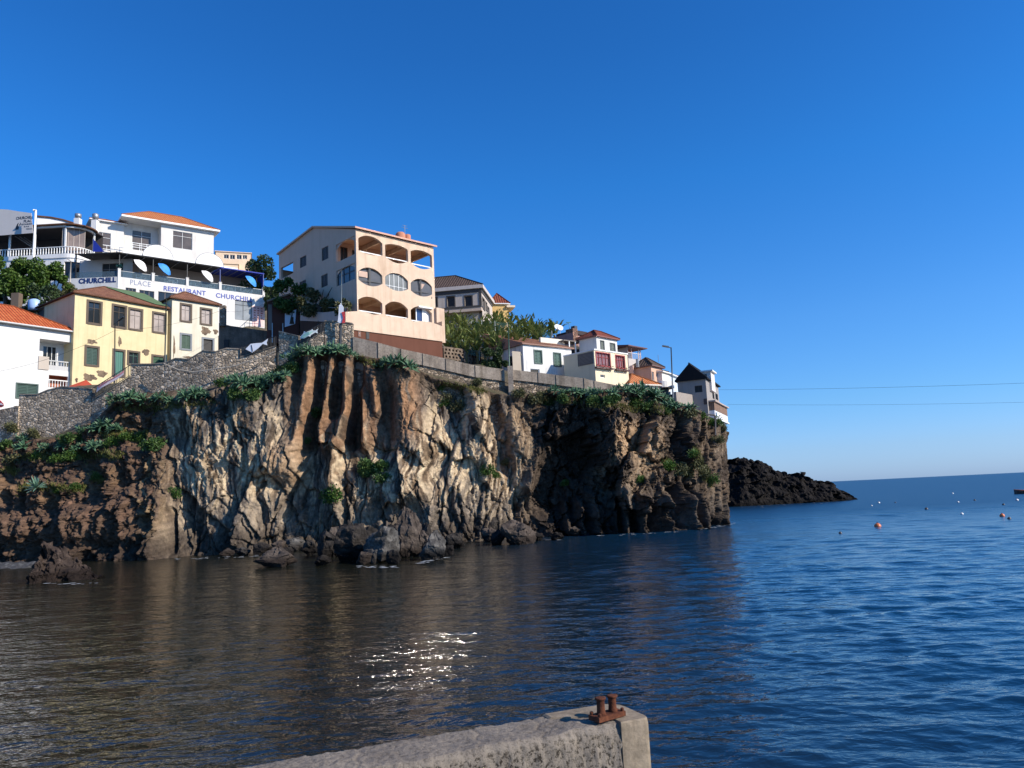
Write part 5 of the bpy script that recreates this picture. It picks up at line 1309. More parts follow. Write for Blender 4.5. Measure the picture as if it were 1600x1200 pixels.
# ---- brown shed with a white board, pink garden wall
def shed():
    F = Fac.line((418, 521), (466, 521.5), 82.5); a0, a1 = F.hit(417, 500)[0], F.hit(467, 500)[0]
    root = thing('brown_shed', 'dark brown lean-to shed with a blank white board on its side', 'shed', F.pt((a0+a1)/2, F.hit(440, 522)[1], -2))
    top = [F.hit(*p) for p in ((417, 472), (428, 468), (453, 460.5), (461, 467), (467, 479))]; zb = F.hit(440, 522)[1]-1
    mb = MB(); fr = [F.pt(a0, zb), F.pt(a1, zb)]+[F.pt(s_, z) for s_, z in reversed(top)]
    mb.face(fr); bk = [p-F.n*3 for p in fr]; mb.face(list(reversed(bk)))
    for i in range(len(fr)): p, q = fr[i], fr[(i+1) % len(fr)]; mb.face([p-F.n*3, q-F.n*3, q, p])
    mb.build('wall', plaster((0.11, 0.045, 0.034), 0.4), root)
    mb = MB(); mb.tube([F.pt(s_, z+0.05, 0.1) for s_, z in top], 0.11, 6); mb.build('verge', plaster((0.3, 0.2, 0.15), 0.3), root)
    b = [(445.3, 488.5), (445, 511.5), (461, 506.5), (463, 484)]; pp = [F.pt(*F.hit(*q), 0.12) for q in b]; mb = MB(); mb.face(pp); mb.face([p-F.n*.06 for p in reversed(pp)])
    for i in range(4): p, q = pp[i], pp[(i+1) % 4]; mb.face([p-F.n*.06, q-F.n*.06, q, p])
    mb.build('board', plaster((0.78, 0.80, 0.86), 0.1), root)
    mb = MB(); r = F.rect(419, 476, 425, 516); F.box(mb, *r, 0.02, 0.08); mb.build('panel', plaster((0.2, 0.16, 0.14), 0.3), root)
    for x in (425.5, 442): mb = MB(); s_ = F.hit(x, 515)[0]; F.box(mb, s_-.05, s_+.05, zb, zb+2.2, 0.1, 0.2); mb.build('post', STEEL, root)
    pA, pB = at(469.5, 480, 81.6), at(541, 481, 75.2); Fg = Fac(pA, pB-pA); a0, a1 = Fg.hit(469, 490)[0], Fg.hit(541, 490)[0]; zt = Fg.o.z; zb2 = Fg.hit(500, 503)[1]
    mb = MB(); n = 20
    g = thing('garden_wall', 'pale pink garden wall with a sagging top below the apartment block', 'wall', Fg.pt((a0+a1)/2, zb2, 0))
    for i in range(n):
        p, q = a0+(a1-a0)*i/n, a0+(a1-a0)*(i+1)/n; tz = lambda x: zt+(pB.z-pA.z)*(x-a0)/(a1-a0); h = lambda x: tz(x)-0.5*math.sin(math.pi*(x-a0)/(a1-a0)); zlo = lambda x: tz(x)-1.5
        for o_ in (0.0, -0.25):
            f = [Fg.pt(p, zlo(p), o_), Fg.pt(q, zlo(q), o_), Fg.pt(q, h(q), o_), Fg.pt(p, h(p), o_)]; mb.face(f if o_ == 0 else list(reversed(f)))
        mb.face([Fg.pt(p, h(p)), Fg.pt(q, h(q)), Fg.pt(q, h(q), -.25), Fg.pt(p, h(p), -.25)])
    mb.build('wall', plaster((0.55, 0.42, 0.36), 0.25), g)
    mb = MB(); q4 = [Fg.pt(a0, zlo(a0)-4, .03), Fg.pt(a1, zlo(a1)-4, .03), Fg.pt(a1, zlo(a1), .03), Fg.pt(a0, zlo(a0), .03)]; mb.face(q4); mb.face([p-Fg.n*.3 for p in reversed(q4)]); mb.face([q4[3], q4[2], q4[2]-Fg.n*.3, q4[3]-Fg.n*.3]); mb.build('plinth', plaster((0.07, 0.04, 0.03), 0.4), g)
    mb = MB(); mb.tube([Fg.pt(a0, tz(a0)+.03, -.15), Fg.pt(a1, tz(a1)+.03, -.15)], .04, 6); mb.build('rail', STEEL, g)
shed()

# ---- houses further along the point
def beige_house():
    F = Fac.ang(751.5, 450.6, 104, 82); Fl = F.left(); L = 9.0
    B = plaster((0.50, 0.43, 0.37), 0.3); D = 12.0; zb = Fl.hit(750, 500)[1]; tr = paint((0.05, 0.045, 0.042), 0.7); z1 = F.o.z
    dk = {'surr': paint((0.07, 0.06, 0.055), .8), 'sw': 0.15, 'mull': (0.5,), 'trans': ()}
    root = house('beige_house', 'grey-beige house with brown hipped roof and dark banded eaves behind the banana plants', 'house', F, L, zb, D, B,
                 [((753.6, 466, 757.4, 484), 'd', dk), ((758.5, 472, 761, 486), 'd', dk), ((762, 480, 764.5, 495), 'd', dk)], [((697.4, 462, 711.7, 480.5), 'd', dk), ((724.7, 461, 739, 480.5), 'd', dk), ((679, 463.5, 684.5, 480), 'd', dk)], None, 8)
    roof_mb(F, 0, L, D, z1, 3.0, 'hip', 0.35, thick=0.5).build('roof', R3(BROWN_T, plaster((0.52, 0.46, 0.42), 0.2)), root)
    mb = MB(); zq = z1-0.5; Fl.box(mb, -D, 0.06, zq, z1-0.004, 0.0, 0.08); F.box(mb, 0.0, L, zq, z1-0.004, 0.0, 0.08); Fl.box(mb, -0.35, 0.05, zb-2, zq, 0.0, 0.05); mb.build('eaves_band', tr, root)
    zl = Fl.hit(735, 481.5)[1]; mb = MB(); Fl.box(mb, -D, 0.1, zl-0.15, zl+0.12, 0.0, 0.9); mb.build('ledge', tr, root)
    mb = MB(); Fl.box(mb, -D, 0.1, zl-0.65, zl-0.15, 0.0, 0.85); mb.build('ledge_wall', plaster((0.55, 0.43, 0.34), 0.25), root)
beige_house()
def mustard_house():
    F = Fac.line((766, 475.5), (796.5, 475.8), 116); L = F.hit(794.5, 485)[0]; Y = plaster((0.68, 0.44, 0.17), 0.25)
    root = house('mustard_house', 'mustard yellow house with dark red twin roof behind the banana grove', 'house', F, L, F.hit(780, 505)[1], 6, Y, [], [], ('hip', 2.0, R3(DRED_T, WPAINT), 0.3), 8)
    F2 = F.moved(-1.5); roof_mb(F2, -1.5, 1.2, 4, F.o.z+.3, 1.2, 'hip', 0.2).build('roof', R3(DRED_T, WPAINT), root)
    z = F.hit(800, 480)[1]; a, b_ = F.hit(791, 480)[0], F.hit(804, 480)[0]; mb = MB(); F.box(mb, a, b_, z-.1, z+.22, -3, 0.4); mb.build('canopy', plaster((0.7, 0.58, 0.42), .1), root)
mustard_house()
def cottage():
    F = Fac.line((816.8, 538.2), (890.7, 545.5), 82); L = F.hit(893.5, 560)[0]; Wt = plaster((0.72, 0.71, 0.69), 0.75, tint=(0.4, 0.4, 0.4))
    S = {'surr': paint((0.06, 0.10, 0.085), .7), 'sw': 0.13, 'leafmat': paint((0.05, 0.12, 0.10), .6)}
    root = house('white_cottage', 'low white cottage with stained wall, green shutters and tiled lean-to roof', 'house', F, L, F.hit(850, 585)[1], 7, Wt,
                 [((834, 546.7, 847.4, 568.7), 's', S), ((864.4, 550.8, 877, 573), 's', S), ((829, 576.5, 843.2, 585), 'd', {'mull': (), 'trans': ()})], [], ('shed', 2.5, R3(OLD_T, plaster((0.3, 0.18, 0.14), 0.3)), 0.25), 4)
    F2 = F.moved(-3.0); a, b_, c, d = F2.rect(845, 529, 882, 540); mb = MB(); F2.box(mb, a, b_, c-1, d, -0.3, 0); mb.build('roof_wall', plaster((0.74, 0.68, 0.58), .2), root)
    mb = MB(); F3 = F.moved(-0.25); panel(mb, F3, -1.3, -0.01, F.hit(815, 580)[1]-3, F.hit(815, 549)[1]); mb.build('side_fence', plaster((0.42, 0.36, 0.29), .3), root)
    return F, L
COTF, COTL = cottage()
def cream_house():
    F = Fac.ang(928, 546.9, 80.5, 43); Fl = F.left(); L = F.hit(981.5, 575)[0]
    C = plaster((0.74, 0.63, 0.45), 0.3); D = abs(Fl.hit(891, 560)[0])+1.0; zb = F.hit(950, 603)[1]; z1 = F.o.z
    RP = paint((0.30, 0.035, 0.04), .6); S = {'surr': RP, 'sw': 0.1, 'fm': RP, 'mull': (0.25, 0.5, 0.75), 'trans': (0.68,), 'pane': glass_mat((0.20, 0.10, 0.10), 0.2, 'red_glass')}
    root = house('cream_house', 'cream flat-roofed house with two red glazed bays and flower boxes', 'house', F, L, zb, D, C, [((930.8, 550.5, 953.8, 573), 'g', S), ((961.4, 555, 976.6, 576), 'g', S), ((938, 585.5, 945.4, 590), 'd', {'mull': (), 'trans': ()})],
                 [((903, 551.5, 927, 570.5), 'd', {'surr': paint((0.12, 0.11, 0.11)), 'sw': 0.06, 'mull': (), 'trans': ()})], None, 4)
    mb = MB(); r = Fl.rect(903, 551.5, 927, 570.5)
    for k in range(9): z = r[2]+(r[3]-r[2])*(k+.2)/9; Fl.box(mb, r[0], r[1], z, z+(r[3]-r[2])/9*.6, -0.1, 0.02)
    mb.build('louvre', paint((0.2, 0.19, 0.19)), root)
    mb = MB(); F.box(mb, -0.05, L+0.05, z1, z1+0.14, -D, 0.08); mb.build('coping', WPAINT, root)
    for q in ((929, 572, 955, 577), (960.5, 576, 979.5, 580)):
        a, b_, c, d = F.rect(*q); mb = MB(); F.box(mb, a, b_, c, c+0.18, 0.02, 0.35); bx = mb.build('flower_box', paint((0.12, 0.06, 0.05)), root)
        rs = random.Random(int(q[0])); mb = MB()
        for k in range(70):
            p = F.pt(a+(b_-a)*rs.random(), c+0.15+rs.uniform(-.15, .3), .2+rs.uniform(-.15, .25)); u = Vector((rs.uniform(-1, 1), rs.uniform(-1, 1), rs.uniform(-1, 1))).normalized()*.1; w = u.cross(ZV).normalized()*.07
            mb.face([p-u, p+w, p+u, p-w])
        mb.build('flowers', leaf_mat('dry_flowers', (0.03, 0.04, 0.01), (0.09, 0.06, 0.03), (0.18, 0.08, 0.06)), bx)
    rs = random.Random(2)
    return F, L, D
CRF, CRL, CRD = cream_house()
def red_roof_house():
    F = Fac.ang(931.6, 525.9, 88, 46); Fl = F.left(); L = F.hit(964.3, 540)[0]; G = {'surr': paint((0.1, 0.11, 0.10)), 'sw': 0.08, 'leafmat': paint((0.14, 0.16, 0.14), .7)}
    house('red_roof_house', 'white upper house with dark red hipped roof and grey shutters above the cream house', 'house', F, L, F.hit(945, 556)[1], abs(Fl.hit(905, 540)[0]), WHITE,
          [((937.8, 532, 944.4, 548.6), 's', G), ((953, 536, 961.4, 551.5), 's', G)], [], ('hip', 1.0, R3(DRED_T, paint((0.2, 0.07, 0.05))), 0.3), 4)
red_roof_house()
def pink_block():
    F = Fac.ang(895, 519.5, 96, 45); Fl = F.left(); P = plaster((0.42, 0.26, 0.24), .3); mb = MB()
    D = abs(Fl.hit(862, 528)[0]); z1 = F.o.z; zb = z1-4
    root = thing('pink_block', 'dull pink roof storey with brick chimney stack behind the white cottage', 'building', F.pt(0, zb, -D/2))
    panel(mb, Fl, -D, 0, zb, z1); panel(mb, F, 0, 3.0, zb, z1-0.3); panel(mb, F.right(3.0), 0, D, zb, z1-.3); mb.face([F.pt(0, z1), F.pt(3, z1-.3), F.pt(3, z1-.3, -D), F.pt(0, z1, -D)]); mb.build('wall', P, root)
    mb = MB(); z2 = F.hit(891, 512.5)[1]; Fb = Fl.moved(-0.9); Fb.box(mb, -D, -0.4, z1, z2, -2.5, 0); mb.build('roof_store', paint((0.03, 0.018, 0.018), .8), root)
    a = F.hit(890.5, 520)[0]; b_ = F.hit(902.5, 520)[0]; mb = MB(); F.box(mb, max(0.01, a), b_, zb, F.hit(896, 513)[1], -1.2, 0.02); mb.build('chimney', stone_wall('brick_stack', 4, (0.22, 0.11, 0.08), (0.32, 0.18, 0.13), (0.3, 0.25, 0.2)), root)
    mb = MB(); s_ = b_-.2; F.box(mb, s_-.1, s_+.45, F.hit(896, 513)[1]-.4, F.hit(903, 509)[1], -.8, -.2); mb.build('chimney_cap', paint((0.04, 0.045, 0.055)), root)
    mb = MB(); r = F.moved(-2.5).rect(902, 517.5, 911, 525); F.moved(-2.5).box(mb, r[0], r[1], r[2]-2, r[3], -1, 0); mb.build('rear_wall', WHITE, root)
    for k, (x, y) in enumerate(((871, 510.5), (875.5, 512))):
        p = at(x, y, 100); mb = MB(); n = 14; q = Vector((.3, -.9, .35)).normalized(); u = q.cross(ZV).normalized(); w = u.cross(q)
        c = [p+(u*math.cos(t)+w*math.sin(t))*.42 for t in [2*math.pi*i/n for i in range(n)]]; mb.face(c); mb.face([x_-q*.06 for x_ in reversed(c)]); mb.tube([p-q*.05, p-q*.3-ZV*1.2], .04, 6); mb.build('dish', WPAINT, root)
    mb = MB(); p = at(888.5, 504.5, 97); mb.tube([p-F.d*.45, p+F.d*.45+ZV*.12], .05, 6); mb.tube([p, at(890.5, 516, 97)], .03, 5); mb.build('aerial', paint((0.05, 0.16, 0.14)), root)
    # terrace with pergola posts, plants and clutter between
    Fp = COTF.moved(-2.2); t = thing('pergola', 'white pergola frame standing on the roof terrace behind the white cottage', 'pergola', Fp.pt(0, COTF.o.z))
    for x in (889, 898.5, 908.5):
        s_, z = Fp.hit(x, 533); mb = MB(); Fp.box(mb, s_-.06, s_+.06, COTF.o.z-.5, z, -.06, .06); mb.build('post', WPAINT, t)
    s0, z = Fp.hit(880, 531.5); s1 = Fp.hit(910, 535)[0]; mb = MB(); Fp.box(mb, s0, s1, z-.06, z+.06, -1.4, .08); mb.build('slats', paint((.12, .10, .09)), t)
    mb = MB(); Fp2 = COTF.moved(-4.0); panel(mb, Fp2, s0-1, s1+1.4, COTF.o.z-2, z-.1); mb.build('screen', paint((0.035, 0.035, 0.035), .8), t)
pink_block()
def balcony_house():
    F = Fac.line((981, 552), (1005, 556), 95); L = F.hit(1002, 555)[0]; zt = F.hit(993, 544.5)[1]; zb = F.hit(990, 575)[1]
    root = thing('balcony_house', 'small house with roofed balcony, red chimney and dark brown roof', 'house', F.pt(L/2, zb, -3))
    mb = MB(); zf = F.hit(990, 561)[1]; panel(mb, F, 0, L, zb-3, zf); Fl = F.left(); panel(mb, Fl, -5, 0, zb-3, zt); panel(mb, F.moved(-1.6), 0, L, zf, zt); panel(mb, F.right(L), 0, 5, zb-3, zf); mb.face([F.pt(0, zf), F.pt(L, zf), F.pt(L, zf, -5), F.pt(0, zf, -5)]); mb.build('wall', plaster((.5, .45, .41), .2), root)
    mb = MB(); F.box(mb, .15, 1.0, zf, zt-.3, -1.58, -1.5); mb.build('door', paint((.12, .02, .015)), root)
    for s_ in (.06, .9, L-.5, L-.06): mb = MB(); F.box(mb, s_-.05, s_+.05, zf, zt+.05, -.15, -.05); mb.build('post', paint((.5, .36, .32)), root)
    mb = MB(); F.box(mb, 0, L, zf+.75, zf+.82, -.12, -.06)
    for k in range(12): s_ = L*(k+.5)/12; F.box(mb, s_-.02, s_+.02, zf, zf+.75, -.1, -.07)
    mb.build('balcony_rail', paint((.5, .5, .52)), root)
    roof_mb(F, 0, L, 5, zt, .9, 'shed', .6).build('roof', R3(BROWN_T, paint((.12, .05, .04))), root)
    s_, z = F.moved(-1.2).hit(986, 542); mb = MB(); F.moved(-1.2).box(mb, s_-.4, s_+.4, z-.6, F.hit(986, 534.5)[1], -.8, 0); mb.build('chimney', plaster((.38, .07, .045), .3), root)
balcony_house()
def pink_house():
    F = Fac.ang(1017, 572, 89, 54); Fl = F.left(); L = F.hit(1035, 585)[0]; P = plaster((.62, .40, .29), .25)
    D = abs(Fl.hit(989, 580)[0])
    root = house('pink_house', 'salmon pink house with brown gabled roof and two narrow windows', 'house', F, L, F.hit(1025, 600)[1], D, P, [((1018.8, 581, 1022, 595.5), 'd', {'surr': None, 'mull': (), 'trans': ()}), ((1026.5, 584, 1029, 597), 'd', {'mull': (), 'trans': ()})], [], ('hip', 1.15, R3(BROWN_T, paint((.15, .08, .06))), .3), 4)
    mb = MB(); Fq = Fl.moved(.5); r = Fq.rect(984, 571, 989.5, 592); Fq.box(mb, r[0], r[1], r[2], r[3], -.2, 0); mb.build('side_wall', plaster((.62, .42, .35), .2), root)
    mb = MB(); r = Fl.moved(1.0).rect(995.5, 561, 998.5, 574); Fl.moved(1.0).box(mb, *r, 0, .3); mb.build('flue_pipe', STEEL, root)
    mb = MB(); r = F.moved(-3).rect(1014, 566, 1031, 580); F.moved(-3).box(mb, r[0], r[1], r[2], r[3], -3, 0); mb.build('roof_room', plaster((.45, .36, .32), .2), root)
    mb = MB(); p = at(1029, 566, 92); mb.tube([p, p+ZV*.9], .03, 5); mb.build('aerial', STEEL, root)
pink_house()
def low_orange():
    F = Fac.line((984, 604), (1027, 605.5), 83.5); L = F.hit(1029, 606)[0]; Wt = plaster((.72, .66, .58), .25); z = F.hit(1005, 602.5)[1]
    F = Fac(Vector((F.o.x, F.o.y, z)), F.d)
    root = house('orange_roof_annex', 'low annex with bright orange tiled roof in front of the pink house', 'house', F, L, z-1.5, 4.5, Wt, [], [], ('hip', 1.5, R3(ORANGE_T, Wt), .3), 4)
low_orange()
def small_white():
    F = Fac.line((1034, 581.5), (1046, 585), 90); L = F.hit(1046.5, 595)[0]; Wt = plaster((.74, .70, .64), .2)
    root = house('balcony_cottage', 'narrow white house with curved balcony behind the tall street lamp', 'house', F, L, F.hit(1040, 612)[1], 5, Wt, [], [], ('shed', .9, R3(DRED_T, Wt), .25), 4)
    a, b_ = F.hit(1030.5, 602)[0], F.hit(1045, 602)[0]; zf = F.hit(1038, 605)[1]; n = 12; mb = MB()
    for i in range(n):
        t0, t1 = math.pi*i/n, math.pi*(i+1)/n; f = lambda t, z: F.pt((a+b_)/2-(b_-a)/2*math.cos(t), z, 1.1*math.sin(t))
        mb.face([f(t0, zf-.15), f(t1, zf-.15), f(t1, zf+.6), f(t0, zf+.6)]); mb.face([f(t0, zf), f(t1, zf), F.pt((a+b_)/2, zf)])
    mb.build('balcony', WPAINT, root)
    mb = MB(); r = F.rect(1031, 606, 1044, 615); F.box(mb, *r, -.02, .05); mb.build('doorway', DARK, root)
    F2 = Fac.line((1042, 584), (1057, 590), 93); L2 = F2.hit(1058, 595)[0]
    house('blue_white_house', 'pale bluish house with dark red roof squeezed beside the grey gable', 'house', F2, L2, F2.hit(1050, 612)[1], 5, plaster((.55, .62, .70), .2), [], [], ('hip', 1.0, R3(DRED_T, WPAINT), .3), 4)
small_white()
def grey_house():
    F = Fac.ang(1102.3, 592.2, 84, 66); Fl = F.left(); D = abs(Fl.hit(1058.5, 600)[0]); L = F.hit(1122.8, 612)[0]
    G = plaster((.30, .272, .25), .4); zb = F.hit(1112, 655)[1]; dk = {'mull': (.5,), 'trans': (), 'fm': paint((.02, .02, .022))}
    zg = Fl.hit(1078.5, 570)[1]; h = zg-F.o.z
    root = house('gabled_grey_house', 'grey house with dark slate gable at the end of the cliff', 'house', F, L, zb, D, G, [((1113.3, 613.5, 1116, 623), 'd', dk), ((1118, 615.5, 1121.8, 624.5), 'd', dk), ((1109.5, 634.5, 1111.7, 643), 'd', dk)],
                 [((1085.5, 602.5, 1097.3, 613), 'd', dk)], ('gable', h, [SLATE_T, SLATE_T, SLATE_T], .25, {'asym': .52}), 4)
    mb = MB(); r = Fl.rect(1099.8, 623, 1102.6, 632); Fl.box(mb, r[0], -.02, r[2], r[3], .0, .06); mb.build('door', paint((.05, .03, .025)), root)
    Fd = Fl.moved(-2.2); a, b_, c, d = Fd.rect(1094.5, 581, 1111, 597); mb = MB(); Fd.box(mb, a, b_, c-1, d, -2.4, 0); dm = mb.build('dormer', plaster((.62, .58, .55), .2), root)
    mb = MB(); Fd.box(mb, a-.2, b_+.25, d, d+.16, -2.6, .2); mb.build('dormer_roof', WPAINT, dm)
    mb = MB(); Fd.box(mb, a+(b_-a)*.3, a+(b_-a)*.62, c+.35, d-.25, 0, .03); mb.build('pane', GLASS, dm)
    # timber-screened annex on posts at the very edge
    F2 = F.moved(.6); a, b_, c, d = F2.rect(1117, 632, 1136.5, 656); zf = F2.hit(1126, 645)[1]
    an = thing('cliff_annex', 'timber-screened balcony annex hanging at the end of the cliff', 'annex', F2.pt((a+b_)/2, c))
    WD = plaster((.22, .14, .10), .3)
    mb = MB(); nb = 12
    for k in range(nb): x0 = a+(b_-a)*k/nb; F2.box(mb, x0, x0+(b_-a)/nb*.9, zf, d-.1, -.06, 0)
    Fl2 = F2.left(a)
    for k in range(8): Fl2.box(mb, -2.4+.3*k, -2.4+.3*k+.27, zf, d-.1, -.06, 0)
    mb.build('timber_screen', WD, an)
    mb = MB(); F2.box(mb, a-.2, b_+.2, d-.1, d+.05, -2.7, .2); mb.build('roof', plaster((.4, .32, .28), .2), an)
    mb = MB(); F2.box(mb, a, b_, c, zf-.02, -2.4, -.02); mb.build('wall', plaster((.66, .66, .68), .2), an)
    mb = MB(); F2.box(mb, a+.5, a+1.1, c+.15, zf-.2, -.03, .03); mb.build('pane', GLASS, an)
    mb = MB(); F2.box(mb, a, b_+.1, c-.15, c, -2.4, .12); mb.build('slab', WPAINT, an)
    mb = MB(); F2.box(mb, b_-.35, b_-.1, c-1.8, c-.15, -.6, -.35); mb.build('post', WPAINT, an)
    mb = MB(); F2.box(mb, a, b_, c-3.5, c-.2, -2.6, -1.2); mb.build('footing', concrete('annex_footing', (.25, .23, .2), (.12, .11, .1)), an)
    # walls in front of the grey house
    Fw_ = Fac.line((1059, 612.5), (1101.5, 620.5), 81.5); a, b_ = Fw_.hit(1057, 620)[0], Fw_.hit(1103, 625)[0]; za, zc = Fw_.hit(1059, 612.5)[1], Fw_.hit(1102, 620.5)[1]
    mb = MB(); f = [Fw_.pt(a, zc-3), Fw_.pt(b_, zc-3), Fw_.pt(b_, zc), Fw_.pt(a, za)]; mb.face(f); mb.face([p-Fw_.n*.3 for p in reversed(f)])
    for i in range(4): p, q = f[i], f[(i+1) % 4]; mb.face([p-Fw_.n*.3, q-Fw_.n*.3, q, p])
    tag(mb.build('terrace_wall', plaster((.30, .26, .23), .3)), 'grey rendered terrace wall at the foot of the grey gable', 'wall')
grey_house()

# ------------------------------------------------------------------ hillside behind the cliff
CTRL = [(-200, 640, 76), (0, 660, 76), (60, 640, 85), (114, 606, 86.5), (120, 592, 86.5), (262, 577, 98.5), (340, 562, 109.5), (413, 548, 118.5), (433, 548, 102.5), (415, 545, 107.5), (300, 522, 118.5), (190, 508, 113.5), (100, 480, 110.5), (50, 475, 109.5), (-60, 475, 104.5), (250, 440, 136.5), (340, 436, 146.5), (400, 478, 128.5), (446, 530, 94), (556, 536, 76), (690, 557, 84), (480, 506, 86), (600, 480, 100), (720, 545, 98), (790, 540, 105), (816, 583, 82), (893, 591, 88), (928, 597, 80), (980, 603, 86), (945, 575, 92), (1000, 606, 86), (1060, 628, 83), (1102, 652, 84), (850, 528, 105), (900, 540, 100), (1040, 612, 90), (750, 520, 120), (1000, 560, 130), (390, 556, 76), (400, 556, 82), (360, 558, 85), (430, 546, 80), (392, 552, 90), (430, 540, 88), (346, 560, 101.5), (700, 563, 79), (750, 576, 82), (300, 578, 88), (262, 594, 82), (330, 572, 92), (230, 596, 80), (290, 590, 78), (330, 580, 78), (660, 556, 76), (500, 516, 80)]
CP3 = np.array([tuple(at(*c)) for c in CTRL])
def ground_z(X, Y):
    d = (X[..., None]-CP3[:, 0])**2 + (Y[..., None]-CP3[:, 1])**2 + 1.0
    w = d**-1.8; return (w*CP3[:, 2]).sum(-1)/w.sum(-1)
def hillside():
    top = CALL[-4]; idx = np.arange(0, len(CU)-70, 5); n = len(idx)
    ds = [0.25, 1, 2, 3.5, 5, 7, 9, 12, 15, 19, 24, 30, 38, 48, 60, 80, 110]
    P = np.zeros((len(ds), n, 3))
    for i, d in enumerate(ds):
        P[i, :, 0] = top[idx, 0] - CN[idx, 0]*d*0.5; P[i, :, 1] = top[idx, 1] + d
        g = ground_z(P[i, :, 0], P[i, :, 1]); t = min(1, d/6.0)
        P[i, :, 2] = (top[idx, 2]-0.25)*(1-t) + (g-0.4)*t + 0.3*fbm(P[i, :, 0]*.2, P[i, :, 1]*.2, 3, 81)
    m, nn, l, b = new_mat('hill_soil'); a = noise(nn, l, .5, 8, .7)
    r = ramp(nn, [(.35, (.05, .05, .022)), (.5, (.10, .08, .045)), (.7, (.17, .12, .08))]); l.new(a.outputs[0], r.inputs[0]); l.new(r.outputs[0], b.inputs['Base Color']); b.inputs['Roughness'].default_value = .95
    f = noise(nn, l, 3, 6, .7); bump(nn, l, b, f.outputs[0], 1, .3)
    tag(grid_mesh('hillside', P, m), 'sloping hillside of dry soil carrying the village', kind='terrain' if False else 'structure')
hillside()

# ------------------------------------------------------------------ walls along the cliff top
STONE = stone_wall('rubble_stone', 2.7, (0.25, 0.20, 0.15), (0.48, 0.385, 0.285), (0.33, 0.27, 0.205))
STONE_D = stone_wall('dark_rubble_stone', 2.9, (0.13, 0.10, 0.07), (0.34, 0.265, 0.19), (0.23, 0.18, 0.135))
CONC = concrete('grey_concrete', (0.45, 0.37, 0.29), (0.27, 0.22, 0.175))
TX = [t[0] for t in TOP]; TYv = [t[2] for t in TOP]
def wy(px): return float(np.interp(px, TX, TYv)) + 0.9
def wall_run(mb, pts, drop, th=0.45, dY=0.0, rough=0.0, dz=0.0, cap=True):
    q = [at(x, y, wy(x)+dY)+ZV*dz for x, y in pts]
    ns = []
    for i in range(len(q)):
        d = (q[min(i+1, len(q)-1)]-q[max(0, i-1)]); d.z = 0; d.normalize(); ns.append(Vector((d.y, -d.x, 0)))
    for i in range(len(q)-1):
        A, B, n0, n1 = q[i], q[i+1], ns[i], ns[i+1]; d0, d1 = (drop if not callable(drop) else drop(pts[i][0])), (drop if not callable(drop) else drop(pts[i+1][0]))
        a, b_, c, d = A, B, B-n1*th, A-n0*th; lo = [a-ZV*d0, b_-ZV*d1, c-ZV*d1, d-ZV*d0]
        mb.face([lo[0], lo[1], b_, a]); mb.face([a, b_, c, d]); mb.face([lo[2], lo[3], d, c])
        if i == 0: mb.face([lo[3], lo[0], a, d])
        if i == len(q)-2: mb.face([lo[1], lo[2], c, b_])
    return q
def stone(label, pts, drop, mat=None, dY=0.0, name='stone_wall', cap=True):
    t = thing(name, label, 'wall', at(*pts[0], wy(pts[0][0])+dY)-ZV*drop)
    mb = MB(); q = wall_run(mb, pts, drop, 0.5, dY); mb.build('masonry', mat or STONE, t)
    if cap:
        mb = MB(); wall_run(mb, pts, 0.10, 0.62, dY-0.06, dz=0.104); mb.build('coping', CONC, t)
    return t
stone('low dry-stone wall in front of the white red-roofed house', [(30, 617), (58, 617), (73, 610.5), (95, 605), (120, 606), (143, 608)], 8)
stone('rough stone ramp wall at the left edge above the aloes', [(-60, 656), (-20, 647), (0, 640), (29, 634)], 7, dY=-.2, cap=False)
stone('stone stair wall below the pink banner', [(143.5, 626), (160, 617), (203.5, 589)], 8)
stone('stepped stone wall in front of the yellow and pale houses', [(204.5, 569.5), (235, 569.5), (256, 568), (274, 560.5), (295, 562), (317.5, 548), (337, 550), (353.5, 545), (374, 546)], 7.5)
stone('stone stair wall below the white fish banner', [(374.5, 559), (400, 549.5), (431, 541)], 5, STONE)
stone('stone wall between the two fish banners', [(435.5, 518.5), (447, 521), (465, 525.5)], 6)
stone('stone stair wall below the green fish banner', [(465.5, 540), (486, 530), (506, 518.5)], 5)
stone('tall rubble wall beside the flag pole below the apartment block', [(507, 502), (525, 502.5), (551, 506)], 6, STONE)
def promenade(label, pts, ch, drop):
    t = thing('promenade_wall', label, 'wall', at(*pts[0], wy(pts[0][0]))-ZV*4)
    mb = MB(); q = wall_run(mb, pts, ch, .4, -.1); mb.build('parapet', CONC, t)
    mb = MB(); wall_run(mb, pts, drop, .4, 0.05, dz=-.9); mb.build('stone_base', STONE_D, t)
    # expansion joints
    for x in [p[0] for p in pts[1:-1]]:
        y = float(np.interp(x, [p[0] for p in pts], [p[1] for p in pts])); p = at(x, y, wy(x)-.1); h = ch(x) if callable(ch) else ch
        mb = MB(); mb.box(p+Vector((-.03, -.03, -h)), (.06, 0, 0), (0, .06, 0), (0, 0, h-.02)); mb.build('joint', DARK, t)
promenade('grey concrete parapet below the apartment block and banana grove', [(551.5, 526), (590, 535), (626, 545), (660, 552), (696, 560), (742, 571), (788, 577)], lambda x: 3.0 if x < 620 else 1.15, 5.5)
promenade('long concrete promenade parapet below the far houses', [(799, 577.5), (840, 582), (868, 585.5), (912, 591), (928, 595), (964, 602), (1000, 607), (1032, 612)], 1.0, 2.6)
mb = MB(); p = at(797, 574, wy(795)-.25); mb.box(p-Vector((.25, .25, 3.2)), (.5, 0, 0), (0, .6, 0), (0, 0, 3.3)); tag(mb.build('wall_pillar', CONC), 'concrete pillar closing the gap between the two promenade parapets', 'pillar')
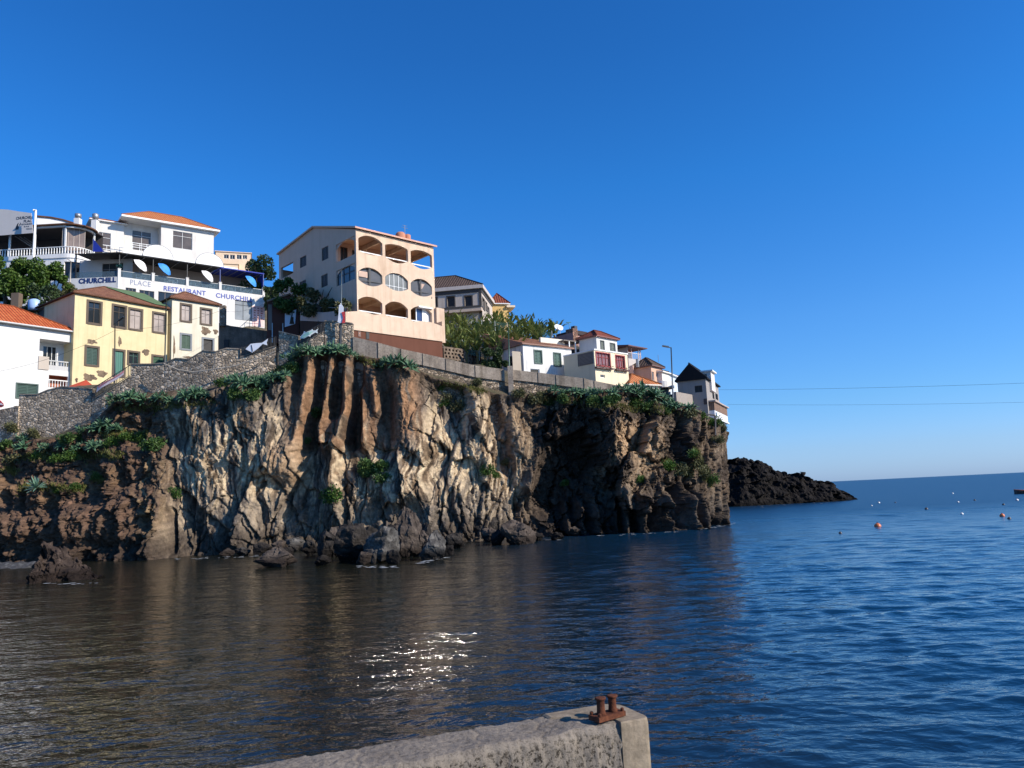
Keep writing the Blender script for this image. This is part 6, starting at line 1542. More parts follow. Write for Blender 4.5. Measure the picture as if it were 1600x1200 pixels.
def plaster_wall():
    t = thing('yard_wall', 'dark grey rendered yard wall beside the pale house below the restaurant', 'wall', at(390, 540, 92))
    mb = MB(); q = [at(x, y, 92) for x, y in ((342, 504.5), (360, 509), (395, 514), (433, 519))]
    for A, B in zip(q, q[1:]):
        mb.face([A-ZV*6, B-ZV*6, B, A]); mb.face([A, B, B+Vector((0, .4, 0)), A+Vector((0, .4, 0))])
    mb.build('wall', concrete('dark_render', (0.23, 0.19, 0.15), (0.12, 0.10, 0.08)), t)
    mb = MB(); p = at(354, 547, 91.9); mb.box(p-Vector((.3, .05, .4)), (.55, 0, 0), (0, .1, 0), (0, 0, 1.7)); mb.build('doorway', DARK, t)
    mb = MB(); p = at(346, 505, 91.8); mb.box(p-Vector((.2, .2, .4)), (.7, 0, 0), (0, .5, 0), (0, 0, 2.6)); mb.build('gate_pillar', stone_wall('gate_stone', 3, (.2, .16, .12), (.3, .24, .18), (.3, .26, .2)), t)
plaster_wall()
def block_wall(label, x0, y0, x1, y1, Y, nx, nz):
    F = Fac.line((x0, y0), (x1, y0+(x1-x0)*.14), Y); a, b_ = 0.0, F.hit(x1, y0)[0]; c, d = F.hit(x0, y1)[1]-.6, F.o.z; ops = []
    for i in range(nx):
        for j in range(nz):
            s_ = a+(b_-a)*(i+.2+.25*(j % 2))/nx; z = c+.75+(d-c-.85)*(j+.1)/nz; ops.append((s_, s_+(b_-a)/nx*.5, z, z+(d-c-.85)/nz*.6))
    mb = MB(); panel(mb, F, a, b_, c, d, ops, .2); F.box(mb, a, b_, c, d, -.34, -.22, 1)
    tag(mb.build('block_wall', [concrete('old_blocks', (.26, .20, .15), (.15, .11, .085)), DARK]), label, 'wall')
block_wall('pierced block wall under the banana plants next to the apartment base', 693, 541, 751, 566, 84.5, 11, 4)
block_wall('short pierced block wall left of the white cottage', 799, 556, 820.5, 579, 83.2, 4, 4)
mb = MB(); Fb = Fac.line((1058, 627), (1106, 640), 80.6); a, b_ = Fb.hit(1056, 630)[0], Fb.hit(1107, 640)[0]; z0_, z1_ = Fb.hit(1058, 627)[1], Fb.hit(1106, 640)[1]
f = [Fb.pt(a, z1_-2.5), Fb.pt(b_, z1_-2.5), Fb.pt(b_, z1_), Fb.pt(a, z0_)]; mb.face(f); mb.face([p-Fb.n*.5 for p in reversed(f)])
for i in range(4): p, q = f[i], f[(i+1) % 4]; mb.face([p-Fb.n*.5, q-Fb.n*.5, q, p])
tag(mb.build('stone_wall', stone_wall('pale_stone', 2.0, (.24, .18, .13), (.42, .33, .24), (.34, .29, .23))), 'pale stone garden wall on the rim below the grey gabled house', 'wall')
# ---- railings with the fish banners
def railing(label, A, B, h_px, n):
    (x0, y0), (x1, y1) = A, B; t = thing('stair_railing', label, 'railing', at(x0, y0, wy(x0)-.05))
    P = lambda s_: at(x0+(x1-x0)*s_, y0+(y1-y0)*s_, wy(x0+(x1-x0)*s_)-.05)
    H = ZV*(h_px*wy(x0)/1200)
    mb = MB(); mb.tube([P(0)+H, P(1)+H], .035, 6); mb.build('top_rail', IRON, t)
    mb = MB(); mb.tube([P(0)+ZV*.12, P(1)+ZV*.12], .025, 6); mb.build('bottom_rail', IRON, t)
    for k in range(n):
        mb = MB(); p = P(k/(n-1)); r = .04 if k % 8 == 0 else .028; mb.tube([p-ZV*.05, p+H], r, 5); mb.build('bar', IRON, t)
railing('iron stair railing behind the pink striped banner', (144, 625), (203, 588.5), 18.5, 26)
railing('iron stair railing behind the white fish banner', (375, 558.5), (431, 541), 16, 26)
railing('iron stair railing behind the green fish banner', (466, 539.5), (505, 518.5), 15.5, 18)
def cloth(name, label, cat, polys, dY=-.3):
    o = None
    for (pts, m) in polys:
        P = [at(x, y, wy(x)+dY-(0.03 if o else 0)) for x, y in pts]; mb = MB(); nrm = Vector((0, .03, 0))
        mb.face(list(reversed(P))); mb.face([p+nrm for p in P])
        for i in range(len(P)): p, q = P[i], P[(i+1) % len(P)]; mb.face([p, q, q+nrm, p+nrm])
        ob = mb.build(name if o is None else 'panel', m, o)
        if o is None: o = tag(ob, label, cat)
    return o
FISHW = plaster((.74, .76, .82), .12); PINK = plaster((.66, .26, .28), .15); LPINK = plaster((.70, .58, .60), .15); REDC = plaster((.55, .06, .07), .1); LGREEN = plaster((.42, .68, .55), .1)
cloth('fish_banner', 'large white fish-shaped cloth hanging on the stair railing', 'banner', [([(383.5, 545.5), (391.7, 537.2), (400, 536.2), (409, 535.7), (412.7, 533.5), (418.7, 529), (416.5, 535), (417.4, 539.6), (410.5, 537.2), (403, 544.5), (394, 550.9)], FISHW), ([(392.2, 539), (393.2, 538.8), (394.6, 545), (394.9, 549), (393.9, 549)], paint((.08, .08, .09)))])
cloth('fish_banner', 'smaller pale green fish-shaped cloth with fins on the upper stair railing', 'banner', [([(468.4, 529), (470, 525), (474, 521), (475, 517.5), (478.5, 519), (486, 515.8), (488, 514.4), (490, 516.4), (493, 516.3), (497.4, 513), (495.3, 517.2), (497, 521), (492.5, 519.5), (486, 523.5), (484.5, 526), (482, 525), (475, 528.8)], plaster((.72, .76, .74), .1)), ([(470.5, 527.8), (474.5, 522.3), (482, 518.8), (489.5, 518), (484, 522.3), (476, 527)], LGREEN)])
cloth('striped_banner', 'long pink and pale striped cloth slung along the lower stair railing', 'banner', [([(150.3, 613), (152, 604.5), (160, 598), (172, 592.5), (184, 586.5), (193.3, 579.3), (192.6, 585.8), (183, 592.5), (172.3, 598.6), (160, 605)], LPINK), ([(153, 603.5), (162, 597.2), (174, 591.8), (193.2, 579.2), (193, 582), (182, 588.8), (166, 597), (154, 606.5)], PINK)])
cloth('red_flag', 'red and white striped cloth on the ramp at the left edge', 'flag', [([(-6, 622), (1, 626), (5.5, 631), (6, 634.5), (2, 636.5), (-6, 637)], REDC), ([(-6, 628), (2, 630), (5.8, 633), (-6, 632)], plaster((.7, .62, .62), .1))], -.6)
# red canopy at the foot of the yellow house
F = YF.moved(1.6); r = F.rect(117, 602, 144, 607); mb = MB(); mb.face([F.pt(r[0], r[2], 0), F.pt(r[1], r[2]+.5, 0), F.pt(r[1], r[3]+.9, -1.5), F.pt(r[0], r[3], -1.5)]); mb.face([F.pt(r[0], r[2]-.06, 0), F.pt(r[0], r[3]-.06, -1.5), F.pt(r[1], r[3]+.84, -1.5), F.pt(r[1], r[2]+.44, 0)])
F.box(mb, r[0], r[1], r[2]-.25, r[2]+.02, -.02, .03); tag(mb.build('red_canopy', plaster((.42, .07, .04), .2)), 'low red canopy at the foot of the yellow house', 'canopy')
# ---- poles and lamps
def pole(name, label, cat, x, yt, yb, Y, r, mat, arm=None, x2=None):
    A, B = at(x2 if x2 else x, yb, Y), at(x, yt, Y); A = Vector((A.x, A.y, A.z-1.0)); B = Vector((B.x, Y, B.z))
    t = thing(name, label, cat, A); mb = MB(); mb.tube([A, B], r, 8, 0, r*.7); mb.build('pole', mat, t, True)
    if arm:
        C = at(*arm, Y); mb = MB(); mb.tube([B-ZV*.05, C], r*.6, 6); mb.build('arm', mat, t)
        d = (C-B).normalized(); mb = MB(); w = Vector((0, .16, 0)); mb.box(C-w-ZV*.06-d*.15, d*.65, w*2, ZV*.13); mb.build('lamp_head', mat, t)
    return t
DKP = paint((.035, .04, .045), .5); GRP = paint((.07, .14, .10), .5); WOOD = paint((.17, .12, .08), .9)
pole('street_lamp', 'dark street lamp standing in front of the yellow house door', 'street lamp', 179.6, 505, 584, 78.0, .075, DKP, (187, 499.5))
pole('street_lamp', 'tall grey street lamp near the grey gabled house at the point', 'street lamp', 1048.5, 542.8, 612, 77.5, .085, paint((.10, .12, .14)), (1042.5, 541.8), 1050.6)
pole('wooden_pole', 'weathered pole between the yellow and pale houses', 'pole', 259.8, 466, 598, 73.5, .085, paint((.06, .065, .05)), None, 256.8)
pole('floodlight_post', 'pale post with a small lamp above the yellow house roof', 'post', 110.7, 408, 462, 104, .11, paint((.5, .44, .38)), (109, 407), 108.3)
pole('green_pole', 'slim green pole beside the banana grove', 'pole', 794, 503, 582, 75.0, .07, GRP, None, 795.8)
t = pole('flag_pole', 'grey flag pole with a white and red pennant below the apartment block', 'flag pole', 533.7, 422.5, 542, 70.6, .07, paint((.22, .25, .26)), None, 532)
for (pts, m, nm) in (([(529.5, 477), (533, 474), (537, 480), (536.5, 489), (538.8, 503), (531, 505), (527.6, 503), (529, 490)], plaster((.76, .76, .80), .1), 'pennant'), ([(533.6, 488), (538.4, 486.5), (539.2, 504.5), (533.8, 505), (536.2, 497)], REDC, 'red_panel')):
    P = [at(x, y, 70.35 if nm == 'pennant' else 70.28) for x, y in pts]; mb = MB(); mb.face(list(reversed(P))); nr = Vector((0, .03, 0)); mb.face([p+nr for p in P])
    for i in range(len(P)): p, q = P[i], P[(i+1) % len(P)]; mb.face([p, q, q+nr, p+nr])
    mb.build(nm, m, t)
mb = MB(); a, b_ = at(532.6, 505, 70.5), at(531.6, 541, 70.5); mb.tube([a, b_], .13, 8); mb.build('sleeve', DKP, t)
mb = MB(); mb.tube([at(1097, 647, 76.0), at(1116, 648.5, 77.5), at(1117.5, 650, 77.5), at(1117.6, 680, 76.5)], .09, 6); tag(mb.build('rusty_frame', paint((.035, .028, .026))), 'dark bent pipe frame on the rim below the cliff annex', 'frame')
# cables
def cable(label, P, sag=0.0, r=.02, mat=IRON):
    n = 14; pts = []
    for (A, B) in zip(P, P[1:]):
        for k in range(n+1): tt = k/n; p = A.lerp(B, tt); pts.append(p-ZV*sag*4*tt*(1-tt))
    mb = MB(); mb.tube(pts, r, 5); tag(mb.build('cable', mat), label, 'cable')
cable('upper thin overhead cable crossing the sky at right', [at(1123, 609, 88), at(1800, 590, 70)], .25, .012)
cable('lower thin overhead cable crossing the sky at right', [at(1137, 632, 84), at(1800, 622.5, 70)], .25, .009)
cable('pale rope slung along the stone wall below the houses', [at(256, 568, wy(256)-.75), at(278, 577.5, wy(278)-.75), at(303, 581.5, wy(300)-.75), at(343, 575.5, wy(343)-.75), at(368, 571.5, wy(368)-.75), at(392, 563, wy(392)-.75), at(415, 556.5, wy(410)-.75), at(430, 549, wy(430)-.75)], .0, .055, paint((.42, .36, .28)))
cable('thin wire from the street lamp across the yellow and pale houses', [at(0, 580, 72), at(180, 516, 77.5), at(343, 486, 90), at(414, 474, 104)], .5, .014)

# ------------------------------------------------------------------ plants
def mesh_np(name, V, Fc, mat):
    me = bpy.data.meshes.new(name); me.from_pydata([tuple(v) for v in V], [], Fc); me.update()
    for m in (mat if isinstance(mat, list) else [mat]): me.materials.append(m)
    return me
ALOE = leaf_mat('aloe_leaf', (0.030, 0.075, 0.035), (0.07, 0.145, 0.075), (0.16, 0.24, 0.13), .5, .05)
ALOE_Y = leaf_mat('agave_leaf', (0.06, 0.13, 0.09), (0.13, 0.24, 0.17), (0.24, 0.36, 0.26), .5, .05)
BUSHM = leaf_mat('bush_leaf', (0.025, 0.055, 0.014), (0.06, 0.115, 0.028), (0.13, 0.19, 0.055))
OLIVE = leaf_mat('olive_leaf', (0.05, 0.055, 0.02), (0.10, 0.105, 0.045), (0.19, 0.17, 0.08))
GRASSM = leaf_mat('dry_grass', (0.07, 0.085, 0.02), (0.14, 0.14, 0.035), (0.25, 0.20, 0.07))
FERN = leaf_mat('fern_leaf', (0.025, 0.06, 0.012), (0.06, 0.12, 0.02), (0.12, 0.19, 0.04))
TREEM = leaf_mat('tree_leaf', (0.025, 0.055, 0.010), (0.065, 0.125, 0.02), (0.16, 0.22, 0.045))
DTREE = leaf_mat('dark_tree_leaf', (0.018, 0.036, 0.014), (0.042, 0.072, 0.026), (0.09, 0.125, 0.045))
BANANA = leaf_mat('banana_leaf', (0.06, 0.10, 0.02), (0.15, 0.19, 0.05), (0.34, 0.32, 0.13), .45, .2)
def rosette(V, Fc, c, ax, rad, n, rs, wid=.16, droop=.35, lo=.15, hi=1.35):
    ax = ax.normalized(); u = ax.cross(Vector((.3, .9, .2))).normalized(); w = ax.cross(u)
    for k in range(n):
        a = 6.283*(k*.618+rs.random()*.12); e = lo+(hi-lo)*((k+.5)/n)**1.1
        d = (u*math.cos(a)+w*math.sin(a))*math.cos(e)+ax*math.sin(e); s_ = d.cross(ax).normalized() if abs(d.dot(ax)) < .98 else u
        L = rad*rs.uniform(.8, 1.1); b = len(V); wd = rad*wid
        for t, ww in ((0, .55), (.35, 1.0), (.72, .7)):
            p = c+d*L*t - ax*L*droop*t*t*(1-.6*math.sin(e)); V += [p-s_*wd*ww*.5, p+s_*wd*ww*.5]
        V.append(c+d*L-ax*L*droop*(1-.6*math.sin(e)))
        Fc += [(b, b+1, b+3, b+2), (b+2, b+3, b+5, b+4), (b+4, b+5, b+6)]
def aloe_mesh(seed, nr=13):
    rs = random.Random(seed); V = []; Fc = []
    for k in range(nr):
        a = rs.random()*6.283; r = math.sqrt(rs.random()); z = .25+.6*(1-r*r)+rs.uniform(-.1, .1)
        c = Vector((math.cos(a)*r*.85, math.sin(a)*r*.6, z*.8)); ax = Vector((math.cos(a)*r*.9, math.sin(a)*r*.9-.25, .8))
        rosette(V, Fc, c, ax, rs.uniform(.5, .75), 15, rs, .2)
    return mesh_np('aloe_clump', V, Fc, ALOE)
def leafy(seed, n, rad, size, mat, lumps=7, name='bush', flat=.8, elong=1.0):
    """leaf-sized blades spread through several overlapping lumps, denser near the outside"""
    rs = random.Random(seed); V = []; Fc = []
    L = [(Vector((rs.uniform(-.5, .5)*elong, rs.uniform(-.4, .4), rs.uniform(.15, .85)*flat))*rad, rad*rs.uniform(.4, .62)) for _ in range(lumps)]
    for k in range(n):
        c, r = L[int(rs.random()*lumps)]; d = Vector((rs.gauss(0, 1), rs.gauss(0, 1), rs.gauss(0, 1))).normalized(); p = c+d*r*(rs.random()**.45)
        if p.z < -.1*rad: continue
        o = (d+Vector((rs.uniform(-.8, .8), rs.uniform(-.8, .8), rs.uniform(-.3, .9)))).normalized(); u = o.cross(Vector((rs.uniform(-1, 1), rs.uniform(-1, 1), rs.uniform(-1, 1)))).normalized()
        s_ = size*rs.uniform(.6, 1.4); b = len(V); V += [p-o*s_*.5, p+u*s_*.32, p+o*s_*.6, p-u*s_*.32]; Fc.append((b, b+1, b+2, b+3))
    return mesh_np(name, V, Fc, mat)
AL = [aloe_mesh(k, 8+k % 3) for k in range(5)]
BU = [leafy(20+k, 900, 1.0, .2, BUSHM) for k in range(4)]
OL = [leafy(40+k, 900, 1.0, .18, OLIVE, 10) for k in range(3)]
FE = [leafy(60+k, 800, 1.0, .17, FERN, 10) for k in range(3)]
ORD = ['first', 'second', 'third', 'fourth', 'fifth', 'sixth', 'seventh', 'eighth', 'ninth', 'tenth', 'eleventh', 'twelfth', 'thirteenth', 'fourteenth']
prs = random.Random(12)
def plants(name, base, cat, group, meshes, spots, zoff=-.15, out=.1):
    spots = sorted(spots); n = len(spots)
    for k, (x, y, s_) in enumerate(spots):
        h, nm = on_cliff(x, y)
        if h is None: h = at(x, y, wy(x)-.4)
        o = bpy.data.objects.new(name, meshes[prs.randrange(len(meshes))]); col.objects.link(o)
        o.location = h+Vector((0, -out, zoff*s_)); o.rotation_euler = (prs.uniform(-.12, .12), prs.uniform(-.12, .12), prs.uniform(-.5, .5)); o.scale = (s_*prs.uniform(.9, 1.15), s_*prs.uniform(.8, 1.0), s_*prs.uniform(.9, 1.1))
        lab = base if n == 1 else ('%s, %s from the left' % (base, ORD[k]) if n > 2 else '%s, the %s of two' % (base, ('left', 'right')[k]))
        tag(o, lab, cat, group)
GA, GB, GF = 'aloe clumps growing on the cliff', 'leafy bushes growing on the cliff', 'ferns and weeds on the cliff face'
plants('aloe_clump', 'aloe clump under the stair wall with pink banner', 'aloe', GA, AL, [(183, 632, 1.15), (193, 627, 1.3), (208, 628, 1.25), (218, 634, 1.0)])
plants('aloe_clump', 'aloe clump below the stepped stone wall', 'aloe', GA, AL, [(238, 628, .8), (252, 627, 1.0), (262, 630, .7), (293, 626, 1.2), (306, 622, 1.1), (322, 622, .95)])
plants('aloe_clump', 'aloe clump below the white fish banner', 'aloe', GA, AL, [(362, 600, 1.0), (373, 606, 1.4), (386, 610, 1.5), (398, 604, 1.4), (411, 606, 1.2), (429, 596, 1.0), (440, 592, .9)])
plants('aloe_clump', 'aloe clump on the rim above the ochre pillars', 'aloe', GA, AL, [(452, 566, 1.0), (470, 560, 1.0), (482, 556, 1.3), (495, 560, 1.3), (506, 556, 1.4), (518, 555, 1.3), (530, 554, 1.1), (548, 558, .9), (560, 562, .6)])
plants('aloe_clump', 'aloe clump on the rim below the concrete parapet', 'aloe', GA, AL, [(597, 575, .9), (609, 573, 1.3), (621, 577, 1.4), (632, 580, 1.1)])
plants('aloe_clump', 'aloe clump on the lower left terraces', 'aloe', GA, AL, [(36, 705, 1.3), (38, 690, 1.0), (68, 705, .9), (100, 702, 1.0), (121, 705, 1.0), (140, 677, 1.2), (150, 703, 1.0), (165, 672, 1.2), (178, 676, 1.0)])
plants('aloe_clump', 'aloe clump along the rim below the far houses', 'aloe', GA, AL, [(868, 616, 1.0), (889, 618, 1.0), (907, 621, .9), (925, 620, .9), (948, 619, 1.1), (968, 616, 1.2), (986, 618, 1.4), (1003, 620, 1.6), (1018, 626, 1.4), (1034, 630, 1.2)])
plants('agave_clump', 'pale agave on the rim before the grey gabled house', 'agave', GA, AL, [(1052, 640, 1.2), (1066, 643, 1.3)])
plants('leafy_bush', 'round green bush at the end of the left grass ledge', 'bush', GB, BU, [(238, 702, 1.15)])
plants('leafy_bush', 'dark bush on the left terraces', 'bush', GB, BU+OL, [(17, 672, .9), (5, 700, 1.0), (20, 725, 1.0), (82, 712, 1.2), (105, 690, .9), (128, 690, .8), (50, 680, .8)])
plants('leafy_bush', 'dark bush among the aloes under the white fish banner', 'bush', GB, BU, [(368, 622, .9), (392, 624, 1.0), (345, 604, .8), (455, 580, .9)])
plants('leafy_bush', 'bush growing in the recess of the ochre pillars', 'bush', GB, BU, [(490, 650, .95), (478, 692, .6)])
plants('leafy_bush', 'bright green bush low on the middle cliff face', 'bush', GF, FE, [(518, 780, 1.3), (272, 775, .8)])
plants('leafy_bush', 'green bush in the hollow of the middle cliff', 'bush', GB, BU, [(574, 740, 1.2), (588, 738, 1.2), (598, 752, .8)])
plants('weed_clump', 'yellow-green weeds below the rubble wall', 'weeds', GF, OL+FE, [(688, 610, .8), (700, 625, 1.1), (713, 640, 1.0), (722, 618, .8), (744, 600, .7), (696, 634, .7)])
plants('weed_clump', 'small weeds left of the dark recess', 'weeds', GF, FE+OL, [(764, 738, .9), (789, 725, .6), (775, 745, .5), (810, 618, .7), (838, 628, .9), (850, 622, .9), (857, 632, .7)])
plants('weed_clump', 'lone bright weed in the dark recess', 'weeds', GF, FE, [(884, 757, .65)])
plants('leafy_bush', 'dark bush on the rim below the cream house', 'bush', GB, BU, [(880, 628, .8), (925, 632, .9), (955, 630, 1.0), (990, 634, 1.1), (1014, 640, .9), (1040, 648, .8)])
plants('weed_clump', 'dull green growth on the right cliff', 'weeds', GF, OL+FE, [(1044, 732, 1.1), (1058, 738, 1.2), (1070, 742, 1.0), (1084, 712, .8), (1090, 728, .9), (1100, 742, .9), (1110, 752, .8), (1000, 752, .7), (1120, 690, .7)])
plants('weed_clump', 'grass on the rim below the cliff annex', 'weeds', GF, OL+FE, [(1095, 656, .9), (1106, 662, .9), (1118, 664, .9), (1128, 672, .7), (1080, 650, .8)])
plants('leafy_bush', 'light green weedy bush on the left terraces', 'bush', GF, FE, [(60, 716, .9), (88, 720, .8), (112, 716, .9), (176, 694, .9), (196, 686, .9), (214, 688, .8), (152, 748, .6), (120, 762, .6), (92, 768, .5)])
# big agave on the left ledge
h, _ = on_cliff(62, 772); h = h or at(62, 772, 67)
V = []; Fc = []; rosette(V, Fc, Vector((0, 0, .2)), Vector((0, -.45, 1)), 1.15, 44, random.Random(4), .13, .15, .0, 1.4)
o = bpy.data.objects.new('agave', mesh_np('agave', V, Fc, ALOE_Y)); col.objects.link(o); o.location = h+Vector((0, -.5, .35)); tag(o, 'big pale agave rosette alone on the lower left ledge', 'agave')
# grass and dry growth on ledges
def ledge_grass():
    rs = random.Random(9); V = []; Fc = []
    lines = [((163, 680), (228, 680), 190), ((30, 762), (131, 764), 240), ((160, 712), (192, 712), 90), ((145, 742), (158, 752), 70), ((10, 735), (26, 738), 70), ((345, 590), (420, 580), 160), ((690, 600), (760, 610), 160), ((180, 640), (330, 632), 200), ((830, 622), (1060, 645), 420), ((420, 590), (450, 570), 80), ((1085, 700), (1110, 760), 120), ((30, 715), (160, 712), 300), ((560, 560), (600, 572), 60), ((1040, 722), (1078, 744), 90)]
    for (A, B, n) in lines:
        for k in range(n):
            t = rs.random(); x = A[0]+(B[0]-A[0])*t+rs.gauss(0, 3); y = A[1]+(B[1]-A[1])*t+rs.gauss(0, 3.5); h, nm = on_cliff(x, y)
            if h is None: continue
            for q in range(5):
                d = Vector((rs.gauss(0, .5), -.35+rs.gauss(0, .4), .9)).normalized(); L = rs.uniform(.18, .5); w = Vector((rs.uniform(-1, 1), rs.uniform(-1, 1), 0)).normalized()*.035; p = h+Vector((rs.gauss(0, .12), 0, rs.gauss(0, .05)-.04)); b = len(V)
                V += [p-w, p+w, p+d*L*.6+w*.7, p+d*L-ZV*L*.15, p+d*L*.6-w*.7]; Fc.append((b, b+1, b+2, b+3, b+4))
    o = bpy.data.objects.new('ledge_grass', mesh_np('ledge_grass', V, Fc, GRASSM)); col.objects.link(o); tag(o, 'yellow-green grass fringing the ledges of the cliff', 'grass', kind='stuff')
ledge_grass()
BARK = plaster((.10, .075, .055), .4)
def tree(name, label, px, py_top, py_base, Y, wpx, mat, seed, n, group=None, size=.26, trunk_h=.45, zlo=.25):
    B = at(px, py_base, Y); H = (py_base-py_top)*Y/1200; W = wpx*Y/1200
    t = thing(name, label, 'tree', B, group); rs = random.Random(seed)
    mb = MB(); mb.tube([B-ZV*1.5, B+ZV*H*trunk_h*.6, B+Vector((.1*W*rs.uniform(-1, 1), 0, H*trunk_h))], W*.05+.08, 8, 0, W*.03+.05)
    for k in range(5):
        a = rs.random()*6.28; mb.tube([B+ZV*H*trunk_h*rs.uniform(.6, 1), B+Vector((math.cos(a)*W*.25, math.sin(a)*W*.25, H*rs.uniform(.55, .85)))], .09, 6, 0, .03)
    mb.build('trunk', BARK, t, True)
    V = []; Fc = []; nl = 16; L = []
    for k in range(nl):
        a = rs.random()*6.28; r = math.sqrt(rs.random()); z = rs.uniform(zlo, .88) if zlo > .06 or k > 7 else rs.uniform(0, .35)
        L.append((Vector((math.cos(a)*r*W*.42*(1.1-abs(z-.5)*.8), math.sin(a)*r*W*.36, H*z)), min(W, H)*rs.uniform(.13, .24)))
    for k in range(n):
        c, r = L[rs.randrange(nl)]; d = Vector((rs.gauss(0, 1), rs.gauss(0, 1), rs.gauss(0, 1))).normalized(); p = B+c+d*r*(rs.random()**.4)
        o = (d*.7+Vector((rs.uniform(-.8, .8), rs.uniform(-.8, .8), rs.uniform(-.6, .6)))).normalized(); u = o.cross(Vector((rs.uniform(-1, 1), rs.uniform(-1, 1), rs.uniform(-1, 1)))).normalized(); s_ = size*rs.uniform(.6, 1.4); b = len(V)
        V += [p-o*s_*.5, p+u*s_*.34, p+o*s_*.6, p-u*s_*.34]; Fc.append((b, b+1, b+2, b+3))
    link('crown', mesh_np('crown', V, Fc, mat), None, t)
GT = 'trees behind the yellow house'
tree('leafy_tree', 'bright green leafy tree at the left edge below the pavilion balustrade', 8, 398, 480, 98, 70, TREEM, 1, 6500, GT, .36, .3, .08)
tree('leafy_tree', 'bright green leafy tree in front of the pavilion wall, the middle one', 48, 402, 478, 99, 66, TREEM, 2, 6500, GT, .36, .3, .08)
tree('leafy_tree', 'green tree whose right side borders the pale post', 84, 403, 478, 101, 50, TREEM, 3, 5000, GT, .34, .3, .08)
tree('dry_shrub', 'dark grey-green dry shrub behind the yellow house left wall', 62, 440, 500, 94, 80, DTREE, 4, 5000, GT, .36, .2, .02)
tree('dry_shrub', 'low dry shrub at the foot of the pale post', 103, 440, 470, 102, 32, OLIVE, 5, 2200, GT, .3)
tree('dark_tree', 'round dark green tree between the restaurant and the apartment block', 403, 396, 480, 132, 66, DTREE, 6, 9000, None, .4, .3, .05)
tree('dark_tree', 'dark shrub tree right of the restaurant wall', 424, 440, 480, 127, 32, DTREE, 16, 3600, None, .36, .2, .02)
tree('shrub_tree', 'dark leafy bush against the apartment side wall', 456, 434, 486, 83.2, 66, BUSHM, 7, 5200, None, .3, .2, .02)
tree('shrub_tree', 'grey-green dry bush in front of the apartment side wall', 500, 437, 488, 79.2, 88, OLIVE, 8, 7000, None, .28, .2, .02)
tree('shrub_tree', 'small dry bush by the garden wall near the flag pole', 536, 462, 493, 75.8, 30, OLIVE, 9, 1800, None, .22, .2, .02)
tree('shrub_tree', 'dark ivy bush hanging over the parapet right of the pierced wall', 773, 540, 577, 79.5, 48, DTREE, 10, 4600, None, .26, .2, .05)
p = at(46, 470, 90); 
mb = MB(); mb.box(p-Vector((.5, .4, 2.8)), (1.0, 0, 0), (0, .8, 0), (0, 0, 2.6)); 
p2 = at(25, 488, 93); mb2 = MB(); mb2.box(p2-Vector((.45, .4, 1.5)), (.95, 0, 0), (0, .8, 0), (0, 0, 3.9)); tag(mb2.build('chimney', plaster((.16, .12, .09), .5)), 'weathered brown chimney stack among the trees at left', 'chimney')
p3 = at(54, 474, 92); mb = MB(); mb.lathe(p3-ZV*.9, [(.65, 0), (.72, .3), (.72, 1.2), (.5, 1.35), (.25, 1.45)], 16); tag(mb.build('water_tank', paint((.35, .50, .75), .4), None, True), 'small white and blue water tank behind the yellow house', 'tank')
# banana grove
def banana_meshes(seed):
    rs = random.Random(seed); V = []; Fc = []
    nl = 13
    for k in range(nl):
        a = 6.283*(k*.618+rs.random()*.1); L = rs.uniform(1.9, 2.8); e = rs.uniform(.85, 1.5); h = Vector((math.cos(a), math.sin(a), 0)); side = Vector((-math.sin(a), math.cos(a), 0)); p = Vector((0, 0, 1.0+rs.uniform(-.2, .2))); n = 9; prev = None
        for i in range(n+1):
            t = i/n; ang = e-1.15*t*t; q = p+h*0
            w = .21*math.sin(math.pi*min(1, .12+t*.9))**.7
            b = len(V); V += [q-side*w-ZV*.10*w/.3, q, q+side*w-ZV*.10*w/.3]
            if prev is not None and i > 1:
                gap = rs.random() < .3
                if not gap: Fc.append((prev, prev+1, b+1, b))
                if rs.random() > .3: Fc.append((prev+1, prev+2, b+2, b+1))
            prev = b; p = p+(h*math.cos(ang)+ZV*math.sin(ang))*L/n
    crown = mesh_np('leaves', V, Fc, BANANA)
    mb = MB(); mb.tube([Vector((0, 0, -1)), Vector((0, 0, .5)), Vector((.03, 0, 1.1))], .16, 8, 0, .1); st = mb.data('stem'); st.materials.append(plaster((.14, .13, .06), .4))
    return crown, st
BM_ = [banana_meshes(100+k) for k in range(5)]
brs = random.Random(77)
spots = []
for row, (y0, Y, xa, xb, n) in enumerate(((553, 88, 694, 760, 8), (541, 92, 697, 800, 9), (528, 97, 694, 792, 9), (552, 86, 766, 812, 5), (536, 95, 800, 850, 5), (527, 102, 802, 872, 7), (512, 101, 694, 728, 4), (510, 106, 766, 800, 4))):
    for k in range(n): spots.append((xa+(xb-xa)*(k+.5)/n+brs.uniform(-3, 3), y0+brs.uniform(-4, 4), Y+brs.uniform(-1.5, 1.5), row))
rowname = ['bottom row above the pierced block wall', 'second row above the pierced block wall', 'third row below the beige house', 'group behind the dark ivy bush', 'group left above the white cottage', 'top row against the sky', 'group at the beige house ledge', 'group before the mustard house']
cnt = {}
for (x, y, Y, row) in sorted(spots, key=lambda s: (s[3], s[0])):
    k = cnt.get(row, 0); cnt[row] = k+1; B = at(x, y, Y); cr, st = BM_[brs.randrange(5)]; s_ = brs.uniform(.95, 1.3)
    t = thing('banana_plant', 'banana plant, %s, %s from the left' % (rowname[row], ORD[k]), 'banana plant', B-ZV*.9, 'banana plants of the grove'); t.rotation_euler = (0, 0, brs.random()*6.28); t.scale = (s_, s_, s_)
    for nm, me in (('leaves', cr), ('stem', st)):
        o = bpy.data.objects.new(nm, me); col.objects.link(o); o.parent = t
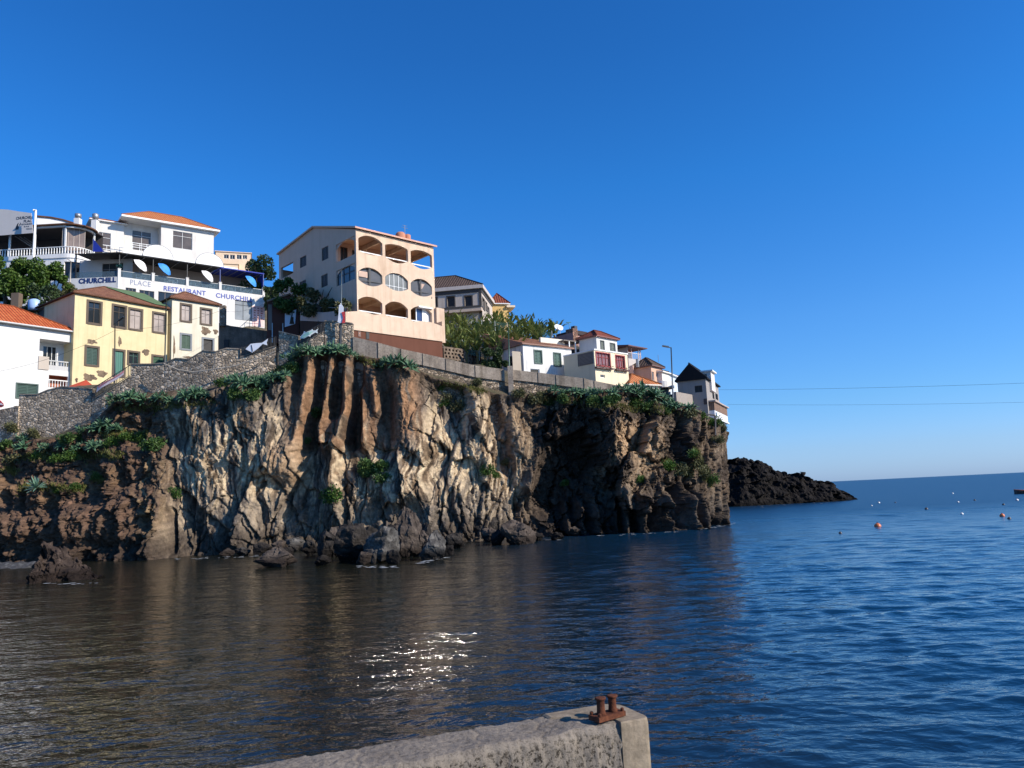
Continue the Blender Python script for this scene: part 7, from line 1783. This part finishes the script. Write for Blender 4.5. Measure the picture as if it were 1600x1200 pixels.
def netting(label, pts, Y, h):
    m, n, l, b = new_mat('green_netting'); b.inputs['Base Color'].default_value = (.03, .09, .065, 1); tr = n.new('ShaderNodeBsdfTransparent'); ms = n.new('ShaderNodeMixShader'); ms.inputs[0].default_value = .45; l.new(b.outputs[0], ms.inputs[1]); l.new(tr.outputs[0], ms.inputs[2]); l.new(ms.outputs[0], n['Material Output'].inputs['Surface'])
    q = [at(x, y, Y) for x, y in pts]; t = thing('netting_fence', label, 'fence', q[0]-ZV*h); mb = MB()
    for A, B in zip(q, q[1:]): mb.face([A-ZV*h, B-ZV*h, B, A])
    mb.build('net', m, t)
    for p in q: mb = MB(); mb.tube([p-ZV*(h+.5), p+ZV*.1], .05, 6); mb.build('post', paint((.35, .36, .33)), t)
netting('green shade netting fence between posts below the mustard house', [(736, 503), (752, 501), (773, 502), (792, 505)], 96, 1.3)
netting('green shade netting fence low in front of the banana grove', [(697, 531), (722, 532), (748, 537), (790, 545)], 87, 1.5)
netting('green shade netting fence beside the top row of bananas', [(800, 510), (816, 516), (840, 519), (862, 518)], 99, 1.2)

# ------------------------------------------------------------------ rocks at the waterline
def rock_mat(name, c1, c2, c3):
    m, n, l, b = new_mat(name, 0.12); a = noise(n, l, 1.6, 8, .7); f = noise(n, l, 9, 6, .7)
    r = ramp(n, [(.33, c1), (.5, c2), (.68, c3)]); l.new(a.outputs[0], r.inputs[0])
    g = n.new('ShaderNodeNewGeometry'); sp = n.new('ShaderNodeSeparateXYZ'); l.new(g.outputs['Position'], sp.inputs[0])
    w = n.new('ShaderNodeMath'); w.operation = 'MULTIPLY_ADD'; l.new(a.outputs[0], w.inputs[0]); w.inputs[1].default_value = -.8; l.new(sp.outputs[2], w.inputs[2])
    wr = ramp(n, [(0.0, (.32, .30, .29)), (.35, (1, 1, 1))]); l.new(w.outputs[0], wr.inputs[0])
    o = mixc(n, l, r.outputs[0], wr.outputs[0], 1.0, 'MULTIPLY'); l.new(o, b.inputs['Base Color']); b.inputs['Roughness'].default_value = .8
    ad = n.new('ShaderNodeMath'); ad.operation = 'MULTIPLY_ADD'; l.new(f.outputs[0], ad.inputs[0]); ad.inputs[1].default_value = .35; l.new(a.outputs[0], ad.inputs[2]); bump(n, l, b, ad.outputs[0], .9, .15); return m
RGREY = rock_mat('grey_boulder', (.025, .023, .021), (.07, .065, .06), (.17, .158, .142)); RBROWN = rock_mat('brown_boulder', (.03, .024, .02), (.075, .058, .047), (.14, .11, .088)); RDARK = rock_mat('dark_boulder', (.012, .010, .009), (.028, .024, .021), (.065, .055, .047))
def chiselled(rx, ry, rz, seed, planes=16, sub=5, taper=0.0):
    bm = bmesh.new(); bmesh.ops.create_icosphere(bm, subdivisions=sub, radius=1.0); rs = np.random.RandomState(seed)
    N = rs.normal(size=(planes, 3)); N /= np.linalg.norm(N, axis=1)[:, None]; Dd = rs.uniform(.5, .85, planes)
    co = np.array([v.co for v in bm.verts]); dots = co@N.T; r = np.where(dots > .05, Dd/np.maximum(dots, .05), 9).min(1); r = np.minimum(r, 1.0)
    N2 = rs.normal(size=(12, 3)); N2 /= np.linalg.norm(N2, axis=1)[:, None]; D2 = rs.uniform(.55, .85, 12); d2 = co@N2.T; r = np.minimum(r, np.where(d2 > .05, D2/np.maximum(d2, .05), 9).min(1)*1.0+0*r)
    ua, va = np.arctan2(co[:, 0], -co[:, 1])*1.5+seed, co[:, 2]*2.1; f1, f2, rv, ox, oy = cells(ua+.2*va, va, seed % 9); r = r*(1+.17*(rv[:, 0]-.5)+.34*ox*(rv[:, 1]-.5)+.2*oy*(rv[:, 2]-.5))
    P = co*r[:, None]; s = 2.2
    P *= (1+0.05*fbm(P[:, 0]*s+seed, P[:, 2]*1.2*s, 4, seed % 11)+.07*fbm(P[:, 1]*s+seed, P[:, 2]*s*1.4+P[:, 0]*.6, 4, 5+seed % 7))[:, None]
    if taper: P[:, :2] *= (1-taper*np.clip(P[:, 2:3], -1, 1)*.5-.0)
    P *= np.array([rx, ry, rz])
    for v, p in zip(bm.verts, P): v.co = p
    me = bpy.data.meshes.new('boulder'); bm.to_mesh(me); bm.free(); me.polygons.foreach_set('use_smooth', [False]*len(me.polygons)); return me
BL = [(598, 846, 72, 58, RGREY, 'largest pale grey boulder on top of the rock pile'), (590, 880, 62, 52, RGREY, 'split grey boulder at the front of the rock pile'), (545, 879, 58, 50, RDARK, 'dark blocky boulder left of the split grey one'), (508, 872, 52, 40, RDARK, 'dark boulder at the left end of the rock pile'),
      (634, 872, 40, 66, RBROWN, 'tall brown boulder leaning on the largest grey one'), (655, 870, 32, 46, RBROWN, 'upright brown boulder right of the tall leaning one'), (679, 876, 40, 44, RGREY, 'angular grey boulder at the right tip of the rock pile'), (735, 846, 88, 58, RDARK, 'huge smooth dark boulder at the cliff foot'),
      (789, 840, 44, 40, RBROWN, 'brown boulder right of the huge dark one'), (803, 826, 38, 34, RDARK, 'dark boulder against the cliff, right of the huge dark one'), (812, 852, 54, 34, RBROWN, 'low brown boulder at the water, right of the huge dark one'), (425, 888, 58, 24, RBROWN, 'low flat rock just awash left of the rock pile'),
      (872, 844, 26, 12, RDARK, 'small dark rock awash below the dark recess'), (520, 845, 30, 24, RBROWN, 'rounded tan boulder above the left end of the pile'), (480, 868, 30, 24, RDARK, 'small dark boulder left of the rock pile'), (458, 862, 26, 22, RGREY, 'small grey boulder at the foot of the pale slabs'),
      (432, 864, 26, 18, RBROWN, 'small brown boulder at the foot of the pale slabs'), (405, 868, 28, 18, RDARK, 'small dark boulder at the foot of the pale slabs'), (376, 869, 24, 14, RGREY, 'small grey stone at the waterline near the left slabs'), (350, 871, 22, 12, RBROWN, 'small brown stone at the waterline near the left slabs'),
      (700, 868, 20, 16, RDARK, 'little dark rock beyond the right tip of the pile'), (566, 882, 26, 18, RBROWN, 'small brown rock between the front boulders'), (612, 882, 24, 20, RDARK, 'small dark rock below the tall leaning boulder'), (500, 884, 26, 14, RDARK, 'flat dark rock in the water before the pile'), (765, 848, 30, 24, RBROWN, 'brown rock tucked under the huge dark boulder'), (838, 846, 22, 14, RDARK, 'small dark rock beside the low brown boulder'), (572, 862, 40, 34, RDARK, 'black boulder wedged under the largest grey one'), (620, 856, 34, 40, RDARK, 'black boulder behind the tall leaning one'), (528, 862, 34, 34, RBROWN, 'brown block behind the dark blocky boulder'), (492, 852, 28, 26, RBROWN, 'tan block on the shore left of the pile'), (664, 860, 26, 34, RDARK, 'black rock behind the angular right tip'), (752, 836, 40, 40, RDARK, 'dark shoulder rock behind the huge dark boulder'), (776, 852, 26, 20, RDARK, 'low black rock at the water under the brown boulder'), (444, 872, 24, 16, RDARK, 'small black rock awash behind the low flat one'), (712, 858, 30, 24, RDARK, 'black rock in the gap left of the huge dark boulder'), (828, 836, 34, 34, RDARK, 'dark rock under the shadowed recess, left one'), (856, 838, 30, 22, RDARK, 'dark rock under the shadowed recess, right one'), (896, 838, 24, 14, RBROWN, 'small brown rock below the deepest shadow'), (604, 866, 30, 26, RBROWN, 'brown block between the two grey boulders')]
for k, (x, yb, w, h, m, lab) in enumerate(BL):
    p = on_z(x, yb, 0.0); s_ = p.y/1200; rx, rz = w*s_*.7, h*s_*.78
    big = k < 12; o = bpy.data.objects.new('boulder', chiselled(rx, rx*.8, rz, 31+k*7, 9+k % 4, 5 if big else 4)); col.objects.link(o); o.data.materials.append(m)
    o.location = p+Vector((0, rx*.75, rz*.55)); o.rotation_euler = (0, 0, (k*1.7) % 6.28); tag(o, lab, 'boulder', 'boulders at the foot of the cliff')
RDARK_B = rock_mat('jagged_brown_rock', (.018, .013, .011), (.045, .032, .026), (.10, .072, .056))
def sea_stack():
    T = [(56, 912), (60, 900), (64, 884), (69, 864), (78, 858), (90, 861), (98, 868), (106, 879), (118, 884), (130, 889), (142, 896), (152, 902), (160, 912)]
    nu, nv = 260, 130; U = np.linspace(57, 159, nu); B0 = on_z(106, 909, 0); s_ = B0.y/1200; yt = np.interp(U, [t[0] for t in T], [t[1] for t in T])
    Yc = B0.y+1.6; top = np.array([tuple(at(x, y, Yc)) for x, y in zip(U, yt)]); v = np.linspace(-1, 1, nv); Vv = v[:, None]*np.ones((1, nu)); X = top[None, :, 0]*np.ones((nv, 1)); H = np.maximum(top[None, :, 2], .02)*np.ones((nv, 1))
    prof = np.clip(1-np.abs(Vv)**1.7, 0, 1); half = 1.0+.55*np.clip(H, 0, 3)
    f1, f2, rv, ox, oy = cells(X*1.1+.4*Vv, Vv*2.2+X*.3, 13); g1, g2, rw, qx, qy = cells(X*2.6, Vv*4.5+X*.5, 14)
    Z = -.7+(H+.7)*prof**.75*(1+.30*(rv[..., 0]-.5)+.5*ox*(rv[..., 1]-.6)+.14*(rw[..., 0]-.5)+.35*qx*(rw[..., 1]-.5))+.12*fbm(X*3, Vv*4, 4, 95)*prof
    P = np.stack([X+.22*fbm(X*1.4, Z*1.4, 3, 96)*prof, Yc+Vv*half+.30*fbm(X*1.8, Z*2.0, 4, 97)+.35*(rv[..., 2]-.5), Z], -1)
    o = grid_mesh('sea_stack', P[::-1] if False else P, RDARK_B, smooth=False); tag(o, 'jagged dark brown rock standing in the water at left', 'rock')
sea_stack()
def headland():
    T = [(1030, 726), (1120, 722), (1147, 718), (1163, 715), (1174, 722), (1182, 719), (1192, 721), (1204, 734), (1225, 742), (1252, 742), (1270, 751), (1297, 752.5), (1309, 762), (1318, 763), (1330, 773), (1339, 780), (1346, 786)]
    nu, nv = 640, 110; U = np.linspace(1035, 1345, nu); yb = np.interp(U, [1035, 1156, 1240, 1339, 1346], [796, 791.5, 787, 782, 781.5])
    B = np.array([tuple(on_z(x, y, 0)) for x, y in zip(U, yb)]); yt = np.interp(U, [t[0] for t in T], [t[1] for t in T])
    Yr = B[:, 1]+7; Zt = np.array([at(x, y, Y).z for x, y, Y in zip(U, yt, Yr)]); Xt = np.array([at(x, y, Y).x for x, y, Y in zip(U, yt, Yr)])
    v = np.linspace(0, 1.7, nv); P = np.zeros((nv, nu, 3)); t = np.clip(v, 0, 1)[:, None]; bk = np.clip(v-1, 0, 1)[:, None]
    P[:, :, 0] = B[None, :, 0]*(1-t)+Xt[None]*t; P[:, :, 1] = B[None, :, 1]*(1-t)+Yr[None]*t+bk*14
    Z = (-.8+(Zt[None]+.8)*t**.85)*(1-bk*1.2); X, Y = P[:, :, 0], P[:, :, 1]
    env = np.sin(np.clip(v/1.7, 0, 1)*np.pi)[:, None]**.4
    Z = Z+env*(.55*ridged(X*.22, Y*.18+Z*.15, 3, 101)*np.clip(Zt[None]/6, .25, 1)-.3)+env*.22*fbm(X*1.1, Y*1.1, 3, 103)
    f1, f2, rv, ox, oy = cells(X*.35, Z*.5+Y*.1, 8); P[:, :, 1] += -env*((rv[..., 0]-.5)*1.6+ox*1.4+.6*fbm(X*.6, Z*.7, 4, 105)); P[:, :, 0] += env*.3*fbm(Z*.9, Y*.4, 3, 107); P[:, :, 2] = Z
    o = grid_mesh('headland', P, rock_mat('black_lava', (.005, .0042, .004), (.011, .009, .008), (.030, .024, .021)), smooth=False); tag(o, 'low black lava headland running out to sea behind the point', kind='structure')
headland()
def beach():
    m, n, l, b = new_mat('pebbles'); v = n.new('ShaderNodeTexVoronoi'); v.inputs['Scale'].default_value = 7; g = n.new('ShaderNodeNewGeometry'); l.new(g.outputs['Position'], v.inputs['Vector'])
    sp = n.new('ShaderNodeSeparateColor'); l.new(v.outputs['Color'], sp.inputs[0]); r = ramp(n, [(0, (.02, .02, .02)), (.85, (.07, .066, .062)), (1, (.25, .25, .24))]); l.new(sp.outputs[0], r.inputs[0]); l.new(r.outputs[0], b.inputs['Base Color']); bump(n, l, b, v.outputs['Distance'], -1.0, .08); b.inputs['Roughness'].default_value = .7
    U = np.linspace(-200, 48, 60); v_ = np.linspace(0, 1, 14); P = np.zeros((14, 60, 3))
    for j, x in enumerate(U):
        A = on_z(x, 893-.10*max(0, x)-(6 if x > 30 else 0), 0)
        for i, t in enumerate(v_): P[i, j] = (A.x, A.y+5*t, -.25+.55*t+.05*math.sin(j*1.3+i))
    tag(grid_mesh('beach', P, m), 'grey pebble beach at the cliff foot, left edge', kind='structure')
beach()

def foam():
    """thin broken foam where the swell touches rock"""
    m, n, l, b = new_mat('foam'); b.inputs['Base Color'].default_value = (.38, .40, .41, 1); b.inputs['Roughness'].default_value = .9
    rs = random.Random(31); mb = MB()
    for (x0, y0, x1, y1, k) in ((690, 852, 725, 850, 16), (560, 885, 625, 886, 22), (655, 880, 700, 870, 16), (820, 843, 880, 842, 12), (1085, 828, 1150, 818, 26), (262, 874, 420, 868, 26), (930, 836, 1060, 832, 18), (1160, 793, 1330, 784, 26), (60, 912, 158, 912, 10)):
        for q in range(k):
            t = rs.random(); p = on_z(x0+(x1-x0)*t, y0+(y1-y0)*t+rs.uniform(-1.5, 1.5), .07); L, W = rs.uniform(.08, .34), rs.uniform(.03, .09); nn = 9
            mb.face([Vector((p.x+math.cos(a)*L*rs.uniform(.6, 1), p.y+math.sin(a)*W*rs.uniform(.6, 1)*2, .07)) for a in [6.283*i/nn for i in range(nn)]])
    tag(mb.build('foam', m), 'thin broken white foam along the foot of the rocks', kind='stuff')
foam()

# ------------------------------------------------------------------ quay in the foreground
def quay():
    zt = 1.9; A = on_z(360, 1200, zt); B = on_z(905, 1108.5, zt); C = on_z(967, 1132, zt); D = on_z(1012, 1122, zt); E = on_z(985, 1106, zt)
    d = (B-A); d.z = 0; d.normalize(); nf = Vector((d.y, -d.x, 0))            # along the wall to the right; towards the camera
    w = max(.3, (C-B).dot(nf)); Lr = (C-A).dot(d); o = A
    def pt(a, f, z): p = o+d*a+nf*f; return Vector((p.x, p.y, z))
    root = thing('quay_wall', 'weathered concrete quay wall in the foreground with rusty bollard at its end', 'quay', pt(Lr*.5, w*.5, -1))
    a0, a1 = -5.0, Lr+.02
    # body: back foot, back edge, top, front edge, front foot
    nu = 620; prof = []
    for z in np.linspace(-1.2, zt-.03, 26): prof.append((0.0, z, 0))
    for f in np.linspace(.03, w-.04, 46): prof.append((f, zt, 1))
    for z in np.linspace(zt-.04, -1.2, 60): prof.append((w, z, 2))
    nvv = len(prof); U = np.linspace(a0, a1, nu); Fv = np.array([p[0] for p in prof]); Zv = np.array([p[1] for p in prof]); K = np.array([p[2] for p in prof])
    UU = np.repeat(U[None], nvv, 0); FF = np.repeat(Fv[:, None], nu, 1); ZZ = np.repeat(Zv[:, None], nu, 1); KK = K[:, None]*np.ones((1, nu))
    rough = np.clip(.5*fbm(UU*16, ZZ*16+FF*3, 4, 111)+.25*fbm(UU*40, ZZ*40, 2, 113), -.8, .8)
    edge = .035*fbm(UU*2.2, UU*0, 4, 115)
    FF2 = FF+np.where(KK == 2, .028*rough+edge*np.exp(-(zt-ZZ)*4), 0)+np.where(KK == 0, -.02*rough+.5*edge, 0)+np.where(KK == 1, edge*(FF/w), 0)
    top_n = .010*fbm(UU*3, FF*3, 4, 117)+.005*fbm(UU*22, FF*22, 3, 119)-.03*np.exp(-((UU-a0-2.4-.1*np.sin(FF*20))/.02)**2)
    chip = -.03*np.clip(fbm(UU*3.1, FF*0, 3, 121)-.1, 0, 1)
    ZZ2 = ZZ+np.where(KK == 1, top_n+chip*np.exp(-np.minimum(FF, w-FF)*12), 0)
    for jx in (Lr*.30, Lr*.62, Lr*.80): ZZ2 = ZZ2-np.where(KK == 1, .009*np.exp(-((UU-jx+.25*(FF-w/2)+.02*np.sin(FF*30))/.009)**2), 0)
    P = np.stack([o.x+d.x*UU+nf.x*FF2, o.y+d.y*UU+nf.y*FF2, ZZ2], -1)
    m, n, l, b = new_mat('old_quay_concrete', 0.15); a_ = noise(n, l, 2.5, 8, .75); s_ = noise(n, l, 34, 5, .75); s2 = noise(n, l, 110, 3, .6)
    r1 = ramp(n, [(.3, (.14, .118, .097)), (.7, (.27, .23, .185))]); l.new(a_.outputs[0], r1.inputs[0])
    r2 = ramp(n, [(.40, (.16, .15, .14)), (.50, (1, 1, 1)), (.75, (1.15, 1.12, 1.08))]); l.new(s_.outputs[0], r2.inputs[0])
    g = n.new('ShaderNodeNewGeometry'); sp = n.new('ShaderNodeSeparateXYZ'); l.new(g.outputs['Position'], sp.inputs[0])
    # the aggregate shows on the worn front, the trowelled top is smoother
    mr = n.new('ShaderNodeMapRange'); mr.inputs[1].default_value = zt-.07; mr.inputs[2].default_value = zt-.02; mr.inputs[3].default_value = 1.0; mr.inputs[4].default_value = .45; l.new(sp.outputs[2], mr.inputs[0])
    o2 = mixc(n, l, r1.outputs[0], r2.outputs[0], mr.outputs[0], 'MULTIPLY'); l.new(o2, b.inputs['Base Color']); b.inputs['Roughness'].default_value = .92
    ad = n.new('ShaderNodeMath'); ad.operation = 'MULTIPLY_ADD'; l.new(s2.outputs[0], ad.inputs[0]); ad.inputs[1].default_value = .3; l.new(s_.outputs[0], ad.inputs[2]); bump(n, l, b, ad.outputs[0], .8, .012)
    me = grid_mesh('wall', P, m, root)
    # end block: smoother, rounded at the far corner, a little proud
    sec = [(Lr+.01, w+.015), (Lr+.01+(D-C).dot(d)*.97, w+.01)]
    cx = Lr+(D-C).dot(d); rr = .16
    pl = [(Lr+.012, w+.012)]
    for k in range(9): t = math.pi/2*k/8; pl.append((cx-.05+.05*math.sin(t), w+.012-.05+.05*math.cos(t)))
    for k in range(13): t = math.pi/2*k/12; pl.append((cx-rr+rr*math.cos(t), .0+rr-rr*math.sin(t)))
    pl.append((Lr-.40, -.004)); pl.append((Lr-.40, .12)); pl.append((Lr+.012, w*.62))
    mb = MB(); bev = .035
    cen = (sum(p[0] for p in pl)/len(pl), sum(p[1] for p in pl)/len(pl))
    lv = [(-1.2, 0.0), (zt-.03, 0.0), (zt+.004, bev*.4), (zt+.014, bev)]
    rings = [[pt(a+(cen[0]-a)*k/.6, f+(cen[1]-f)*k/.6, z) for a, f in pl] for z, k in lv]
    for R0, R1 in zip(rings, rings[1:]):
        for i in range(len(pl)): j = (i+1) % len(pl); mb.face([R0[j], R0[i], R1[i], R1[j]])
    mb.face(list(reversed(rings[-1])))
    m2 = concrete('smooth_quay_concrete', (.34, .27, .19), (.23, .185, .135), 2.0, .012)
    eb = mb.build('end_block', m2, root)
    # bollard: base plate, two posts with flared caps
    rust = concrete('rust', (.17, .06, .03), (.075, .027, .017), 12, .006)
    p1 = on_z(939.5, 1117.5, zt+.05); p2 = on_z(957.5, 1112.5, zt+.05); ax = (p2-p1).normalized(); cr = Vector((ax.y, -ax.x, 0))
    bo = thing('mooring_bollard', 'small rusty twin-post mooring bollard on the end of the quay', 'bollard', (p1+p2)/2)
    mb = MB(); c = (p1+p2)/2; mb.box(c-ax*.135-cr*.06-ZV*.03, ax*.27, cr*.12, ZV*.036); mb.build('base_plate', rust, bo)
    for p, hh in ((p1, .128), (p2, .124)):
        mb = MB(); mb.lathe(p, [(.040, 0), (.033, .02), (.030, .05), (.030, hh-.03), (.033, hh-.02), (.043, hh-.012), (.043, hh-.002), (.03, hh)], 20); mb.build('post', rust, bo, True)
    for k in range(4):
        q = c+ax*(-.115 if k % 2 else .115)+cr*(-.045 if k < 2 else .045); mb = MB(); mb.lathe(q+ZV*.01, [(.014, 0), (.014, .014), (.008, .02)], 8); mb.build('bolt', rust, bo)
quay()

# ------------------------------------------------------------------ buoys and a moored boat
OR = paint((.62, .16, .05), .35); WB = paint((.75, .72, .68), .35); DB = paint((.06, .05, .05), .4)
for k, (x, y, r, m, lab) in enumerate(((1371.5, 823, .30, OR, 'largest orange buoy floating alone in the bay'), (1313, 833.5, .13, DB, 'tiny dark float left of the largest orange buoy'), (1373, 786, .22, WB, 'white buoy straight behind the largest orange buoy'), (1362, 790.5, .14, WB, 'tiny white float beside the white buoy'), (1447.5, 796, .22, DB, 'dark float midway between the white buoy and the right group'), (1488.5, 771.5, .24, WB, 'farthest white buoy near the horizon'), (1497, 785, .18, WB, 'pale buoy below the farthest white one'),
        (1503, 803.5, .17, WB, 'pale buoy lowest of the middle column'), (1523, 782, .18, DB, 'tiny dark float right of the middle column'), (1566, 806.5, .24, OR, 'reddish buoy in the right group, nearest to the dark float'), (1577, 811, .17, DB, 'small dark float beside the reddish buoy'), (1589, 782, .24, WB, 'white buoy at the right edge'), (1568, 789, .18, DB, 'small dark float above the reddish buoy'), (1399, 785.5, .14, DB, 'tiny dark float right of the white buoy'))):
    p = on_z(x, y, 0.0); r *= .85; t = thing('buoy', lab, 'buoy', p, 'buoys floating in the bay'); mb = MB()
    mb.lathe(p+ZV*r*.1, [(r*math.cos(a)*1.0, r*math.sin(a)) for a in [-1.3+2.6*i/10 for i in range(11)]], 14); mb.build('float', m, t, True)
    mb = MB(); mb.lathe(p+ZV*r*1.05, [(r*.22, 0), (r*.22, r*.25), (r*.08, r*.3)], 8); mb.build('mooring_eye', DB, t)
p = on_z(1607, 771, 0); t = thing('rowing_boat', 'small dark boat with an orange rim cut by the right edge', 'boat', p); prof = []; mb = MB(); n = 12
for i in range(n+1):
    s_ = -1+2*i/n; w = .75*(1-abs(s_)**2.6); prof.append((p.x+s_*2.4, w, .55+.22*s_*s_))
for (x0, w0, h0), (x1, w1, h1) in zip(prof, prof[1:]):
    for sg in (-1, 1):
        f = [Vector((x0, p.y, -.15)), Vector((x1, p.y, -.15)), Vector((x1, p.y+sg*w1, h1)), Vector((x0, p.y+sg*w0, h0))]; mb.face(f if sg < 0 else list(reversed(f)))
mb.build('hull', DB, t); mb = MB()
for sg in (-1, 1): mb.tube([Vector((x, p.y+sg*w, h)) for x, w, h in prof], .05, 6)
mb.build('gunwale', OR, t); mb = MB(); mb.box(Vector((p.x-.3, p.y-.6, .35)), (.5, 0, 0), (0, 1.2, 0), (0, 0, .05)); mb.build('thwart', WOOD, t)
